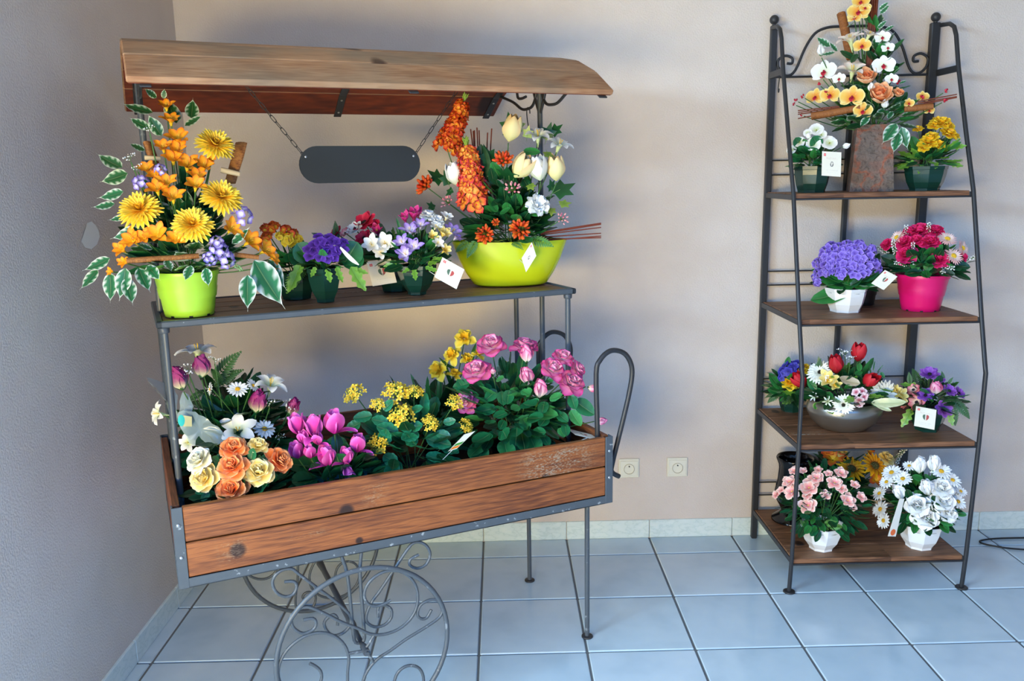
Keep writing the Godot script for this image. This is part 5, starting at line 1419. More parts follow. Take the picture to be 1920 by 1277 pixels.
func make_flower_arrangement_1() -> void:
	var o := thing("flower_arrangement", "large arrangement of orange stocks, white lilies and yellow tulips in an oval lime bowl", "arrangement", Vector3(0.1206, 1.1015, 0.5298), 0)
	bowl(o, [Vector2(0, 0.002), Vector2(0.102, 0), Vector2(0.115, 0.006), Vector2(0.138, 0.04), Vector2(0.16, 0.085), Vector2(0.18, 0.14), Vector2(0.177, 0.14), Vector2(0.156, 0.09), Vector2(0.104, 0.012)], M.bowl_lime, 1.0, 0.5, 0.169, 0.122, 0.06)
	stick(o, Vector3(-0.1124, 0.4783, -0.0112), Vector3(-0.0908, 0.248, 0.019), 0.002, M.twig, "twig", 5, 1)
	stick(o, Vector3(-0.101, 0.4746, -0.0111), Vector3(-0.1021, 0.2942, 0.0189), 0.002, M.twig, "twig", 5, 1)
	stick(o, Vector3(-0.093, 0.4825, -0.011), Vector3(-0.0905, 0.2586, 0.019), 0.002, M.twig, "twig", 5, 1)
	stick(o, Vector3(-0.0868, 0.4744, -0.011), Vector3(-0.0871, 0.2515, 0.019), 0.002, M.twig, "twig", 5, 1)
	stick(o, Vector3(-0.0609, 0.467, -0.0107), Vector3(-0.0785, 0.2371, 0.0191), 0.002, M.twig, "twig", 5, 1)
	stick(o, Vector3(-0.0481, 0.4789, -0.0105), Vector3(-0.0716, 0.2263, 0.0192), 0.002, M.twig, "twig", 5, 1)
	stick(o, Vector3(-0.1047, 0.473, -0.0111), Vector3(-0.0991, 0.2729, 0.0189), 0.002, M.twig, "twig", 5, 1)
	stick(o, Vector3(0.0962, 0.1637, 0.0311), Vector3(0.2851, 0.1871, 0.0031), 0.002, M.twig, "twig", 5, 1)
	stick(o, Vector3(0.0961, 0.1565, 0.0311), Vector3(0.2851, 0.1738, 0.0031), 0.002, M.twig, "twig", 5, 1)
	stick(o, Vector3(0.096, 0.1493, 0.0311), Vector3(0.2851, 0.1557, 0.0031), 0.002, M.twig, "twig", 5, 1)
	stick(o, Vector3(0.0959, 0.1368, 0.0311), Vector3(0.2852, 0.1473, 0.0031), 0.002, M.twig, "twig", 5, 1)
	stick(o, Vector3(0.096, 0.1422, 0.0311), Vector3(0.2852, 0.1419, 0.0031), 0.002, M.twig, "twig", 5, 1)
	stick(o, Vector3(0.0962, 0.1601, 0.0311), Vector3(0.2851, 0.1835, 0.0031), 0.002, M.twig, "twig", 5, 1)
	card(o, Vector3(0.0553, 0.0983, 0.1306), Vector3(0.0062, -0.021, 0.0001), Vector3(0.0156, 0.0241, 0.0002), 2)
	bush(o, Vector3(0, 0.1542, 0), Vector3(0.1, 0.13, 0.1), 118, ["dark_leaf", "mid_leaf", "dark_leaf", "ivy"], 0.06, 0.09, -0.05, 0.35, 0.118)
	bush(o, Vector3(0, 0.168, 0), Vector3(0.09, 0.26, 0.09), 64, ["dark_leaf", "ivy", "mid_leaf"], 0.06, 0.09, 0.2, 0.35, 0.118)
	leaves(o, [["ivy", 0.011, 0.452, 0.033, 0.002, 0.527, 0.023, -0.22], ["ivy", 0.128, 0.457, 0.02, 0.167, 0.487, 0.021, 0.13], ["ivy", 0.114, 0.436, 0.027, 0.132, 0.494, 0.029, 0.03], ["ivy", 0.129, 0.28, 0.041, 0.207, 0.313, 0.006, -0.07], ["ivy", 0.133, 0.29, 0.039, 0.124, 0.325, 0.066, 0.15], ["ivy", -0.05, 0.363, 0.046, -0.073, 0.432, 0.056, 0.19], ["ivy", -0.2, 0.32, -0.013, -0.248, 0.36, 0, 0.07], ["ivy", -0.181, 0.309, 0.003, -0.198, 0.359, 0, 0.03], ["ivy", -0.228, 0.239, -0.012, -0.255, 0.261, 0.002, 0.07], ["ivy", -0.004, 0.383, 0.046, -0.039, 0.41, 0.067, 0.26], ["ivy", -0.17, 0.302, 0.013, -0.197, 0.278, 0.003, 0.16], ["ivy_light", 0.025, 0.464, 0.059, 0.04, 0.511, 0.062, 0.22], ["ivy_light", 0.056, 0.443, 0.063, 0.063, 0.483, 0.074, 0.01], ["ivy_light", 0.127, 0.242, 0.073, 0.125, 0.216, 0.102, 0], ["ivy_light", 0.041, 0.388, 0.075, 0.023, 0.381, 0.106, -0.19], ["ivy_light", 0.149, 0.249, 0.065, 0.192, 0.254, 0.054, -0.16], ["ivy_light", 0.115, 0.408, 0.061, 0.124, 0.38, 0.088, -0.28], ["ivy_light", 0.06, 0.313, 0.083, 0.073, 0.293, 0.113, 0.13], ["mid_leaf", -0.035, 0.232, 0.09, -0.065, 0.278, 0.113, 0.1], ["mid_leaf", 0.059, 0.227, 0.089, 0.111, 0.23, 0.107, 0.18], ["mid_leaf", 0.045, 0.409, 0.071, 0.096, 0.401, 0.092, 0.12], ["mid_leaf", -0.028, 0.229, 0.09, 0.006, 0.24, 0.124, -0.07], ["dark_leaf", -0.076, 0.329, 0.046, -0.08, 0.432, 0.055, -0.22], ["dark_leaf", -0.044, 0.311, 0.053, -0.054, 0.363, 0.074, 0], ["dark_leaf", 0.044, 0.327, 0.053, 0.064, 0.292, 0.085, 0], ["dark_leaf", 0.112, 0.339, 0.041, 0.086, 0.34, 0.075, -0.01], ["fern_light", -0.122, 0.144, 0.073, -0.166, 0.113, 0.074, -0.17], ["fern_light", -0.101, 0.148, 0.079, -0.13, 0.097, 0.098, -0.16], ["fern_light", 0.058, 0.149, 0.09, 0.131, 0.127, 0.1, 0.12], ["fern_light", 0.005, 0.14, 0.094, 0.039, 0.121, 0.125, -0.12]], Vector3(-0.0088, 0.6, 0.8))
	flowers(o, [["stock_spike", -0.182, 0.423, 0.024, 0.169, 0.36, 0.931, 0.054, 3.72], ["stock_spike_pink", -0.105, 0.259, 0.062, 0.198, -0.103, 0.974, 0.2, 4.92], ["orange_posy", -0.015, 0.377, 0.091, 0.069, -0.042, 0.821, 0.569, 0.02], ["orange_posy", -0.248, 0.306, 0.018, 0.075, -0.641, 0.646, 0.415, 4.25], ["orange_posy", -0.072, 0.164, 0.101, 0.066, -0.159, 0.216, 0.963, 3], ["orange_posy", 0.031, 0.177, 0.109, 0.073, 0.057, 0.243, 0.968, 2.29], ["orange_posy", -0.041, 0.2, 0.111, 0.028, -0.19, 0.546, 0.816, 5.91], ["tulip_yellow", 0.002, 0.436, 0.067, 0.084, 0.252, 0.962, 0.104, 3.6], ["tulip_yellow", 0.017, 0.332, 0.091, 0.084, 0.609, 0.764, 0.211, 1.72], ["tulip_yellow", 0.143, 0.319, 0.069, 0.081, -0.105, 0.973, 0.204, 3.91], ["tulip_white", -0.153, 0.31, 0.05, 0.077, -0.214, 0.954, 0.21, 0.78], ["tulip_white", 0.094, 0.321, 0.086, 0.08, -0.204, 0.958, 0.2, 4.93], ["lily_white", 0.089, 0.445, 0.068, 0.08, -0.005, 0.894, 0.447, 4.43], ["lily_white", 0.151, 0.418, 0.056, 0.077, 0.3, 0.862, 0.409, 0.04], ["carnation_white", 0.084, 0.246, 0.091, 0.076, 0.267, 0.558, 0.785, 2.85], ["pink_buds", 0.011, 0.292, 0.105, 0.066, 0.032, 0.74, 0.672, 0.6], ["pink_buds", -0.182, 0.257, 0.034, 0.061, -0.611, 0.635, 0.473, 2.03], ["pink_buds", 0.155, 0.203, 0.072, 0.053, 0.597, 0.504, 0.624, 4.42]], Vector3(0, 0.1242, 0))

func make_lily_bouquet() -> void:
	var o := thing("lily_bouquet", "white lilies with purple rosebuds and daisies wrapped in pale film, at the cart end", "bouquet", Vector3(-0.6697, 0.5098, 0.8486), 0)
	round_pot(o, 0.055, 0.042, 0.1, M.black)
	film_wrap(o, [[Vector3(-0.2096, 0.407, 0.0691), Vector3(-0.1575, 0.3654, 0.1151), Vector3(-0.1153, 0.321, 0.1222), Vector3(-0.1329, 0.2545, 0.1175), Vector3(-0.1338, 0.3516, 0.0652), Vector3(-0.1727, 0.3722, 0.0253)], [Vector3(-0.1122, 0.3172, 0.1317), Vector3(-0.0675, 0.3307, 0.1486), Vector3(-0.0273, 0.3065, 0.1459), Vector3(0.011, 0.2562, 0.1333), Vector3(-0.0226, 0.2276, 0.1338), Vector3(-0.081, 0.2416, 0.1425)], [Vector3(-0.1077, 0.3703, 0.0881), Vector3(-0.0772, 0.3427, 0.1097), Vector3(-0.0787, 0.3098, 0.1312), Vector3(-0.1098, 0.3204, 0.1204)]])
	sticker(o, Vector3(-0.0817, 0.3092, 0.1617), Vector3(0.0162, -0.0036, -0.0053), Vector3(0.0013, 0.0159, -0.0004))
	bush(o, Vector3(0, 0.18, 0), Vector3(0.12, 0.14, 0.12), 112, ["dark_leaf", "rose_leaf", "dark_leaf"], 0.06, 0.09, -0.3, 0.35, 0.06)
	bush(o, Vector3(0, 0.24, 0), Vector3(0.1, 0.16, 0.1), 64, ["dark_leaf", "fern", "dark_leaf"], 0.06, 0.1, -0.1, 0.35, 0.06)
	leaves(o, [["fern", -0.049, 0.377, 0.016, 0.028, 0.461, 0.001, -0.1], ["fern", -0.047, 0.367, 0.015, 0.031, 0.409, 0, -0.06], ["fern", -0.05, 0.364, 0.016, -0.009, 0.389, 0.014, -0.02], ["fern", -0.074, 0.353, 0.024, -0.119, 0.327, 0.05, 0.22]], Vector3(0.2504, 0.6, 0.7598))
	flowers(o, [["lily_white", -0.068, 0.465, 0.061, 0.095, -0.017, 0.993, 0.116, 5.69], ["lily_white", 0.117, 0.367, 0.048, 0.087, 0.293, 0.928, 0.229, 3.98], ["lily_white", 0.036, 0.256, 0.102, 0.095, 0.25, 0.6, 0.76, 0.9], ["lily_white", -0.165, 0.314, 0.109, 0.063, -0.735, 0.331, 0.591, 2.84], ["lily_white", -0.09, 0.238, 0.13, 0.05, 0.069, 0.342, 0.937, 3.52], ["bud_purple", -0.053, 0.407, 0.092, 0.073, 0.125, 0.99, 0.063, 2.09], ["bud_purple", -0.099, 0.378, 0.108, 0.076, -0.155, 0.976, 0.154, 6.14], ["bud_purple", 0.082, 0.301, 0.08, 0.074, 0.216, 0.976, 0.032, 4.15], ["bud_purple", 0.155, 0.276, 0.021, 0.06, 0.415, 0.909, -0.031, 4.66], ["daisy_white", 0.041, 0.373, 0.091, 0.051, 0.201, 0.822, 0.533, 2.86], ["daisy_white", -0.024, 0.381, 0.112, 0.034, -0.84, 0.212, 0.5, 2.53], ["daisy_white", 0.1, 0.254, 0.074, 0.055, 0.435, 0.709, 0.555, 1.61], ["daisy_white", 0.077, 0.378, 0.073, 0.038, 0.792, 0.57, 0.219, 1.12], ["gypsophila", -0.019, 0.447, 0.078, 0.038, -0.018, 0.997, 0.074, 0.16], ["gypsophila", -0.08, 0.423, 0.106, 0.053, -0.079, 0.991, 0.104, 5.12], ["gypsophila", 0.116, 0.316, 0.065, 0.045, 0.156, 0.984, 0.087, 2.34], ["gypsophila", 0.16, 0.298, 0.026, 0.049, 0.219, 0.975, 0.036, 4.64], ["gypsophila", -0.089, 0.414, 0.111, 0.038, -0.089, 0.99, 0.11, 3.6], ["gypsophila", 0.134, 0.217, 0.051, 0.033, 0.258, 0.961, 0.098, 3.64]], Vector3(0, 0.09, 0))

func make_rose_bunch() -> void:
	var o := thing("rose_bunch", "bunch of orange, yellow and white roses at the front corner of the planter", "bouquet", Vector3(-0.5694, 0.5098, 1.0776), 0)
	round_pot(o, 0.055, 0.042, 0.09, M.black)
	bush(o, Vector3(0, 0.13, 0), Vector3(0.12, 0.08, 0.12), 80, ["rose_leaf", "dark_leaf"], 0.045, 0.07, -0.2, 0.35, 0.06)
	leaves(o, [["rose_leaf", -0.078, 0.18, 0.086, -0.11, 0.167, 0.096, 0.26], ["rose_leaf", -0.079, 0.168, 0.087, -0.094, 0.151, 0.105, -0.26], ["rose_leaf", -0.051, 0.244, 0.079, -0.061, 0.263, 0.097, -0.04], ["rose_leaf", 0.023, 0.238, 0.058, 0.032, 0.272, 0.059, -0.17], ["rose_leaf", 0, 0.174, 0.075, 0.02, 0.201, 0.098, -0.3], ["rose_leaf", 0.043, 0.191, 0.056, 0.065, 0.17, 0.069, -0.18], ["rose_leaf", 0.052, 0.182, 0.05, 0.085, 0.196, 0.049, 0.08]], Vector3(0.2421, 0.6, 0.7625))
	flowers(o, [["rose_orange", -0.018, 0.265, 0.058, 0.067, 0.182, 0.8, 0.572, 2.66], ["rose_orange", -0.015, 0.227, 0.083, 0.072, 0.043, 0.754, 0.656, 1.6], ["rose_orange", -0.019, 0.169, 0.087, 0.078, 0.007, 0.639, 0.77, 2.91], ["rose_orange", 0.078, 0.221, 0.02, 0.069, 0.71, 0.539, 0.453, 4.66], ["rose_yellow", -0.085, 0.201, 0.084, 0.069, -0.179, 0.527, 0.831, 2.29], ["rose_yellow", 0.04, 0.204, 0.062, 0.079, 0.286, 0.739, 0.61, 3.73], ["rose_yellow", 0.035, 0.264, 0.034, 0.05, 0.31, 0.896, 0.319, 2.25], ["rose_cream", -0.097, 0.243, 0.073, 0.067, -0.327, 0.704, 0.631, 5.72]], Vector3(0, 0.081, 0))

func make_cyclamen_plant() -> void:
	var o := thing("cyclamen_plant", "magenta cyclamen with a turquoise foil wrap, in the planter", "potted flowers", Vector3(-0.3707, 0.5098, 0.9579), 0)
	round_pot(o, 0.055, 0.042, 0.1, M.black)
	foil_collar(o, 0.058, 0.1)
	bush(o, Vector3(0, 0.12, 0), Vector3(0.1, 0.07, 0.1), 70, ["dark_leaf", "round_leaf"], 0.05, 0.075, -0.15, 0.35, 0.06)
	flowers(o, [["cyclamen", -0.086, 0.263, 0.045, 0.062, -0.14, 0.987, 0.073, 3.87], ["cyclamen", -0.039, 0.254, 0.049, 0.069, -0.069, 0.994, 0.086, 0.62], ["cyclamen", 0.007, 0.258, 0.03, 0.072, 0.013, 0.999, 0.052, 2.6], ["cyclamen", -0.086, 0.202, 0.063, 0.052, -0.183, 0.974, 0.135, 2.95], ["cyclamen", -0.05, 0.205, 0.072, 0.042, -0.113, 0.98, 0.161, 2.64], ["cyclamen", -0.007, 0.181, 0.067, 0.062, -0.019, 0.984, 0.176, 6.02], ["cyclamen", 0.037, 0.176, 0.042, 0.05, 0.107, 0.987, 0.122, 6.12], ["cyclamen", 0.06, 0.197, 0.008, 0.057, 0.146, 0.989, 0.021, 2.2], ["cyclamen", -0.069, 0.242, 0.062, 0.039, -0.128, 0.985, 0.114, 4.92], ["cyclamen", -0.031, 0.238, 0.063, 0.039, -0.062, 0.991, 0.123, 2.03], ["cyclamen", 0.031, 0.174, 0.041, 0.043, 0.398, -0.848, 0.35, 0.48]], Vector3(0, 0.09, 0))

func make_kalanchoe_plant() -> void:
	var o := thing("kalanchoe_plant", "yellow kalanchoe with glossy serrated leaves and a plant label, in the planter", "potted flowers", Vector3(-0.1801, 0.5098, 0.8198), 0)
	round_pot(o, 0.055, 0.042, 0.1, M.black)
	plant_label(o, Vector3(0.1747, 0.2213, 0.0703), Vector3(0.1254, 0.1795, 0.0962))
	bush(o, Vector3(0, 0.16, 0), Vector3(0.13, 0.11, 0.13), 86, ["serrated_leaf", "dark_leaf"], 0.06, 0.09, -0.3, 0.35, 0.06)
	leaves(o, [["serrated_leaf", 0.03, 0.224, 0.067, -0.015, 0.215, 0.106, 0.1], ["serrated_leaf", 0.05, 0.207, 0.064, 0.12, 0.178, 0.057, -0.24], ["serrated_leaf", 0.049, 0.157, 0.068, 0.108, 0.14, 0.067, -0.26], ["serrated_leaf", -0.084, 0.153, 0.08, -0.153, 0.128, 0.077, 0.11], ["serrated_leaf", -0.069, 0.164, 0.081, -0.024, 0.148, 0.112, 0.12], ["serrated_leaf", -0.053, 0.139, 0.083, -0.011, 0.133, 0.111, 0.16], ["serrated_leaf", -0.025, 0.227, 0.075, -0.084, 0.253, 0.094, -0.18], ["serrated_leaf", -0.068, 0.193, 0.079, -0.053, 0.25, 0.099, -0.04], ["serrated_leaf", -0.098, 0.276, 0.061, -0.151, 0.267, 0.064, 0.11], ["serrated_leaf", -0.132, 0.254, 0.058, -0.177, 0.23, 0.05, -0.04], ["serrated_leaf", 0.01, 0.286, 0.054, 0.047, 0.296, 0.067, -0.14], ["serrated_leaf", -0.053, 0.256, 0.07, -0.098, 0.272, 0.086, -0.18], ["serrated_leaf", 0.078, 0.218, 0.053, 0.12, 0.206, 0.054, 0.12], ["serrated_leaf", 0.099, 0.243, 0.039, 0.135, 0.248, 0.035, 0.14], ["serrated_leaf", -0.018, 0.254, 0.068, 0.013, 0.234, 0.099, -0.08], ["serrated_leaf", 0.003, 0.24, 0.069, 0.047, 0.251, 0.086, 0.18], ["serrated_leaf", -0.066, 0.289, 0.059, -0.036, 0.319, 0.065, 0], ["serrated_leaf", -0.115, 0.122, 0.075, -0.05, 0.127, 0.112, -0.17], ["serrated_leaf", 0.022, 0.189, 0.073, -0.001, 0.235, 0.101, -0.26]], Vector3(0.0924, 0.6, 0.7947))
	flowers(o, [["kalanchoe", -0.151, 0.331, 0.026, 0.071, -0.279, 0.776, 0.565, 4.25], ["kalanchoe", -0.082, 0.306, 0.057, 0.049, -0.149, 0.77, 0.621, 2.81], ["kalanchoe", -0.034, 0.329, 0.014, 0.086, -0.028, 0.845, 0.534, 2.8], ["kalanchoe", 0.016, 0.328, 0.009, 0.061, 0.099, 0.849, 0.52, 6.21], ["kalanchoe", -0.012, 0.277, 0.069, 0.08, 0.019, 0.754, 0.657, 3.97], ["kalanchoe", 0.065, 0.25, 0.063, 0.056, 0.251, 0.717, 0.65, 2.57], ["kalanchoe", 0.133, 0.293, 0.009, 0.061, 0.398, 0.757, 0.519, 1.9], ["kalanchoe", 0.162, 0.22, -0.003, 0.054, 0.561, 0.657, 0.504, 5.31], ["kalanchoe", -0.08, 0.2, 0.089, 0.066, -0.221, 0.61, 0.761, 2.18]], Vector3(0, 0.09, 0))

func make_daffodil_bunch() -> void:
	var o := thing("daffodil_bunch", "yellow daffodils with dark strap leaves behind the pink roses, in the planter", "bouquet", Vector3(-0.1247, 0.5098, 0.5226), 0)
	round_pot(o, 0.055, 0.042, 0.12, M.black)
	bush(o, Vector3(0, 0.123, 0), Vector3(0.05, 0.1, 0.05), 35, ["strap_leaf", "dark_leaf"], 0.12, 0.2, 0.3, 0.35, 0.06)
	leaves(o, [["strap_leaf", 0.082, 0.312, 0.013, 0.004, 0.367, 0.03, -0.04], ["strap_leaf", 0.046, 0.197, 0.016, -0.046, 0.279, 0.034, 0.08], ["strap_leaf", 0.063, 0.238, 0.015, 0.024, 0.366, 0.028, 0.1], ["strap_leaf", 0.105, 0.278, 0.011, 0.129, 0.423, 0.02, 0.3]], Vector3(0.0655, 0.6, 0.7973))
	flowers(o, [["daffodil", 0.096, 0.422, 0.017, 0.067, -0.034, 0.597, 0.802, 1.8], ["daffodil", 0.058, 0.369, 0.021, 0.064, -0.34, 0.597, 0.727, 0.34], ["daffodil", 0.015, 0.323, 0.024, 0.076, -0.538, 0.398, 0.743, 4.24], ["daffodil", 0.061, 0.307, 0.023, 0.052, 0.24, 0.871, 0.428, 5.4], ["daffodil", 0.102, 0.354, 0.02, 0.052, 0.313, 0.859, 0.406, 4.08], ["daffodil", 0.223, 0.325, 0.01, 0.052, 0.588, 0.712, 0.383, 6.06], ["daffodil", 0.138, 0.37, 0.017, 0.044, 0.381, 0.836, 0.396, 1.58]], Vector3(0, 0.108, 0))

func make_rose_bush() -> void:
	var o := thing("rose_bush", "bush of pink and white roses with dense green leaves by the cart handle", "potted flowers", Vector3(0.105, 0.5098, 0.6731), 0)
	round_pot(o, 0.055, 0.042, 0.12, M.black)
	card(o, Vector3(0.2207, 0.1717, 0.1012), Vector3(0.035, -0.0026, 0.0252), Vector3(-0.0098, -0.0012, -0.0351), 1)
	bush(o, Vector3(0, 0.21, 0), Vector3(0.15, 0.15, 0.15), 184, ["rose_leaf", "rose_leaf", "dark_leaf", "rose_leaf_light"], 0.05, 0.085, -0.5, 0.35, 0.06)
	bush(o, Vector3(0, 0.15, 0), Vector3(0.13, 0.24, 0.13), 57, ["rose_leaf", "dark_leaf"], 0.05, 0.075, 0.1, 0.35, 0.06)
	leaves(o, [["rose_leaf", -0.033, 0.308, 0.081, -0.07, 0.282, 0.108, -0.3], ["rose_leaf", -0.018, 0.305, 0.084, -0.015, 0.27, 0.125, -0.21], ["rose_leaf", -0.034, 0.257, 0.089, -0.1, 0.246, 0.102, 0.28], ["rose_leaf", -0.012, 0.22, 0.097, -0.028, 0.2, 0.132, -0.24], ["rose_leaf", 0.013, 0.172, 0.104, -0.021, 0.141, 0.137, -0.12], ["rose_leaf", 0.024, 0.183, 0.104, 0.015, 0.134, 0.143, -0.24], ["rose_leaf", 0.09, 0.159, 0.106, 0.066, 0.141, 0.145, 0.12], ["rose_leaf", 0.102, 0.17, 0.105, 0.118, 0.15, 0.14, 0], ["rose_leaf", -0.004, 0.243, 0.096, -0.045, 0.236, 0.124, 0.2], ["rose_leaf", -0.111, 0.326, 0.057, -0.164, 0.31, 0.046, 0.15], ["rose_leaf", -0.13, 0.303, 0.052, -0.151, 0.338, 0.054, -0.08], ["rose_leaf", 0.107, 0.274, 0.093, 0.097, 0.244, 0.134, 0.17], ["rose_leaf", 0.144, 0.239, 0.093, 0.175, 0.216, 0.122, 0], ["rose_leaf", 0.114, 0.229, 0.099, 0.089, 0.208, 0.139, 0.07], ["rose_leaf", 0.197, 0.271, 0.077, 0.256, 0.225, 0.081, 0.12], ["rose_leaf", 0.166, 0.203, 0.093, 0.17, 0.175, 0.127, -0.09], ["rose_leaf", 0.186, 0.287, 0.078, 0.198, 0.25, 0.11, 0.25], ["rose_leaf", -0.035, 0.182, 0.097, -0.065, 0.176, 0.124, 0.08], ["rose_leaf", 0.068, 0.182, 0.106, 0.111, 0.192, 0.139, 0.12], ["rose_leaf", -0.073, 0.318, 0.07, -0.095, 0.341, 0.085, 0.16], ["rose_leaf", 0.004, 0.308, 0.085, -0.004, 0.274, 0.126, -0.2], ["rose_leaf", -0.055, 0.3, 0.078, -0.065, 0.335, 0.097, -0.14], ["rose_leaf_light", 0.122, 0.28, 0.09, 0.161, 0.297, 0.113, -0.25], ["rose_leaf_light", 0.04, 0.235, 0.1, 0.056, 0.198, 0.142, -0.3], ["rose_leaf_light", 0.033, 0.261, 0.096, 0.006, 0.26, 0.13, 0.05], ["rose_leaf_light", 0.052, 0.297, 0.09, 0.073, 0.316, 0.12, 0.2], ["rose_leaf_light", 0.066, 0.275, 0.095, 0.091, 0.28, 0.128, -0.06], ["rose_leaf_light", 0.185, 0.243, 0.084, 0.213, 0.199, 0.109, -0.11], ["rose_leaf_light", 0.026, 0.305, 0.088, 0.011, 0.306, 0.12, 0.15], ["rose_leaf_light", 0.041, 0.308, 0.088, 0.066, 0.302, 0.124, -0.1], ["rose_leaf_light", -0.032, 0.34, 0.073, -0.01, 0.347, 0.105, -0.03], ["rose_leaf_light", 0.116, 0.335, 0.079, 0.132, 0.334, 0.108, -0.06], ["rose_leaf_light", 0.151, 0.193, 0.097, 0.163, 0.172, 0.129, -0.1]], Vector3(-0.0042, 0.6, 0.8))
	flowers(o, [["rose_pink", -0.047, 0.422, 0.015, 0.084, -0.108, 0.843, 0.526, 2.36], ["rose_pink", -0.089, 0.353, 0.058, 0.083, -0.24, 0.827, 0.509, 1.75], ["rose_pink", 0.052, 0.417, 0.031, 0.08, 0.101, 0.973, 0.205, 4.73], ["rose_pink", 0.13, 0.36, 0.075, 0.074, 0.318, 0.785, 0.532, 1.57], ["rose_pink", 0.163, 0.39, 0.055, 0.063, 0.216, 0.873, 0.438, 1.88], ["rose_pink", 0.201, 0.359, 0.064, 0.056, 0.736, 0.527, 0.426, 0.76], ["rose_pink", 0.181, 0.319, 0.077, 0.085, 0.458, 0.701, 0.547, 5.82], ["rose_pink", -0.12, 0.267, 0.063, 0.067, -0.353, 0.465, 0.812, 5.93], ["bud_pink", 0.058, 0.383, 0.06, 0.063, -0.001, 0.995, 0.1, 5.97], ["bud_pink", 0.059, 0.322, 0.092, 0.067, -0.099, 0.976, 0.195, 0.65], ["bud_pink", 0.091, 0.287, 0.103, 0.067, 0.097, 0.976, 0.196, 0.26], ["bud_pink", -0.042, 0.354, 0.08, 0.025, -0.054, 0.993, 0.102, 2.78], ["bud_pink", 0.263, 0.197, 0.053, 0.037, 0.99, 0.099, 0.104, 6.25], ["bud_pink", 0.236, 0.307, 0.064, 0.036, 0.975, -0.195, 0.103, 1.99]], Vector3(0, 0.108, 0))

func make_potted_petunias() -> void:
	var o := thing("potted_petunias", "white petunias with a price card in a dark green pot on the top shelf", "potted flowers", Vector3(1.1738, 1.3622, 0.2168), 0)
	facet_pot(o, 0.062, 0.046, 0.089, M.dark_green_pot, 8, 0.1)
	card(o, Vector3(0.0261, 0.0949, 0.1002), Vector3(0.0284, -0.0026, 0.0104), Vector3(-0.001, 0.0399, -0.0004), 2)
	bush(o, Vector3(0, 0.0979, 0), Vector3(0.06, 0.06, 0.06), 54, ["round_leaf", "mid_leaf", "dark_leaf"], 0.035, 0.055, -0.1, 0.35, 0.069)
	leaves(o, [["round_leaf", -0.036, 0.128, 0.026, -0.065, 0.12, 0.026, 0.3], ["round_leaf", -0.006, 0.111, 0.039, 0.003, 0.094, 0.061, 0.22], ["round_leaf", -0.05, 0.153, 0.014, -0.068, 0.186, 0.012, -0.04], ["round_leaf", 0.008, 0.147, 0.038, -0.019, 0.188, 0.039, -0.19], ["round_leaf", -0.068, 0.096, 0.001, -0.081, 0.088, -0.008, -0.24], ["round_leaf", 0.033, 0.127, 0.042, -0.013, 0.127, 0.056, 0.24]], Vector3(-0.2761, 0.6, 0.7509))
	flowers(o, [["petunia", -0.014, 0.161, 0.034, 0.05, -0.302, 0.505, 0.808, 5.91], ["petunia", 0.04, 0.164, 0.037, 0.052, -0.096, 0.509, 0.855, 4.52], ["petunia", 0.001, 0.208, 0.016, 0.048, -0.262, 0.579, 0.772, 2.51], ["petunia", 0.013, 0.192, 0.031, 0.037, -0.212, 0.552, 0.806, 2.87], ["petunia", -0.053, 0.17, 0.012, 0.038, -0.457, 0.504, 0.733, 5.67], ["petunia", -0.072, 0.144, -0.004, 0.034, -0.569, 0.45, 0.688, 3.18], ["petunia", -0.027, 0.2, 0.015, 0.029, -0.349, 0.559, 0.752, 4.48], ["bud_white", 0.083, 0.15, 0.038, 0.03, 0.8, 0.309, 0.514, 5.68], ["bud_white", -0.027, 0.178, 0.023, 0.025, -0.08, 0.994, 0.069, 3.35]], Vector3(0, 0.0799, 0))

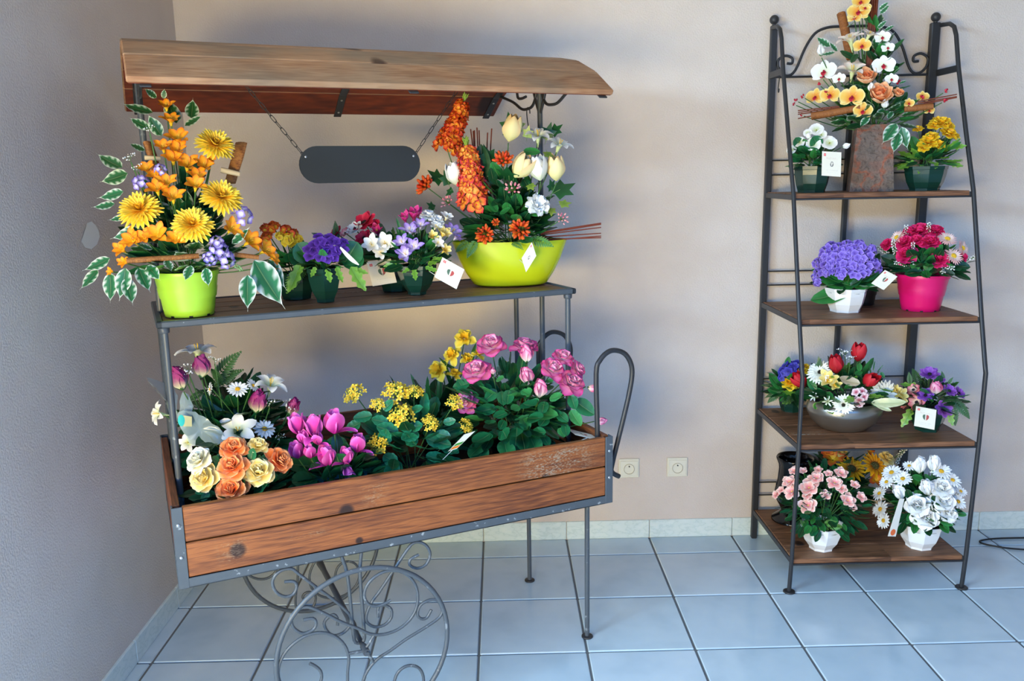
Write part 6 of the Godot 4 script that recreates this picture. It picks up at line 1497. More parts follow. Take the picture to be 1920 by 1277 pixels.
func make_orchid_arrangement() -> void:
	var o := thing("orchid_arrangement", "tall orchid and lily arrangement with cinnamon sticks in a rusty stone pot", "arrangement", Vector3(1.3923, 1.3622, 0.179), 0)
	stone_pot(o, 0.225)
	stick(o, Vector3(-0.1068, 0.6056, -0.0684), Vector3(-0.086, 0.4488, -0.0157), 0.015, M.cinnamon, "cinnamon_stick", 7, 1)
	stick(o, Vector3(-0.0329, 0.6613, -0.0144), Vector3(-0.0402, 0.4122, 0.0152), 0.005, M.bamboo, "bamboo_cane", 7, 1)
	stick(o, Vector3(-0.0275, 0.6598, -0.0076), Vector3(-0.0366, 0.412, 0.0168), 0.005, M.bamboo, "bamboo_cane", 7, 1)
	stick(o, Vector3(-0.0189, 0.6598, -0.0082), Vector3(-0.0331, 0.4118, 0.0183), 0.005, M.bamboo, "bamboo_cane", 7, 1)
	stick(o, Vector3(-0.0135, 0.6584, -0.0015), Vector3(-0.0296, 0.4115, 0.0198), 0.005, M.bamboo, "bamboo_cane", 7, 1)
	stick(o, Vector3(-0.2112, 0.2592, -0.0158), Vector3(-0.0722, 0.2809, 0.0558), 0.013, M.cinnamon, "cinnamon_stick", 7, 1)
	stick(o, Vector3(0.0611, 0.2711, 0.0921), Vector3(0.1444, 0.2772, 0.1176), 0.011, M.cinnamon, "cinnamon_stick", 7, 1)
	stick(o, Vector3(-0.2495, 0.2812, -0.0434), Vector3(-0.1291, 0.2887, 0.0201), 0.002, M.twig, "twig", 5, 1)
	stick(o, Vector3(-0.2492, 0.275, -0.0433), Vector3(-0.1289, 0.2846, 0.0201), 0.002, M.twig, "twig", 5, 1)
	stick(o, Vector3(-0.2489, 0.2687, -0.0432), Vector3(-0.1287, 0.2806, 0.0202), 0.002, M.twig, "twig", 5, 1)
	stick(o, Vector3(-0.2483, 0.2542, -0.0429), Vector3(-0.1284, 0.2745, 0.0204), 0.002, M.twig, "twig", 5, 1)
	stick(o, Vector3(0.1014, 0.2944, 0.0988), Vector3(0.2113, 0.312, 0.1358), 0.002, M.twig, "twig", 5, 1)
	stick(o, Vector3(0.1017, 0.2885, 0.0989), Vector3(0.2117, 0.305, 0.136), 0.002, M.twig, "twig", 5, 1)
	stick(o, Vector3(0.1021, 0.2826, 0.0991), Vector3(0.2119, 0.3019, 0.1361), 0.002, M.twig, "twig", 5, 1)
	bush(o, Vector3(0, 0.2325, 0), Vector3(0.1, 0.1, 0.1), 73, ["dark_leaf", "mid_leaf", "ficus_dark"], 0.05, 0.08, -0.1, 0.35, 0.205)
	bush(o, Vector3(0, 0.285, 0), Vector3(0.05, 0.34, 0.05), 64, ["dark_leaf", "mid_leaf", "ficus"], 0.05, 0.075, 0.1, 0.35, 0.205)
	leaves(o, [["ficus", -0.025, 0.596, 0.044, 0.001, 0.618, 0.067, 0.1], ["ficus", -0.022, 0.583, 0.048, 0.002, 0.608, 0.071, 0.14], ["ficus", -0.03, 0.536, 0.054, -0.007, 0.558, 0.081, 0.12], ["ficus", -0.009, 0.527, 0.062, 0.015, 0.539, 0.09, 0.04], ["ficus", -0.156, 0.491, -0.026, -0.198, 0.529, -0.055, 0], ["ficus", -0.138, 0.472, -0.004, -0.166, 0.506, -0.014, 0.26], ["ficus", -0.046, 0.252, 0.066, -0.082, 0.211, 0.08, 0.05], ["ficus", -0.005, 0.274, 0.082, -0.037, 0.249, 0.103, -0.01], ["ficus", 0.022, 0.265, 0.089, -0.003, 0.234, 0.112, 0.04], ["ficus", 0.038, 0.225, 0.092, -0.017, 0.153, 0.11, -0.205], ["ficus", 0.047, 0.193, 0.094, 0.022, 0.122, 0.119, 0.215], ["ficus", 0.054, 0.212, 0.094, 0.071, 0.135, 0.118, 0.225], ["ficus", 0.02, 0.387, 0.084, 0.036, 0.404, 0.109, -0.3], ["ficus", 0.04, 0.355, 0.088, 0.058, 0.361, 0.11, -0.09], ["ficus", -0.144, 0.469, -0.011, -0.181, 0.466, -0.046, 0.17], ["ficus", -0.019, 0.488, 0.064, -0.001, 0.491, 0.095, 0.15], ["ficus", -0.114, 0.549, 0.008, -0.097, 0.562, 0.044, -0.3], ["dark_leaf", -0.093, 0.443, 0.033, -0.141, 0.468, 0.023, 0.1], ["dark_leaf", -0.024, 0.39, 0.072, -0.064, 0.412, 0.084, -0.06], ["dark_leaf", -0.116, 0.357, 0.02, -0.108, 0.373, 0.06, -0.2], ["dark_leaf", 0.025, 0.277, 0.089, 0.053, 0.294, 0.115, 0.26], ["dark_leaf", -0.087, 0.458, 0.036, -0.11, 0.424, 0.055, 0.28]], Vector3(-0.3199, 0.6, 0.7332))
	flowers(o, [["orchid_white", -0.162, 0.41, -0.049, 0.091, -0.528, 0.36, 0.769, 3.1], ["orchid_white", -0.015, 0.412, 0.084, 0.077, -0.351, 0.371, 0.86, 3.1], ["orchid_white", -0.02, 0.503, 0.073, 0.053, -0.36, 0.392, 0.847, 3.1], ["orchid_white", -0.004, 0.469, 0.083, 0.044, -0.343, 0.386, 0.856, 3.1], ["orchid_white", 0.009, 0.367, 0.096, 0.045, -0.318, 0.355, 0.879, 3.1], ["orchid_white", -0.134, 0.38, 0.016, 0.046, -0.496, 0.349, 0.795, 3.1], ["lily_peach", -0.107, 0.494, 0.032, 0.086, -0.342, 0.896, 0.285, 5.4], ["lily_peach", -0.103, 0.394, 0.045, 0.086, -0.109, 0.858, 0.503, 0.77], ["lily_peach", -0.062, 0.507, 0.059, 0.061, 0.261, 0.848, 0.461, 6.26], ["orchid_yellow", -0.084, 0.592, 0.024, 0.078, -0.409, 0.402, 0.819, 3], ["orchid_yellow", -0.077, 0.48, 0.052, 0.061, -0.41, 0.384, 0.827, 3], ["orchid_yellow", -0.098, 0.315, 0.046, 0.087, -0.476, 0.32, 0.819, 3], ["orchid_yellow", -0.183, 0.327, -0.063, 0.069, -0.589, 0.306, 0.748, 3], ["orchid_yellow", -0.15, 0.328, -0.014, 0.072, -0.549, 0.319, 0.773, 3], ["orchid_yellow", -0.068, 0.268, 0.069, 0.066, -0.444, 0.282, 0.851, 3], ["orchid_yellow", -0.076, 0.625, 0.019, 0.061, -0.402, 0.407, 0.82, 3], ["orchid_yellow", -0.066, 0.604, 0.033, 0.041, -0.395, 0.405, 0.824, 3], ["orchid_yellow", 0.127, 0.31, 0.075, 0.045, -0.165, 0.321, 0.932, 3], ["orchid_yellow", 0.148, 0.266, 0.085, 0.037, -0.124, 0.262, 0.957, 3], ["orchid_yellow", 0.071, 0.289, 0.1, 0.037, -0.214, 0.301, 0.929, 3], ["orchid_yellow", -0.097, 0.575, 0.024, 0.049, -0.419, 0.399, 0.816, 3], ["ranunculus_peach", -0.058, 0.361, 0.066, 0.082, -0.369, 0.665, 0.649, 2.08], ["ranunculus_peach", -0.02, 0.303, 0.081, 0.094, -0.272, 0.6, 0.752, 6.09], ["ranunculus_peach", 0.032, 0.313, 0.098, 0.045, -0.084, 0.605, 0.792, 3.42], ["berry", -0.182, 0.363, -0.026, 0.025, -0.677, 0.695, 0.243, 3.29], ["berry", -0.176, 0.385, -0.023, 0.021, -0.635, 0.73, 0.253, 4.64], ["berry", -0.131, 0.389, -0.004, 0.021, -0.535, 0.788, 0.304, 4.95], ["berry", -0.229, 0.325, -0.047, 0.026, -0.799, 0.57, 0.192, 2.02], ["berry", -0.249, 0.314, -0.056, 0.026, -0.833, 0.525, 0.175, 3.81], ["berry", -0.255, 0.302, -0.058, 0.021, -0.853, 0.494, 0.169, 1.56], ["berry", 0.108, 0.304, 0.1, 0.028, 0.284, 0.646, 0.708, 6.09], ["berry", 0.172, 0.32, 0.128, 0.028, 0.384, 0.584, 0.716, 3.66], ["berry", 0.171, 0.289, 0.128, 0.028, 0.42, 0.517, 0.746, 3.22], ["berry", 0.04, 0.352, 0.07, 0.033, 0.016, 0.816, 0.578, 2.93], ["berry", -0.23, 0.264, -0.047, 0.021, -0.886, 0.429, 0.178, 2.26], ["berry", -0.162, 0.336, -0.017, 0.021, -0.685, 0.681, 0.259, 3.82], ["bud_white", -0.173, 0.463, -0.054, 0.041, -0.181, 0.982, -0.057, 0.01], ["bud_white", -0.009, 0.272, 0.097, 0.035, -0.023, 0.969, 0.247, 3.47], ["bud_white", -0.05, 0.327, 0.082, 0.035, -0.095, 0.983, 0.157, 4.44]], Vector3(0, 0.2025, 0))

func make_potted_begonias() -> void:
	var o := thing("potted_begonias", "bright yellow begonias in a dark green pot on the top shelf", "potted flowers", Vector3(1.5636, 1.3622, 0.2271), 0)
	facet_pot(o, 0.07, 0.048, 0.082, M.dark_green_pot, 8, 0.3)
	bush(o, Vector3(0, 0.0941, 0), Vector3(0.068, 0.06, 0.068), 70, ["mid_leaf", "light_leaf", "dark_leaf"], 0.045, 0.07, -0.1, 0.35, 0.062)
	leaves(o, [["mid_leaf", -0.034, 0.121, 0.031, -0.069, 0.183, 0.016, 0.05], ["mid_leaf", 0.007, 0.12, 0.049, 0.033, 0.151, 0.065, -0.19], ["mid_leaf", 0.041, 0.135, 0.052, 0.082, 0.158, 0.064, -0.3], ["light_leaf", -0.049, 0.097, 0.021, -0.091, 0.078, -0.021, -0.18], ["light_leaf", -0.03, 0.088, 0.035, -0.049, 0.056, 0.046, -0.26], ["light_leaf", 0.011, 0.095, 0.051, -0.004, 0.071, 0.069, -0.24], ["light_leaf", 0.043, 0.095, 0.055, 0.09, 0.078, 0.07, 0.2], ["light_leaf", 0.05, 0.143, 0.05, 0.096, 0.146, 0.072, 0.22]], Vector3(-0.3589, 0.6, 0.715))
	flowers(o, [["begonia_yellow", 0.028, 0.22, 0.027, 0.07, -0.024, 0.891, 0.453, 0.21], ["begonia_yellow", -0.017, 0.157, 0.039, 0.074, -0.269, 0.774, 0.573, 2.23], ["begonia_yellow", 0.01, 0.15, 0.051, 0.049, -0.081, 0.745, 0.662, 2.63], ["begonia_yellow", 0.046, 0.184, 0.044, 0.062, 0.102, 0.816, 0.569, 0.91], ["begonia_yellow", -0.043, 0.204, 0.012, 0.037, -0.378, 0.85, 0.367, 1.34], ["begonia_yellow", 0.005, 0.214, 0.026, 0.054, -0.13, 0.886, 0.446, 5.33], ["begonia_yellow", 0.066, 0.18, 0.042, 0.037, 0.211, 0.801, 0.561, 4.8], ["begonia_yellow", 0.044, 0.211, 0.038, 0.049, 0.058, 0.861, 0.505, 2.62], ["begonia_yellow", -0.01, 0.177, 0.039, 0.049, -0.213, 0.816, 0.538, 4.68], ["begonia_yellow", -0.031, 0.142, 0.038, 0.041, -0.382, 0.72, 0.58, 4.94], ["begonia_yellow", 0.018, 0.229, 0.015, 0.046, -0.075, 0.916, 0.393, 2.6]], Vector3(0, 0.0737, 0))

func make_potted_hydrangea() -> void:
	var o := thing("potted_hydrangea", "purple hydrangea with large leaves in a white faceted pot", "potted flowers", Vector3(1.2851, 0.9552, 0.2909), 0)
	facet_pot(o, 0.07, 0.05, 0.083, M.white_pot, 8, 0.15)
	card(o, Vector3(0.0719, 0.1227, 0.1274), Vector3(0.0181, -0.0106, 0.0075), Vector3(0.0179, 0.0229, 0.0075), 1)
	bush(o, Vector3(0, 0.0924, 0), Vector3(0.06, 0.05, 0.06), 38, ["mid_leaf", "dark_leaf"], 0.05, 0.08, -0.1, 0.35, 0.063)
	leaves(o, [["mid_leaf", 0.008, 0.091, 0.053, -0.114, 0.138, -0.03, 0.23], ["mid_leaf", 0.001, 0.087, 0.051, -0.109, 0.031, -0.028, 0.14], ["mid_leaf", 0.008, 0.087, 0.053, 0.102, 0.132, 0.06, -0.2], ["mid_leaf", -0.029, 0.111, 0.039, -0.085, 0.144, 0.027, -0.12], ["dark_leaf", -0.011, 0.096, 0.058, 0.017, 0.124, 0.087, 0.14], ["dark_leaf", 0.022, 0.113, 0.066, 0.08, 0.146, 0.07, 0.03]], Vector3(-0.3072, 0.6, 0.7386))
	flowers(o, [["hydrangea_purple", -0.016, 0.186, 0.058, 0.043, -0.208, 0.765, 0.609, 5.855], ["hydrangea_purple", -0.038, 0.179, 0.051, 0.043, -0.331, 0.747, 0.576, 2.789], ["hydrangea_purple", -0.023, 0.199, 0.052, 0.043, -0.24, 0.791, 0.563, 0.309], ["hydrangea_purple", -0.01, 0.175, 0.063, 0.043, -0.18, 0.738, 0.65, 2.895], ["hydrangea_purple", -0.053, 0.188, 0.04, 0.043, -0.4, 0.761, 0.51, 1.543], ["hydrangea_purple", 0.003, 0.197, 0.061, 0.043, -0.111, 0.785, 0.61, 2.995], ["hydrangea_purple", -0.035, 0.167, 0.055, 0.043, -0.327, 0.716, 0.617, 3.634], ["hydrangea_purple", -0.041, 0.205, 0.041, 0.043, -0.326, 0.8, 0.504, 2.935], ["hydrangea_purple", 0.014, 0.179, 0.067, 0.043, -0.053, 0.743, 0.668, 0.285], ["hydrangea_purple", -0.064, 0.176, 0.036, 0.044, -0.47, 0.727, 0.501, 0.003], ["hydrangea_purple", -0.004, 0.21, 0.054, 0.043, -0.149, 0.812, 0.564, 2.981], ["hydrangea_purple", -0.012, 0.161, 0.065, 0.043, -0.195, 0.701, 0.686, 4.896], ["hydrangea_purple", -0.065, 0.199, 0.029, 0.044, -0.444, 0.777, 0.447, 3.03], ["hydrangea_purple", 0.027, 0.193, 0.066, 0.043, 0.008, 0.77, 0.638, 2.619], ["hydrangea_purple", -0.055, 0.161, 0.045, 0.043, -0.45, 0.692, 0.564, 1.377], ["hydrangea_purple", -0.03, 0.217, 0.041, 0.043, -0.266, 0.825, 0.499, 4.59], ["hydrangea_purple", 0.019, 0.166, 0.07, 0.043, -0.017, 0.708, 0.706, 2.943], ["hydrangea_purple", -0.08, 0.183, 0.021, 0.044, -0.536, 0.732, 0.419, 3.326], ["hydrangea_purple", 0.02, 0.21, 0.059, 0.043, -0.035, 0.808, 0.588, 2.338], ["hydrangea_purple", -0.029, 0.151, 0.06, 0.043, -0.305, 0.672, 0.674, 2.048], ["hydrangea_purple", -0.062, 0.213, 0.025, 0.044, -0.414, 0.804, 0.428, 1.652], ["hydrangea_purple", 0.043, 0.181, 0.068, 0.043, 0.096, 0.739, 0.667, 1.682], ["hydrangea_purple", -0.076, 0.163, 0.028, 0.044, -0.561, 0.684, 0.466, 0.501], ["hydrangea_purple", -0.007, 0.224, 0.047, 0.043, -0.162, 0.838, 0.521, 0.817], ["hydrangea_purple", 0.009, 0.153, 0.071, 0.043, -0.067, 0.671, 0.738, 3.36], ["hydrangea_purple", -0.087, 0.196, 0.011, 0.044, -0.544, 0.755, 0.367, 2.869], ["hydrangea_purple", 0.045, 0.203, 0.063, 0.043, 0.083, 0.785, 0.614, 3.066], ["hydrangea_purple", -0.053, 0.147, 0.048, 0.043, -0.462, 0.651, 0.602, 1.257], ["hydrangea_purple", -0.046, 0.225, 0.029, 0.044, -0.334, 0.834, 0.439, 1.859], ["hydrangea_purple", 0.047, 0.166, 0.07, 0.043, 0.131, 0.699, 0.703, 2.68], ["hydrangea_purple", -0.093, 0.172, 0.008, 0.044, -0.622, 0.695, 0.36, 1.467], ["hydrangea_purple", 0.022, 0.224, 0.054, 0.043, -0.035, 0.832, 0.554, 4.781], ["hydrangea_purple", -0.013, 0.142, 0.067, 0.043, -0.206, 0.641, 0.74, 3.03], ["hydrangea_purple", -0.083, 0.212, 0.009, 0.044, -0.502, 0.788, 0.357, 1.969], ["hydrangea_purple", 0.065, 0.173, 0.064, 0.043, 0.217, 0.714, 0.666, 3.384], ["hydrangea_purple", -0.078, 0.149, 0.028, 0.044, -0.601, 0.642, 0.476, 1.845], ["hydrangea_purple", -0.02, 0.234, 0.036, 0.043, -0.216, 0.857, 0.469, 1.604], ["hydrangea_purple", 0.035, 0.15, 0.073, 0.043, 0.087, 0.654, 0.751, 3.095], ["hydrangea_purple", -0.102, 0.17, -0.005, 0.044, -0.665, 0.686, 0.295, 1.775], ["hydrangea_purple", 0.052, 0.216, 0.059, 0.043, 0.098, 0.806, 0.583, 4.437], ["hydrangea_purple", -0.041, 0.136, 0.056, 0.043, -0.405, 0.617, 0.675, 4.792], ["hydrangea_purple", -0.067, 0.228, 0.014, 0.044, -0.419, 0.827, 0.376, 2.154], ["hydrangea_purple", 0.074, 0.155, 0.062, 0.043, 0.297, 0.662, 0.689, 2.004], ["hydrangea_purple", -0.098, 0.141, 0.003, 0.044, -0.726, 0.599, 0.338, 1.552], ["hydrangea_purple", 0.013, 0.235, 0.046, 0.043, -0.076, 0.856, 0.511, 3.498], ["hydrangea_purple", 0.011, 0.137, 0.073, 0.043, -0.052, 0.616, 0.786, 2.477], ["hydrangea_purple", -0.099, 0.106, 0, 0.042, -0.842, 0.433, 0.321, 0.5], ["hydrangea_purple", -0.104, 0.121, -0.012, 0.038, -0.821, 0.511, 0.253, 1.26], ["hydrangea_purple", 0.02, 0.145, 0.073, 0.045, 0.001, 0.641, 0.767, 3], ["hydrangea_purple", -0.082, 0.141, 0.025, 0.042, -0.642, 0.612, 0.462, 5.04]], Vector3(0, 0.0744, 0))

func make_potted_plant() -> void:
	var o := thing("potted_plant", "dark leafy plant in a black pot half hidden behind the fuchsia pot", "potted plant", Vector3(1.405, 0.9552, 0.15), 0)
	round_pot(o, 0.05, 0.04, 0.09, M.black)
	bush(o, Vector3(0, 0.099, 0), Vector3(0.06, 0.06, 0.06), 41, ["dark_leaf", "mid_leaf"], 0.05, 0.08, -0.1, 0.35, 0.07)

func make_flower_arrangement_2() -> void:
	var o := thing("flower_arrangement", "dome of fuchsia roses and pink daisies in a bright fuchsia pot", "arrangement", Vector3(1.5491, 0.9552, 0.2894), 0)
	round_pot(o, 0.084, 0.061, 0.126, M.fuchsia_pot)
	bush(o, Vector3(0, 0.1437, 0), Vector3(0.1, 0.09, 0.1), 96, ["dark_leaf", "mid_leaf", "dark_leaf"], 0.05, 0.08, -0.1, 0.35, 0.106)
	leaves(o, [["dark_leaf", -0.083, 0.164, 0.031, -0.146, 0.186, -0.01, -0.2], ["dark_leaf", -0.067, 0.149, 0.044, -0.134, 0.155, 0.015, -0.07], ["dark_leaf", -0.018, 0.158, 0.069, -0.046, 0.209, 0.075, -0.26], ["dark_leaf", 0.04, 0.167, 0.084, 0.112, 0.154, 0.09, 0.28], ["dark_leaf", -0.051, 0.174, 0.051, -0.03, 0.197, 0.086, 0.16], ["dark_leaf", -0.034, 0.142, 0.063, -0.094, 0.13, 0.059, -0.23], ["dark_leaf", 0.011, 0.143, 0.08, 0.055, 0.133, 0.107, 0.26], ["mid_leaf", -0.024, 0.142, 0.067, -0.015, 0.201, 0.09, 0.16], ["mid_leaf", -0.051, 0.141, 0.054, -0.069, 0.2, 0.065, -0.28], ["mid_leaf", -0.004, 0.191, 0.069, 0.017, 0.233, 0.086, 0.1]], Vector3(-0.3622, 0.6, 0.7133))
	flowers(o, [["rose_fuchsia", -0.024, 0.265, 0.008, 0.071, -0.275, 0.891, 0.362, 1.34], ["rose_fuchsia", -0.054, 0.262, 0.004, 0.058, -0.399, 0.853, 0.336, 4.79], ["rose_fuchsia", 0.016, 0.269, 0.029, 0.054, -0.091, 0.889, 0.449, 5.48], ["rose_fuchsia", -0.012, 0.232, 0.054, 0.062, -0.213, 0.792, 0.572, 5.56], ["rose_fuchsia", -0.08, 0.229, 0.018, 0.062, -0.533, 0.749, 0.394, 0.07], ["rose_fuchsia", -0.077, 0.19, 0.036, 0.07, -0.579, 0.642, 0.502, 5.91], ["rose_fuchsia", 0.01, 0.179, 0.08, 0.061, -0.095, 0.62, 0.779, 0.32], ["rose_fuchsia", -0.122, 0.224, -0.014, 0.046, -0.689, 0.679, 0.254, 0.16], ["rose_fuchsia", -0.046, 0.24, 0.036, 0.045, -0.372, 0.799, 0.473, 0.89], ["rose_fuchsia", 0.089, 0.187, 0.079, 0.033, 0.306, 0.606, 0.734, 1.74], ["daisy_pink", 0.039, 0.247, 0.067, 0.059, 0.02, 0.795, 0.606, 6.22], ["daisy_pink", 0.053, 0.192, 0.087, 0.061, 0.127, 0.634, 0.763, 2.44], ["daisy_pink", -0.098, 0.25, -0.001, 0.054, -0.773, 0.609, 0.177, 4.87], ["daisy_pink", 0.088, 0.217, 0.075, 0.053, 0.564, 0.318, 0.762, 0.32], ["heather", -0.112, 0.219, 0.012, 0.054, -0.255, 0.966, 0.027, 2.39], ["heather", -0.07, 0.27, 0.005, 0.05, -0.135, 0.991, 0.009, 0.52], ["heather", -0.005, 0.278, 0.025, 0.05, -0.01, 0.999, 0.048, 2.12], ["heather", -0.065, 0.217, 0.05, 0.045, -0.164, 0.978, 0.126, 4.32], ["heather", -0.099, 0.165, 0.039, 0.046, -0.969, 0.241, 0.048, 4.34], ["heather", -0.064, 0.169, 0.064, 0.041, -0.651, 0.12, 0.75, 2.38], ["heather", 0.01, 0.151, 0.096, 0.053, -0.105, -0.331, 0.938, 5.79], ["heather", 0.033, 0.156, 0.098, 0.049, 0.462, 0, 0.887, 1.22], ["heather", 0.112, 0.18, 0.078, 0.053, 0.765, 0.404, 0.502, 0.45], ["heather", -0.139, 0.207, -0.018, 0.051, -0.8, 0.527, -0.288, 5.82]], Vector3(0, 0.1137, 0))

func make_potted_hydrangea_1() -> void:
	var o := thing("potted_hydrangea", "blue hydrangea and yellow begonia in a dark pot against the rear left post", "potted flowers", Vector3(1.1882, 0.5402, 0.0811), 0)
	facet_pot(o, 0.049, 0.037, 0.064, M.dark_green_pot, 8, 0.2)
	bush(o, Vector3(0, 0.0752, 0), Vector3(0.06, 0.06, 0.06), 64, ["mid_leaf", "dark_leaf", "fern"], 0.045, 0.075, -0.3, 0.35, 0.044)
	leaves(o, [["mid_leaf", -0.048, 0.09, 0.026, -0.094, 0.147, 0.001, 0.26], ["mid_leaf", -0.033, 0.174, 0.024, -0.027, 0.217, 0.027, 0.12], ["mid_leaf", -0.036, 0.072, 0.032, -0.095, 0.084, -0.002, 0.13], ["mid_leaf", -0.023, 0.064, 0.037, -0.06, 0.046, 0.04, 0.26], ["fern", -0.048, 0.08, 0.026, -0.093, 0.031, -0.001, 0], ["fern", 0.006, 0.056, 0.046, 0.005, 0.024, 0.067, -0.29], ["light_leaf", 0.006, 0.075, 0.046, -0.054, 0.085, 0.045, 0.23], ["light_leaf", -0.006, 0.056, 0.043, -0.052, 0.038, 0.045, -0.08]], Vector3(-0.2684, 0.6, 0.7536))
	flowers(o, [["hydrangea_blue", -0.022, 0.171, 0.033, 0.068, -0.24, 0.825, 0.512, 1.02], ["hydrangea_blue", -0.044, 0.158, 0.028, 0.05, -0.381, 0.786, 0.487, 2.81], ["hydrangea_blue", 0.002, 0.182, 0.038, 0.055, -0.102, 0.842, 0.53, 2.18], ["hydrangea_blue", -0.05, 0.136, 0.029, 0.037, -0.46, 0.724, 0.514, 2.76], ["begonia_yellow", -0.024, 0.118, 0.042, 0.069, -0.311, 0.692, 0.652, 6.09], ["begonia_yellow", 0.021, 0.166, 0.047, 0.041, 0.006, 0.806, 0.591, 4.39], ["begonia_yellow", 0.032, 0.178, 0.045, 0.032, 0.058, 0.821, 0.567, 4.61]], Vector3(0, 0.0572, 0))

func make_flower_arrangement_3() -> void:
	var o := thing("flower_arrangement", "mixed red tulips, white gerberas and yellow flowers in a silver bowl", "arrangement", Vector3(1.2928, 0.5402, 0.3178), 0)
	bowl(o, [Vector2(0, 0.002), Vector2(0.066, 0), Vector2(0.078, 0.004), Vector2(0.11, 0.03), Vector2(0.127, 0.06), Vector2(0.13, 0.078), Vector2(0.124, 0.094), Vector2(0.113, 0.103), Vector2(0.11, 0.1), Vector2(0.12, 0.08), Vector2(0.08, 0.012)], M.silver, 1.0, 0.85, 0.11, 0.09)
	bush(o, Vector3(0, 0.123, 0), Vector3(0.11, 0.1, 0.11), 105, ["mid_leaf", "dark_leaf", "light_leaf", "dark_leaf"], 0.05, 0.08, -0.1, 0.35, 0.08)
	leaves(o, [["dry_leaf", 0.002, 0.19, 0.109, -0.07, 0.204, 0.09, -0.07], ["rim_leaf", -0.084, 0.104, 0.053, -0.077, 0.076, 0.093, -0.09], ["rim_leaf", -0.113, 0.102, 0.027, -0.124, 0.082, 0.05, -0.23], ["rim_leaf", -0.041, 0.088, 0.076, -0.049, 0.071, 0.107, -0.08], ["rim_leaf", -0.1, 0.105, 0.04, -0.116, 0.107, 0.06, 0.29], ["dry_green_leaf", 0.028, 0.13, 0.142, 0.126, 0.143, 0.194, 0.22], ["dry_green_leaf", 0.039, 0.127, 0.147, 0.084, 0.109, 0.177, 0.18], ["mid_leaf", -0.114, 0.145, 0.025, -0.142, 0.187, 0.013, -0.13], ["mid_leaf", -0.095, 0.137, 0.043, -0.123, 0.16, 0.049, -0.04], ["mid_leaf", 0.018, 0.224, 0.075, -0.013, 0.214, 0.101, 0.16], ["mid_leaf", 0.089, 0.217, 0.068, 0.099, 0.197, 0.076, 0.01], ["mid_leaf", -0.068, 0.124, 0.063, -0.099, 0.154, 0.075, -0.12], ["mid_leaf", 0.014, 0.224, 0.074, 0.004, 0.256, 0.084, 0.03], ["strap_leaf", 0.06, 0.223, 0.075, 0.059, 0.263, 0.081, 0.26], ["strap_leaf", 0.073, 0.218, 0.074, 0.095, 0.243, 0.069, 0.22], ["strap_leaf", 0.051, 0.212, 0.079, 0.036, 0.256, 0.087, -0.09], ["fern", -0.1, 0.219, 0.022, -0.108, 0.265, 0.016, -0.1], ["fern", -0.113, 0.212, 0.013, -0.104, 0.259, 0.027, 0.15]], Vector3(-0.3114, 0.6, 0.7369))
	flowers(o, [["tulip_red", 0.015, 0.251, 0.047, 0.071, 0.053, 0.99, 0.13, 0.89], ["tulip_red", -0.057, 0.212, 0.054, 0.071, -0.166, 0.976, 0.142, 6.24], ["tulip_red", 0.03, 0.176, 0.079, 0.066, 0.347, 0.684, 0.642, 2.42], ["tulip_red", -0.128, 0.143, -0.039, 0.069, -0.69, 0.722, 0.044, 5.59], ["gerbera_white", -0.105, 0.21, 0.031, 0.084, -0.484, 0.636, 0.601, 5.75], ["gerbera_white", 0.106, 0.137, 0.061, 0.092, -0.076, 0.206, 0.976, 2.4], ["gerbera_white", -0.043, 0.111, 0.092, 0.071, -0.387, 0.1, 0.917, 1.39], ["star_white", -0.122, 0.127, 0.033, 0.038, -0.785, 0.392, 0.48, 2.97], ["star_white", -0.089, 0.117, 0.069, 0.038, -0.635, 0.349, 0.689, 5.4], ["hoya", 0.01, 0.148, 0.101, 0.066, -0.07, 0.514, 0.855, 1.18], ["hoya", 0.006, 0.124, 0.104, 0.046, -0.084, 0.401, 0.912, 4.08], ["freesia_yellow", -0.083, 0.187, 0.06, 0.071, -0.513, 0.634, 0.579, 3.52], ["freesia_yellow", -0.067, 0.173, 0.077, 0.046, -0.452, 0.59, 0.669, 3.7], ["freesia_yellow", 0.146, 0.137, 0.085, 0.058, 0.532, 0.414, 0.739, 5.79], ["freesia_yellow", 0.134, 0.153, 0.08, 0.042, 0.491, 0.494, 0.718, 1], ["gypsophila", -0.029, 0.269, 0.05, 0.054, -0.052, 0.995, 0.09, 1.17], ["gypsophila", -0.036, 0.277, 0.036, 0.042, -0.063, 0.996, 0.063, 6.16], ["gypsophila", -0.018, 0.257, 0.066, 0.046, -0.033, 0.992, 0.124, 0.98]], Vector3(0, 0.09, 0))

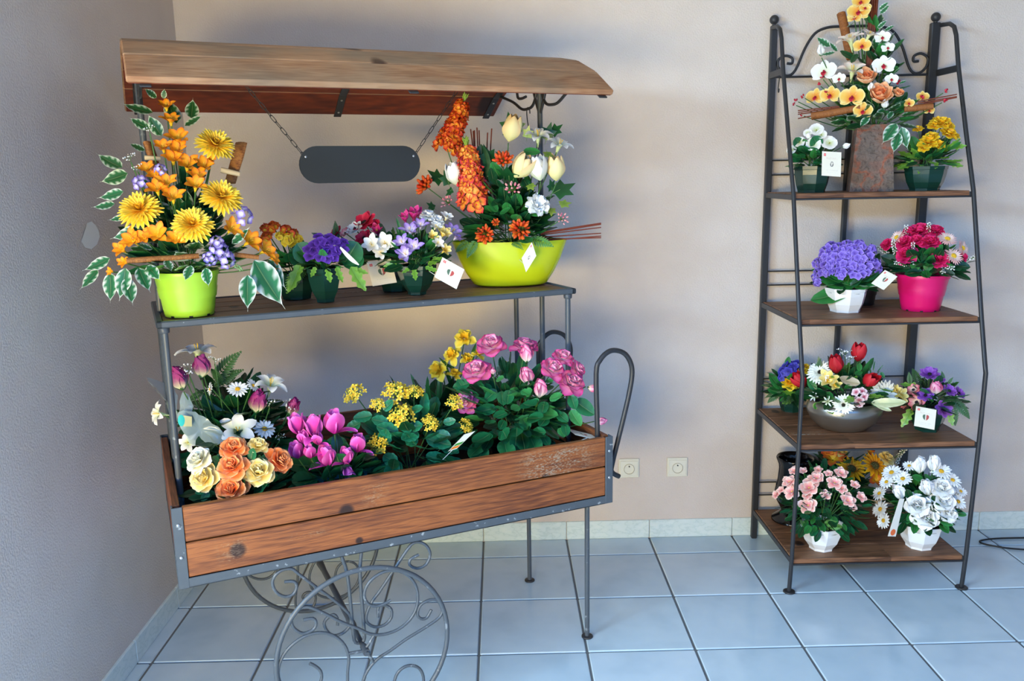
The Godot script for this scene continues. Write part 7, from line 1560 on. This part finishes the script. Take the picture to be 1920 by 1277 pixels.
func make_potted_anemones_1() -> void:
	var o := thing("potted_anemones", "purple and pink anemones with a price card in a dark green faceted pot", "potted flowers", Vector3(1.5705, 0.5402, 0.3583), 0)
	facet_pot(o, 0.066, 0.04, 0.092, M.dark_green_pot, 6, 0.2)
	card(o, Vector3(-0.0653, 0.0752, 0.1069), Vector3(0.0275, -0.0033, 0.0145), Vector3(0.0007, 0.0347, 0.0004), 0)
	bush(o, Vector3(0, 0.1034, 0), Vector3(0.07, 0.07, 0.07), 70, ["dark_leaf", "fern", "mid_leaf"], 0.045, 0.08, -0.25, 0.35, 0.072)
	leaves(o, [["fern", -0.071, 0.164, 0, -0.078, 0.208, -0.001, 0.03], ["fern", 0.017, 0.183, 0.048, 0.01, 0.221, 0.048, 0.2], ["fern", 0.033, 0.175, 0.052, 0.043, 0.202, 0.06, -0.14], ["fern", 0.051, 0.124, 0.056, 0.102, 0.061, 0.081, 0.02], ["fern", 0.047, 0.108, 0.058, 0.061, 0.033, 0.069, -0.03], ["light_leaf", -0.066, 0.08, 0.012, -0.088, 0.009, -0.004, -0.04], ["light_leaf", 0.035, 0.091, 0.06, 0.049, 0.035, 0.075, 0.26], ["light_leaf", -0.057, 0.167, 0.014, -0.096, 0.16, -0.019, 0.08]], Vector3(-0.3735, 0.6, 0.7075))
	flowers(o, [["anemone_purple", -0.02, 0.204, 0.027, 0.063, -0.27, 0.85, 0.452, 1.28], ["anemone_purple", -0.037, 0.135, 0.043, 0.054, -0.444, 0.639, 0.629, 1.3], ["anemone_purple", 0.018, 0.092, 0.063, 0.058, 0.024, 0.35, 0.936, 2.22], ["anemone_purple", 0.035, 0.153, 0.058, 0.05, 0.081, 0.701, 0.709, 2.37], ["anemone_purple", 0.072, 0.142, 0.051, 0.046, 0.34, 0.644, 0.686, 2.77], ["anemone_purple", 0.007, 0.19, 0.049, 0.033, -0.118, 0.807, 0.578, 2.4], ["anemone_pink", -0.057, 0.107, 0.029, 0.059, -0.687, 0.465, 0.558, 5.27], ["anemone_pink", -0.066, 0.148, 0.017, 0.05, -0.615, 0.671, 0.414, 3.31], ["anemone_pink", -0.082, 0.09, -0.005, 0.03, -0.911, 0.315, 0.265, 1.87], ["bud_pink", -0.009, 0.139, 0.051, 0.061, -0.034, 0.982, 0.186, 1.58]], Vector3(0, 0.0824, 0))

func make_urn_vase() -> void:
	var o := thing("urn_vase", "glossy black urn vase standing empty on the bottom shelf", "vase", Vector3(1.1895, 0.1252, 0.1477), 0)
	vase_body(o, [Vector2(0, 0), Vector2(0.074, 0), Vector2(0.079, 0.002), Vector2(0.076, 0.01), Vector2(0.053, 0.025), Vector2(0.044, 0.037), Vector2(0.044, 0.044), Vector2(0.055, 0.064), Vector2(0.071, 0.094), Vector2(0.07, 0.118), Vector2(0.061, 0.163), Vector2(0.058, 0.207), Vector2(0.061, 0.224), Vector2(0.067, 0.239), Vector2(0.069, 0.247), Vector2(0.066, 0.252), Vector2(0.057, 0.244), Vector2(0.052, 0.217)])

func make_potted_azalea() -> void:
	var o := thing("potted_azalea", "pale pink azalea with small dark leaves in a white faceted pot", "potted flowers", Vector3(1.2053, 0.1252, 0.3979), 0)
	facet_pot(o, 0.075, 0.041, 0.093, M.white_pot, 8, 0.1)
	bush(o, Vector3(0, 0.1628, 0), Vector3(0.13, 0.1, 0.13), 188, ["dark_leaf", "mid_leaf", "dark_leaf", "rose_leaf"], 0.03, 0.05, -0.75, 0.15, 0.073)
	bush(o, Vector3(0, 0.1928, 0), Vector3(0.1, 0.13, 0.1), 112, ["dark_leaf", "mid_leaf"], 0.03, 0.05, -0.5, 0.35, 0.073)
	leaves(o, [["fern_light", -0.029, 0.12, 0.081, -0.002, 0.15, 0.12, 0.03], ["fern_light", -0.013, 0.117, 0.087, 0.024, 0.132, 0.123, 0.12], ["fern_light", -0.084, 0.109, 0.053, -0.106, 0.136, 0.072, -0.12], ["fern_light", -0.044, 0.113, 0.075, -0.025, 0.121, 0.116, 0.28]], Vector3(-0.2992, 0.6, 0.742))
	flowers(o, [["azalea", -0.051, 0.28, 0.055, 0.054, -0.297, 0.817, 0.495, 3.94], ["azalea", -0.075, 0.246, 0.056, 0.07, -0.401, 0.76, 0.512, 2.55], ["azalea", -0.079, 0.187, 0.068, 0.065, -0.475, 0.639, 0.606, 3.54], ["azalea", -0.121, 0.221, 0.024, 0.062, -0.591, 0.697, 0.406, 6.14], ["azalea", -0.127, 0.251, 0.009, 0.053, -0.568, 0.745, 0.35, 3.05], ["azalea", 0.001, 0.272, 0.081, 0.054, -0.12, 0.803, 0.583, 4.92], ["azalea", 0.041, 0.216, 0.101, 0.054, 0.041, 0.702, 0.711, 2.65], ["azalea", 0.025, 0.302, 0.071, 0.048, -0.049, 0.842, 0.536, 2.61], ["azalea", -0.111, 0.29, 0.007, 0.04, -0.478, 0.81, 0.34, 2.22], ["azalea", -0.087, 0.296, 0.024, 0.031, -0.4, 0.83, 0.389, 3], ["azalea", -0.029, 0.231, 0.087, 0.039, -0.232, 0.736, 0.636, 2.58], ["azalea", 0.021, 0.255, 0.093, 0.039, -0.047, 0.771, 0.635, 5.65], ["azalea", -0.156, 0.188, -0.035, 0.036, -0.771, 0.607, 0.192, 0.32], ["azalea", 0.09, 0.223, 0.09, 0.039, 0.221, 0.71, 0.669, 1.07], ["azalea", 0.067, 0.266, 0.089, 0.035, 0.1, 0.781, 0.617, 3.52], ["azalea", -0.014, 0.299, 0.063, 0.03, -0.171, 0.843, 0.51, 3.84], ["azalea", -0.148, 0.215, -0.01, 0.031, -0.689, 0.667, 0.283, 4.99], ["azalea", -0.082, 0.223, 0.062, 0.035, -0.441, 0.713, 0.545, 5.45], ["azalea", 0.059, 0.193, 0.104, 0.03, 0.13, 0.644, 0.754, 4.66], ["azalea", -0.042, 0.306, 0.043, 0.031, -0.258, 0.856, 0.448, 2.34]], Vector3(0, 0.0835, 0))

func make_flower_arrangement_4() -> void:
	var o := thing("flower_arrangement", "orange sunflowers and alstroemeria in a dark pot at the back of the bottom shelf", "arrangement", Vector3(1.335, 0.1252, 0.16), 0)
	facet_pot(o, 0.06, 0.045, 0.1, M.dark_green_pot, 8, 0.2)
	bush(o, Vector3(0, 0.123, 0), Vector3(0.11, 0.12, 0.11), 112, ["dark_leaf", "mid_leaf", "dark_leaf"], 0.05, 0.08, -0.4, 0.35, 0.08)
	bush(o, Vector3(0, 0.13, 0), Vector3(0.09, 0.2, 0.09), 38, ["dark_leaf", "fern"], 0.05, 0.09, 0.1, 0.35, 0.08)
	flowers(o, [["alstroemeria_orange", -0.015, 0.246, 0.018, 0.091, -0.202, 0.89, 0.408, 4.14], ["alstroemeria_orange", 0.107, 0.285, 0.043, 0.043, 0.227, 0.845, 0.484, 2.51], ["alstroemeria_orange", 0.108, 0.196, 0.103, 0.065, 0.301, 0.607, 0.736, 1.8], ["alstroemeria_orange", -0.021, 0.262, -0.011, 0.048, -0.23, 0.929, 0.29, 5.08], ["sunflower", 0.035, 0.225, 0.066, 0.101, 0.025, 0.788, 0.615, 5.09], ["sunflower", 0.111, 0.243, 0.085, 0.101, 0.261, 0.726, 0.636, 1.71], ["rose_yellow", 0.156, 0.266, 0.077, 0.056, 0.351, 0.729, 0.587, 5.69], ["rose_yellow", 0.021, 0.268, 0.006, 0.043, -0.052, 0.93, 0.364, 5.15], ["heather", 0.211, 0.298, 0.087, 0.061, 0.447, 0.843, 0.299, 5.06], ["heather", 0.197, 0.27, 0.09, 0.051, 0.115, 0.954, 0.277, 0.56]], Vector3(0, 0.09, 0))

func make_rose_arrangement() -> void:
	var o := thing("rose_arrangement", "white roses and daisies with a price strip in a white faceted pot", "arrangement", Vector3(1.5532, 0.1252, 0.4006), 0)
	facet_pot(o, 0.076, 0.045, 0.091, M.white_pot, 8, 0.25)
	price_strip(o, Vector3(-0.1142, 0.2115, 0.081), Vector3(-0.1388, 0.0743, 0.0792))
	bush(o, Vector3(0, 0.1613, 0), Vector3(0.09, 0.1, 0.09), 134, ["dark_leaf", "mid_leaf", "dark_leaf"], 0.04, 0.065, -0.6, 0.1, 0.071)
	bush(o, Vector3(0, 0.1113, 0), Vector3(0.07, 0.17, 0.07), 54, ["mid_leaf", "dark_leaf"], 0.04, 0.06, 0.1, 0.35, 0.071)
	leaves(o, [["mid_leaf", -0.034, 0.269, 0.056, -0.076, 0.284, 0.058, -0.15], ["mid_leaf", -0.013, 0.267, 0.066, -0.044, 0.294, 0.073, 0.2], ["mid_leaf", -0.062, 0.146, 0.059, -0.09, 0.126, 0.076, -0.2], ["mid_leaf", 0.012, 0.138, 0.09, 0.053, 0.124, 0.113, 0.08], ["mid_leaf", 0.028, 0.13, 0.093, 0.035, 0.108, 0.117, -0.26], ["mid_leaf", 0.062, 0.165, 0.09, 0.105, 0.151, 0.093, 0.02], ["mid_leaf", -0.078, 0.132, 0.049, -0.077, 0.111, 0.086, 0.09], ["dark_leaf", 0.01, 0.174, 0.087, -0.034, 0.182, 0.105, -0.08], ["dark_leaf", -0.069, 0.198, 0.049, -0.091, 0.24, 0.061, -0.1], ["dark_leaf", -0.01, 0.217, 0.077, 0.004, 0.194, 0.112, -0.03]], Vector3(-0.3745, 0.6, 0.707))
	flowers(o, [["bud_white", -0.043, 0.285, 0.045, 0.069, -0.047, 0.995, 0.088, 4.86], ["bud_white", -0.005, 0.295, 0.058, 0.069, 0.041, 0.99, 0.134, 0.5], ["bud_white", -0.092, 0.19, 0.037, 0.07, -0.408, 0.905, 0.125, 0.16], ["bud_white", -0.027, 0.219, 0.072, 0.074, -0.19, 0.914, 0.359, 0.5], ["rose_white", 0.017, 0.241, 0.084, 0.076, -0.096, 0.774, 0.626, 2.24], ["rose_white", 0.021, 0.201, 0.091, 0.073, -0.069, 0.706, 0.705, 3.83], ["rose_white", -0.05, 0.179, 0.072, 0.085, -0.399, 0.652, 0.644, 2.76], ["rose_white", -0.029, 0.142, 0.083, 0.085, -0.323, 0.541, 0.777, 4.01], ["rose_white", 0.036, 0.159, 0.095, 0.065, 0.028, 0.596, 0.802, 2.66], ["daisy_white", -0.116, 0.274, 0, 0.062, -0.539, 0.786, 0.304, 1.92], ["daisy_white", -0.092, 0.263, 0.033, 0.057, -0.471, 0.782, 0.408, 3.04], ["daisy_white", -0.129, 0.238, -0.005, 0.049, -0.625, 0.727, 0.284, 1.65], ["daisy_white", -0.137, 0.132, -0.018, 0.059, -0.866, 0.448, 0.222, 0.52], ["daisy_white", -0.131, 0.097, -0.001, 0.054, -0.911, 0.284, 0.3, 0.83], ["daisy_white", -0.141, 0.188, -0.026, 0.05, -0.755, 0.624, 0.203, 3.76], ["daisy_white", 0.016, 0.302, 0.074, 0.061, -0.109, 0.841, 0.529, 2.53], ["daisy_white", 0.052, 0.274, 0.084, 0.052, 0.013, 0.81, 0.586, 5.85], ["daisy_white", 0.075, 0.198, 0.087, 0.052, 0.173, 0.697, 0.696, 3.52], ["daisy_white", -0.071, 0.308, 0.028, 0.04, -0.376, 0.843, 0.385, 4.26], ["daisy_white", 0.087, 0.231, 0.077, 0.039, 0.18, 0.765, 0.619, 2.12]], Vector3(0, 0.0821, 0))

func build_flowers() -> void:
	make_flower_arrangement()
	make_potted_primroses()
	make_potted_violets()
	make_potted_anemones()
	make_potted_freesias()
	make_flower_arrangement_1()
	make_lily_bouquet()
	make_rose_bunch()
	make_cyclamen_plant()
	make_kalanchoe_plant()
	make_daffodil_bunch()
	make_rose_bush()
	make_potted_petunias()
	make_orchid_arrangement()
	make_potted_begonias()
	make_potted_hydrangea()
	make_potted_plant()
	make_flower_arrangement_2()
	make_potted_hydrangea_1()
	make_flower_arrangement_3()
	make_potted_anemones_1()
	make_urn_vase()
	make_potted_azalea()
	make_flower_arrangement_4()
	make_rose_arrangement()

func _ready() -> void:
	rng.seed = 20240611
	# camera
	var cam := Camera3D.new()
	cam.name = "camera"
	cam.fov = 44.1455
	cam.near = 0.05
	cam.far = 60.0
	add_child(cam)
	cam.transform = Transform3D(Basis(Vector3(0.999721, -0.018061, 0.015195), Vector3(0.020654, 0.981022, -0.192791), Vector3(-0.011424, 0.193051, 0.981122)), Vector3(0.091806, 1.439478, 3.159605))
	cam.current = true
	# sky and exposure
	var e := Environment.new()
	var sky := Sky.new()
	var sm := ProceduralSkyMaterial.new()
	sm.sky_top_color = Color("6f9fd8")
	sm.sky_horizon_color = Color("c9dcee")
	sm.ground_bottom_color = Color("b8a88f")
	sm.ground_horizon_color = Color("d6cdbf")
	sm.sky_energy_multiplier = 1.0
	sky.sky_material = sm
	e.background_mode = Environment.BG_SKY
	e.sky = sky
	e.tonemap_mode = Environment.TONE_MAPPER_LINEAR
	e.tonemap_exposure = 1.18
	e.sdfgi_enabled = true
	e.ssao_enabled = true
	e.ssil_enabled = true
	var we := WorldEnvironment.new()
	we.name = "environment"
	we.environment = e
	add_child(we)
	# daylight: sky through the side window, blue sky through the top of the shopfront, sunlit pavement through its lower part
	sky_light(Vector3(X_FAR + 0.15, 2.1, 3.2), Vector3(0.75, -0.66, 0), Vector2(1.9, 0.4), Color(0.72, 0.87, 1.0), 17.5)
	sky_light(Vector3(-1.1, 0.8, Z_FRONT - 0.03), Vector3(0, 0, -1), Vector2(1.3, 0.6), Color(1.0, 0.90, 0.64), 10.8)
	sky_light(Vector3(0.6, 2.2, Z_FRONT - 0.35), Vector3(0, -1, -0.08), Vector2(4.4, 0.6), Color(0.14, 0.58, 1.0), 8.6)
	make_materials()
	build_room()
	build_cart()
	build_stand()
	build_small_fixtures()
	build_flowers()
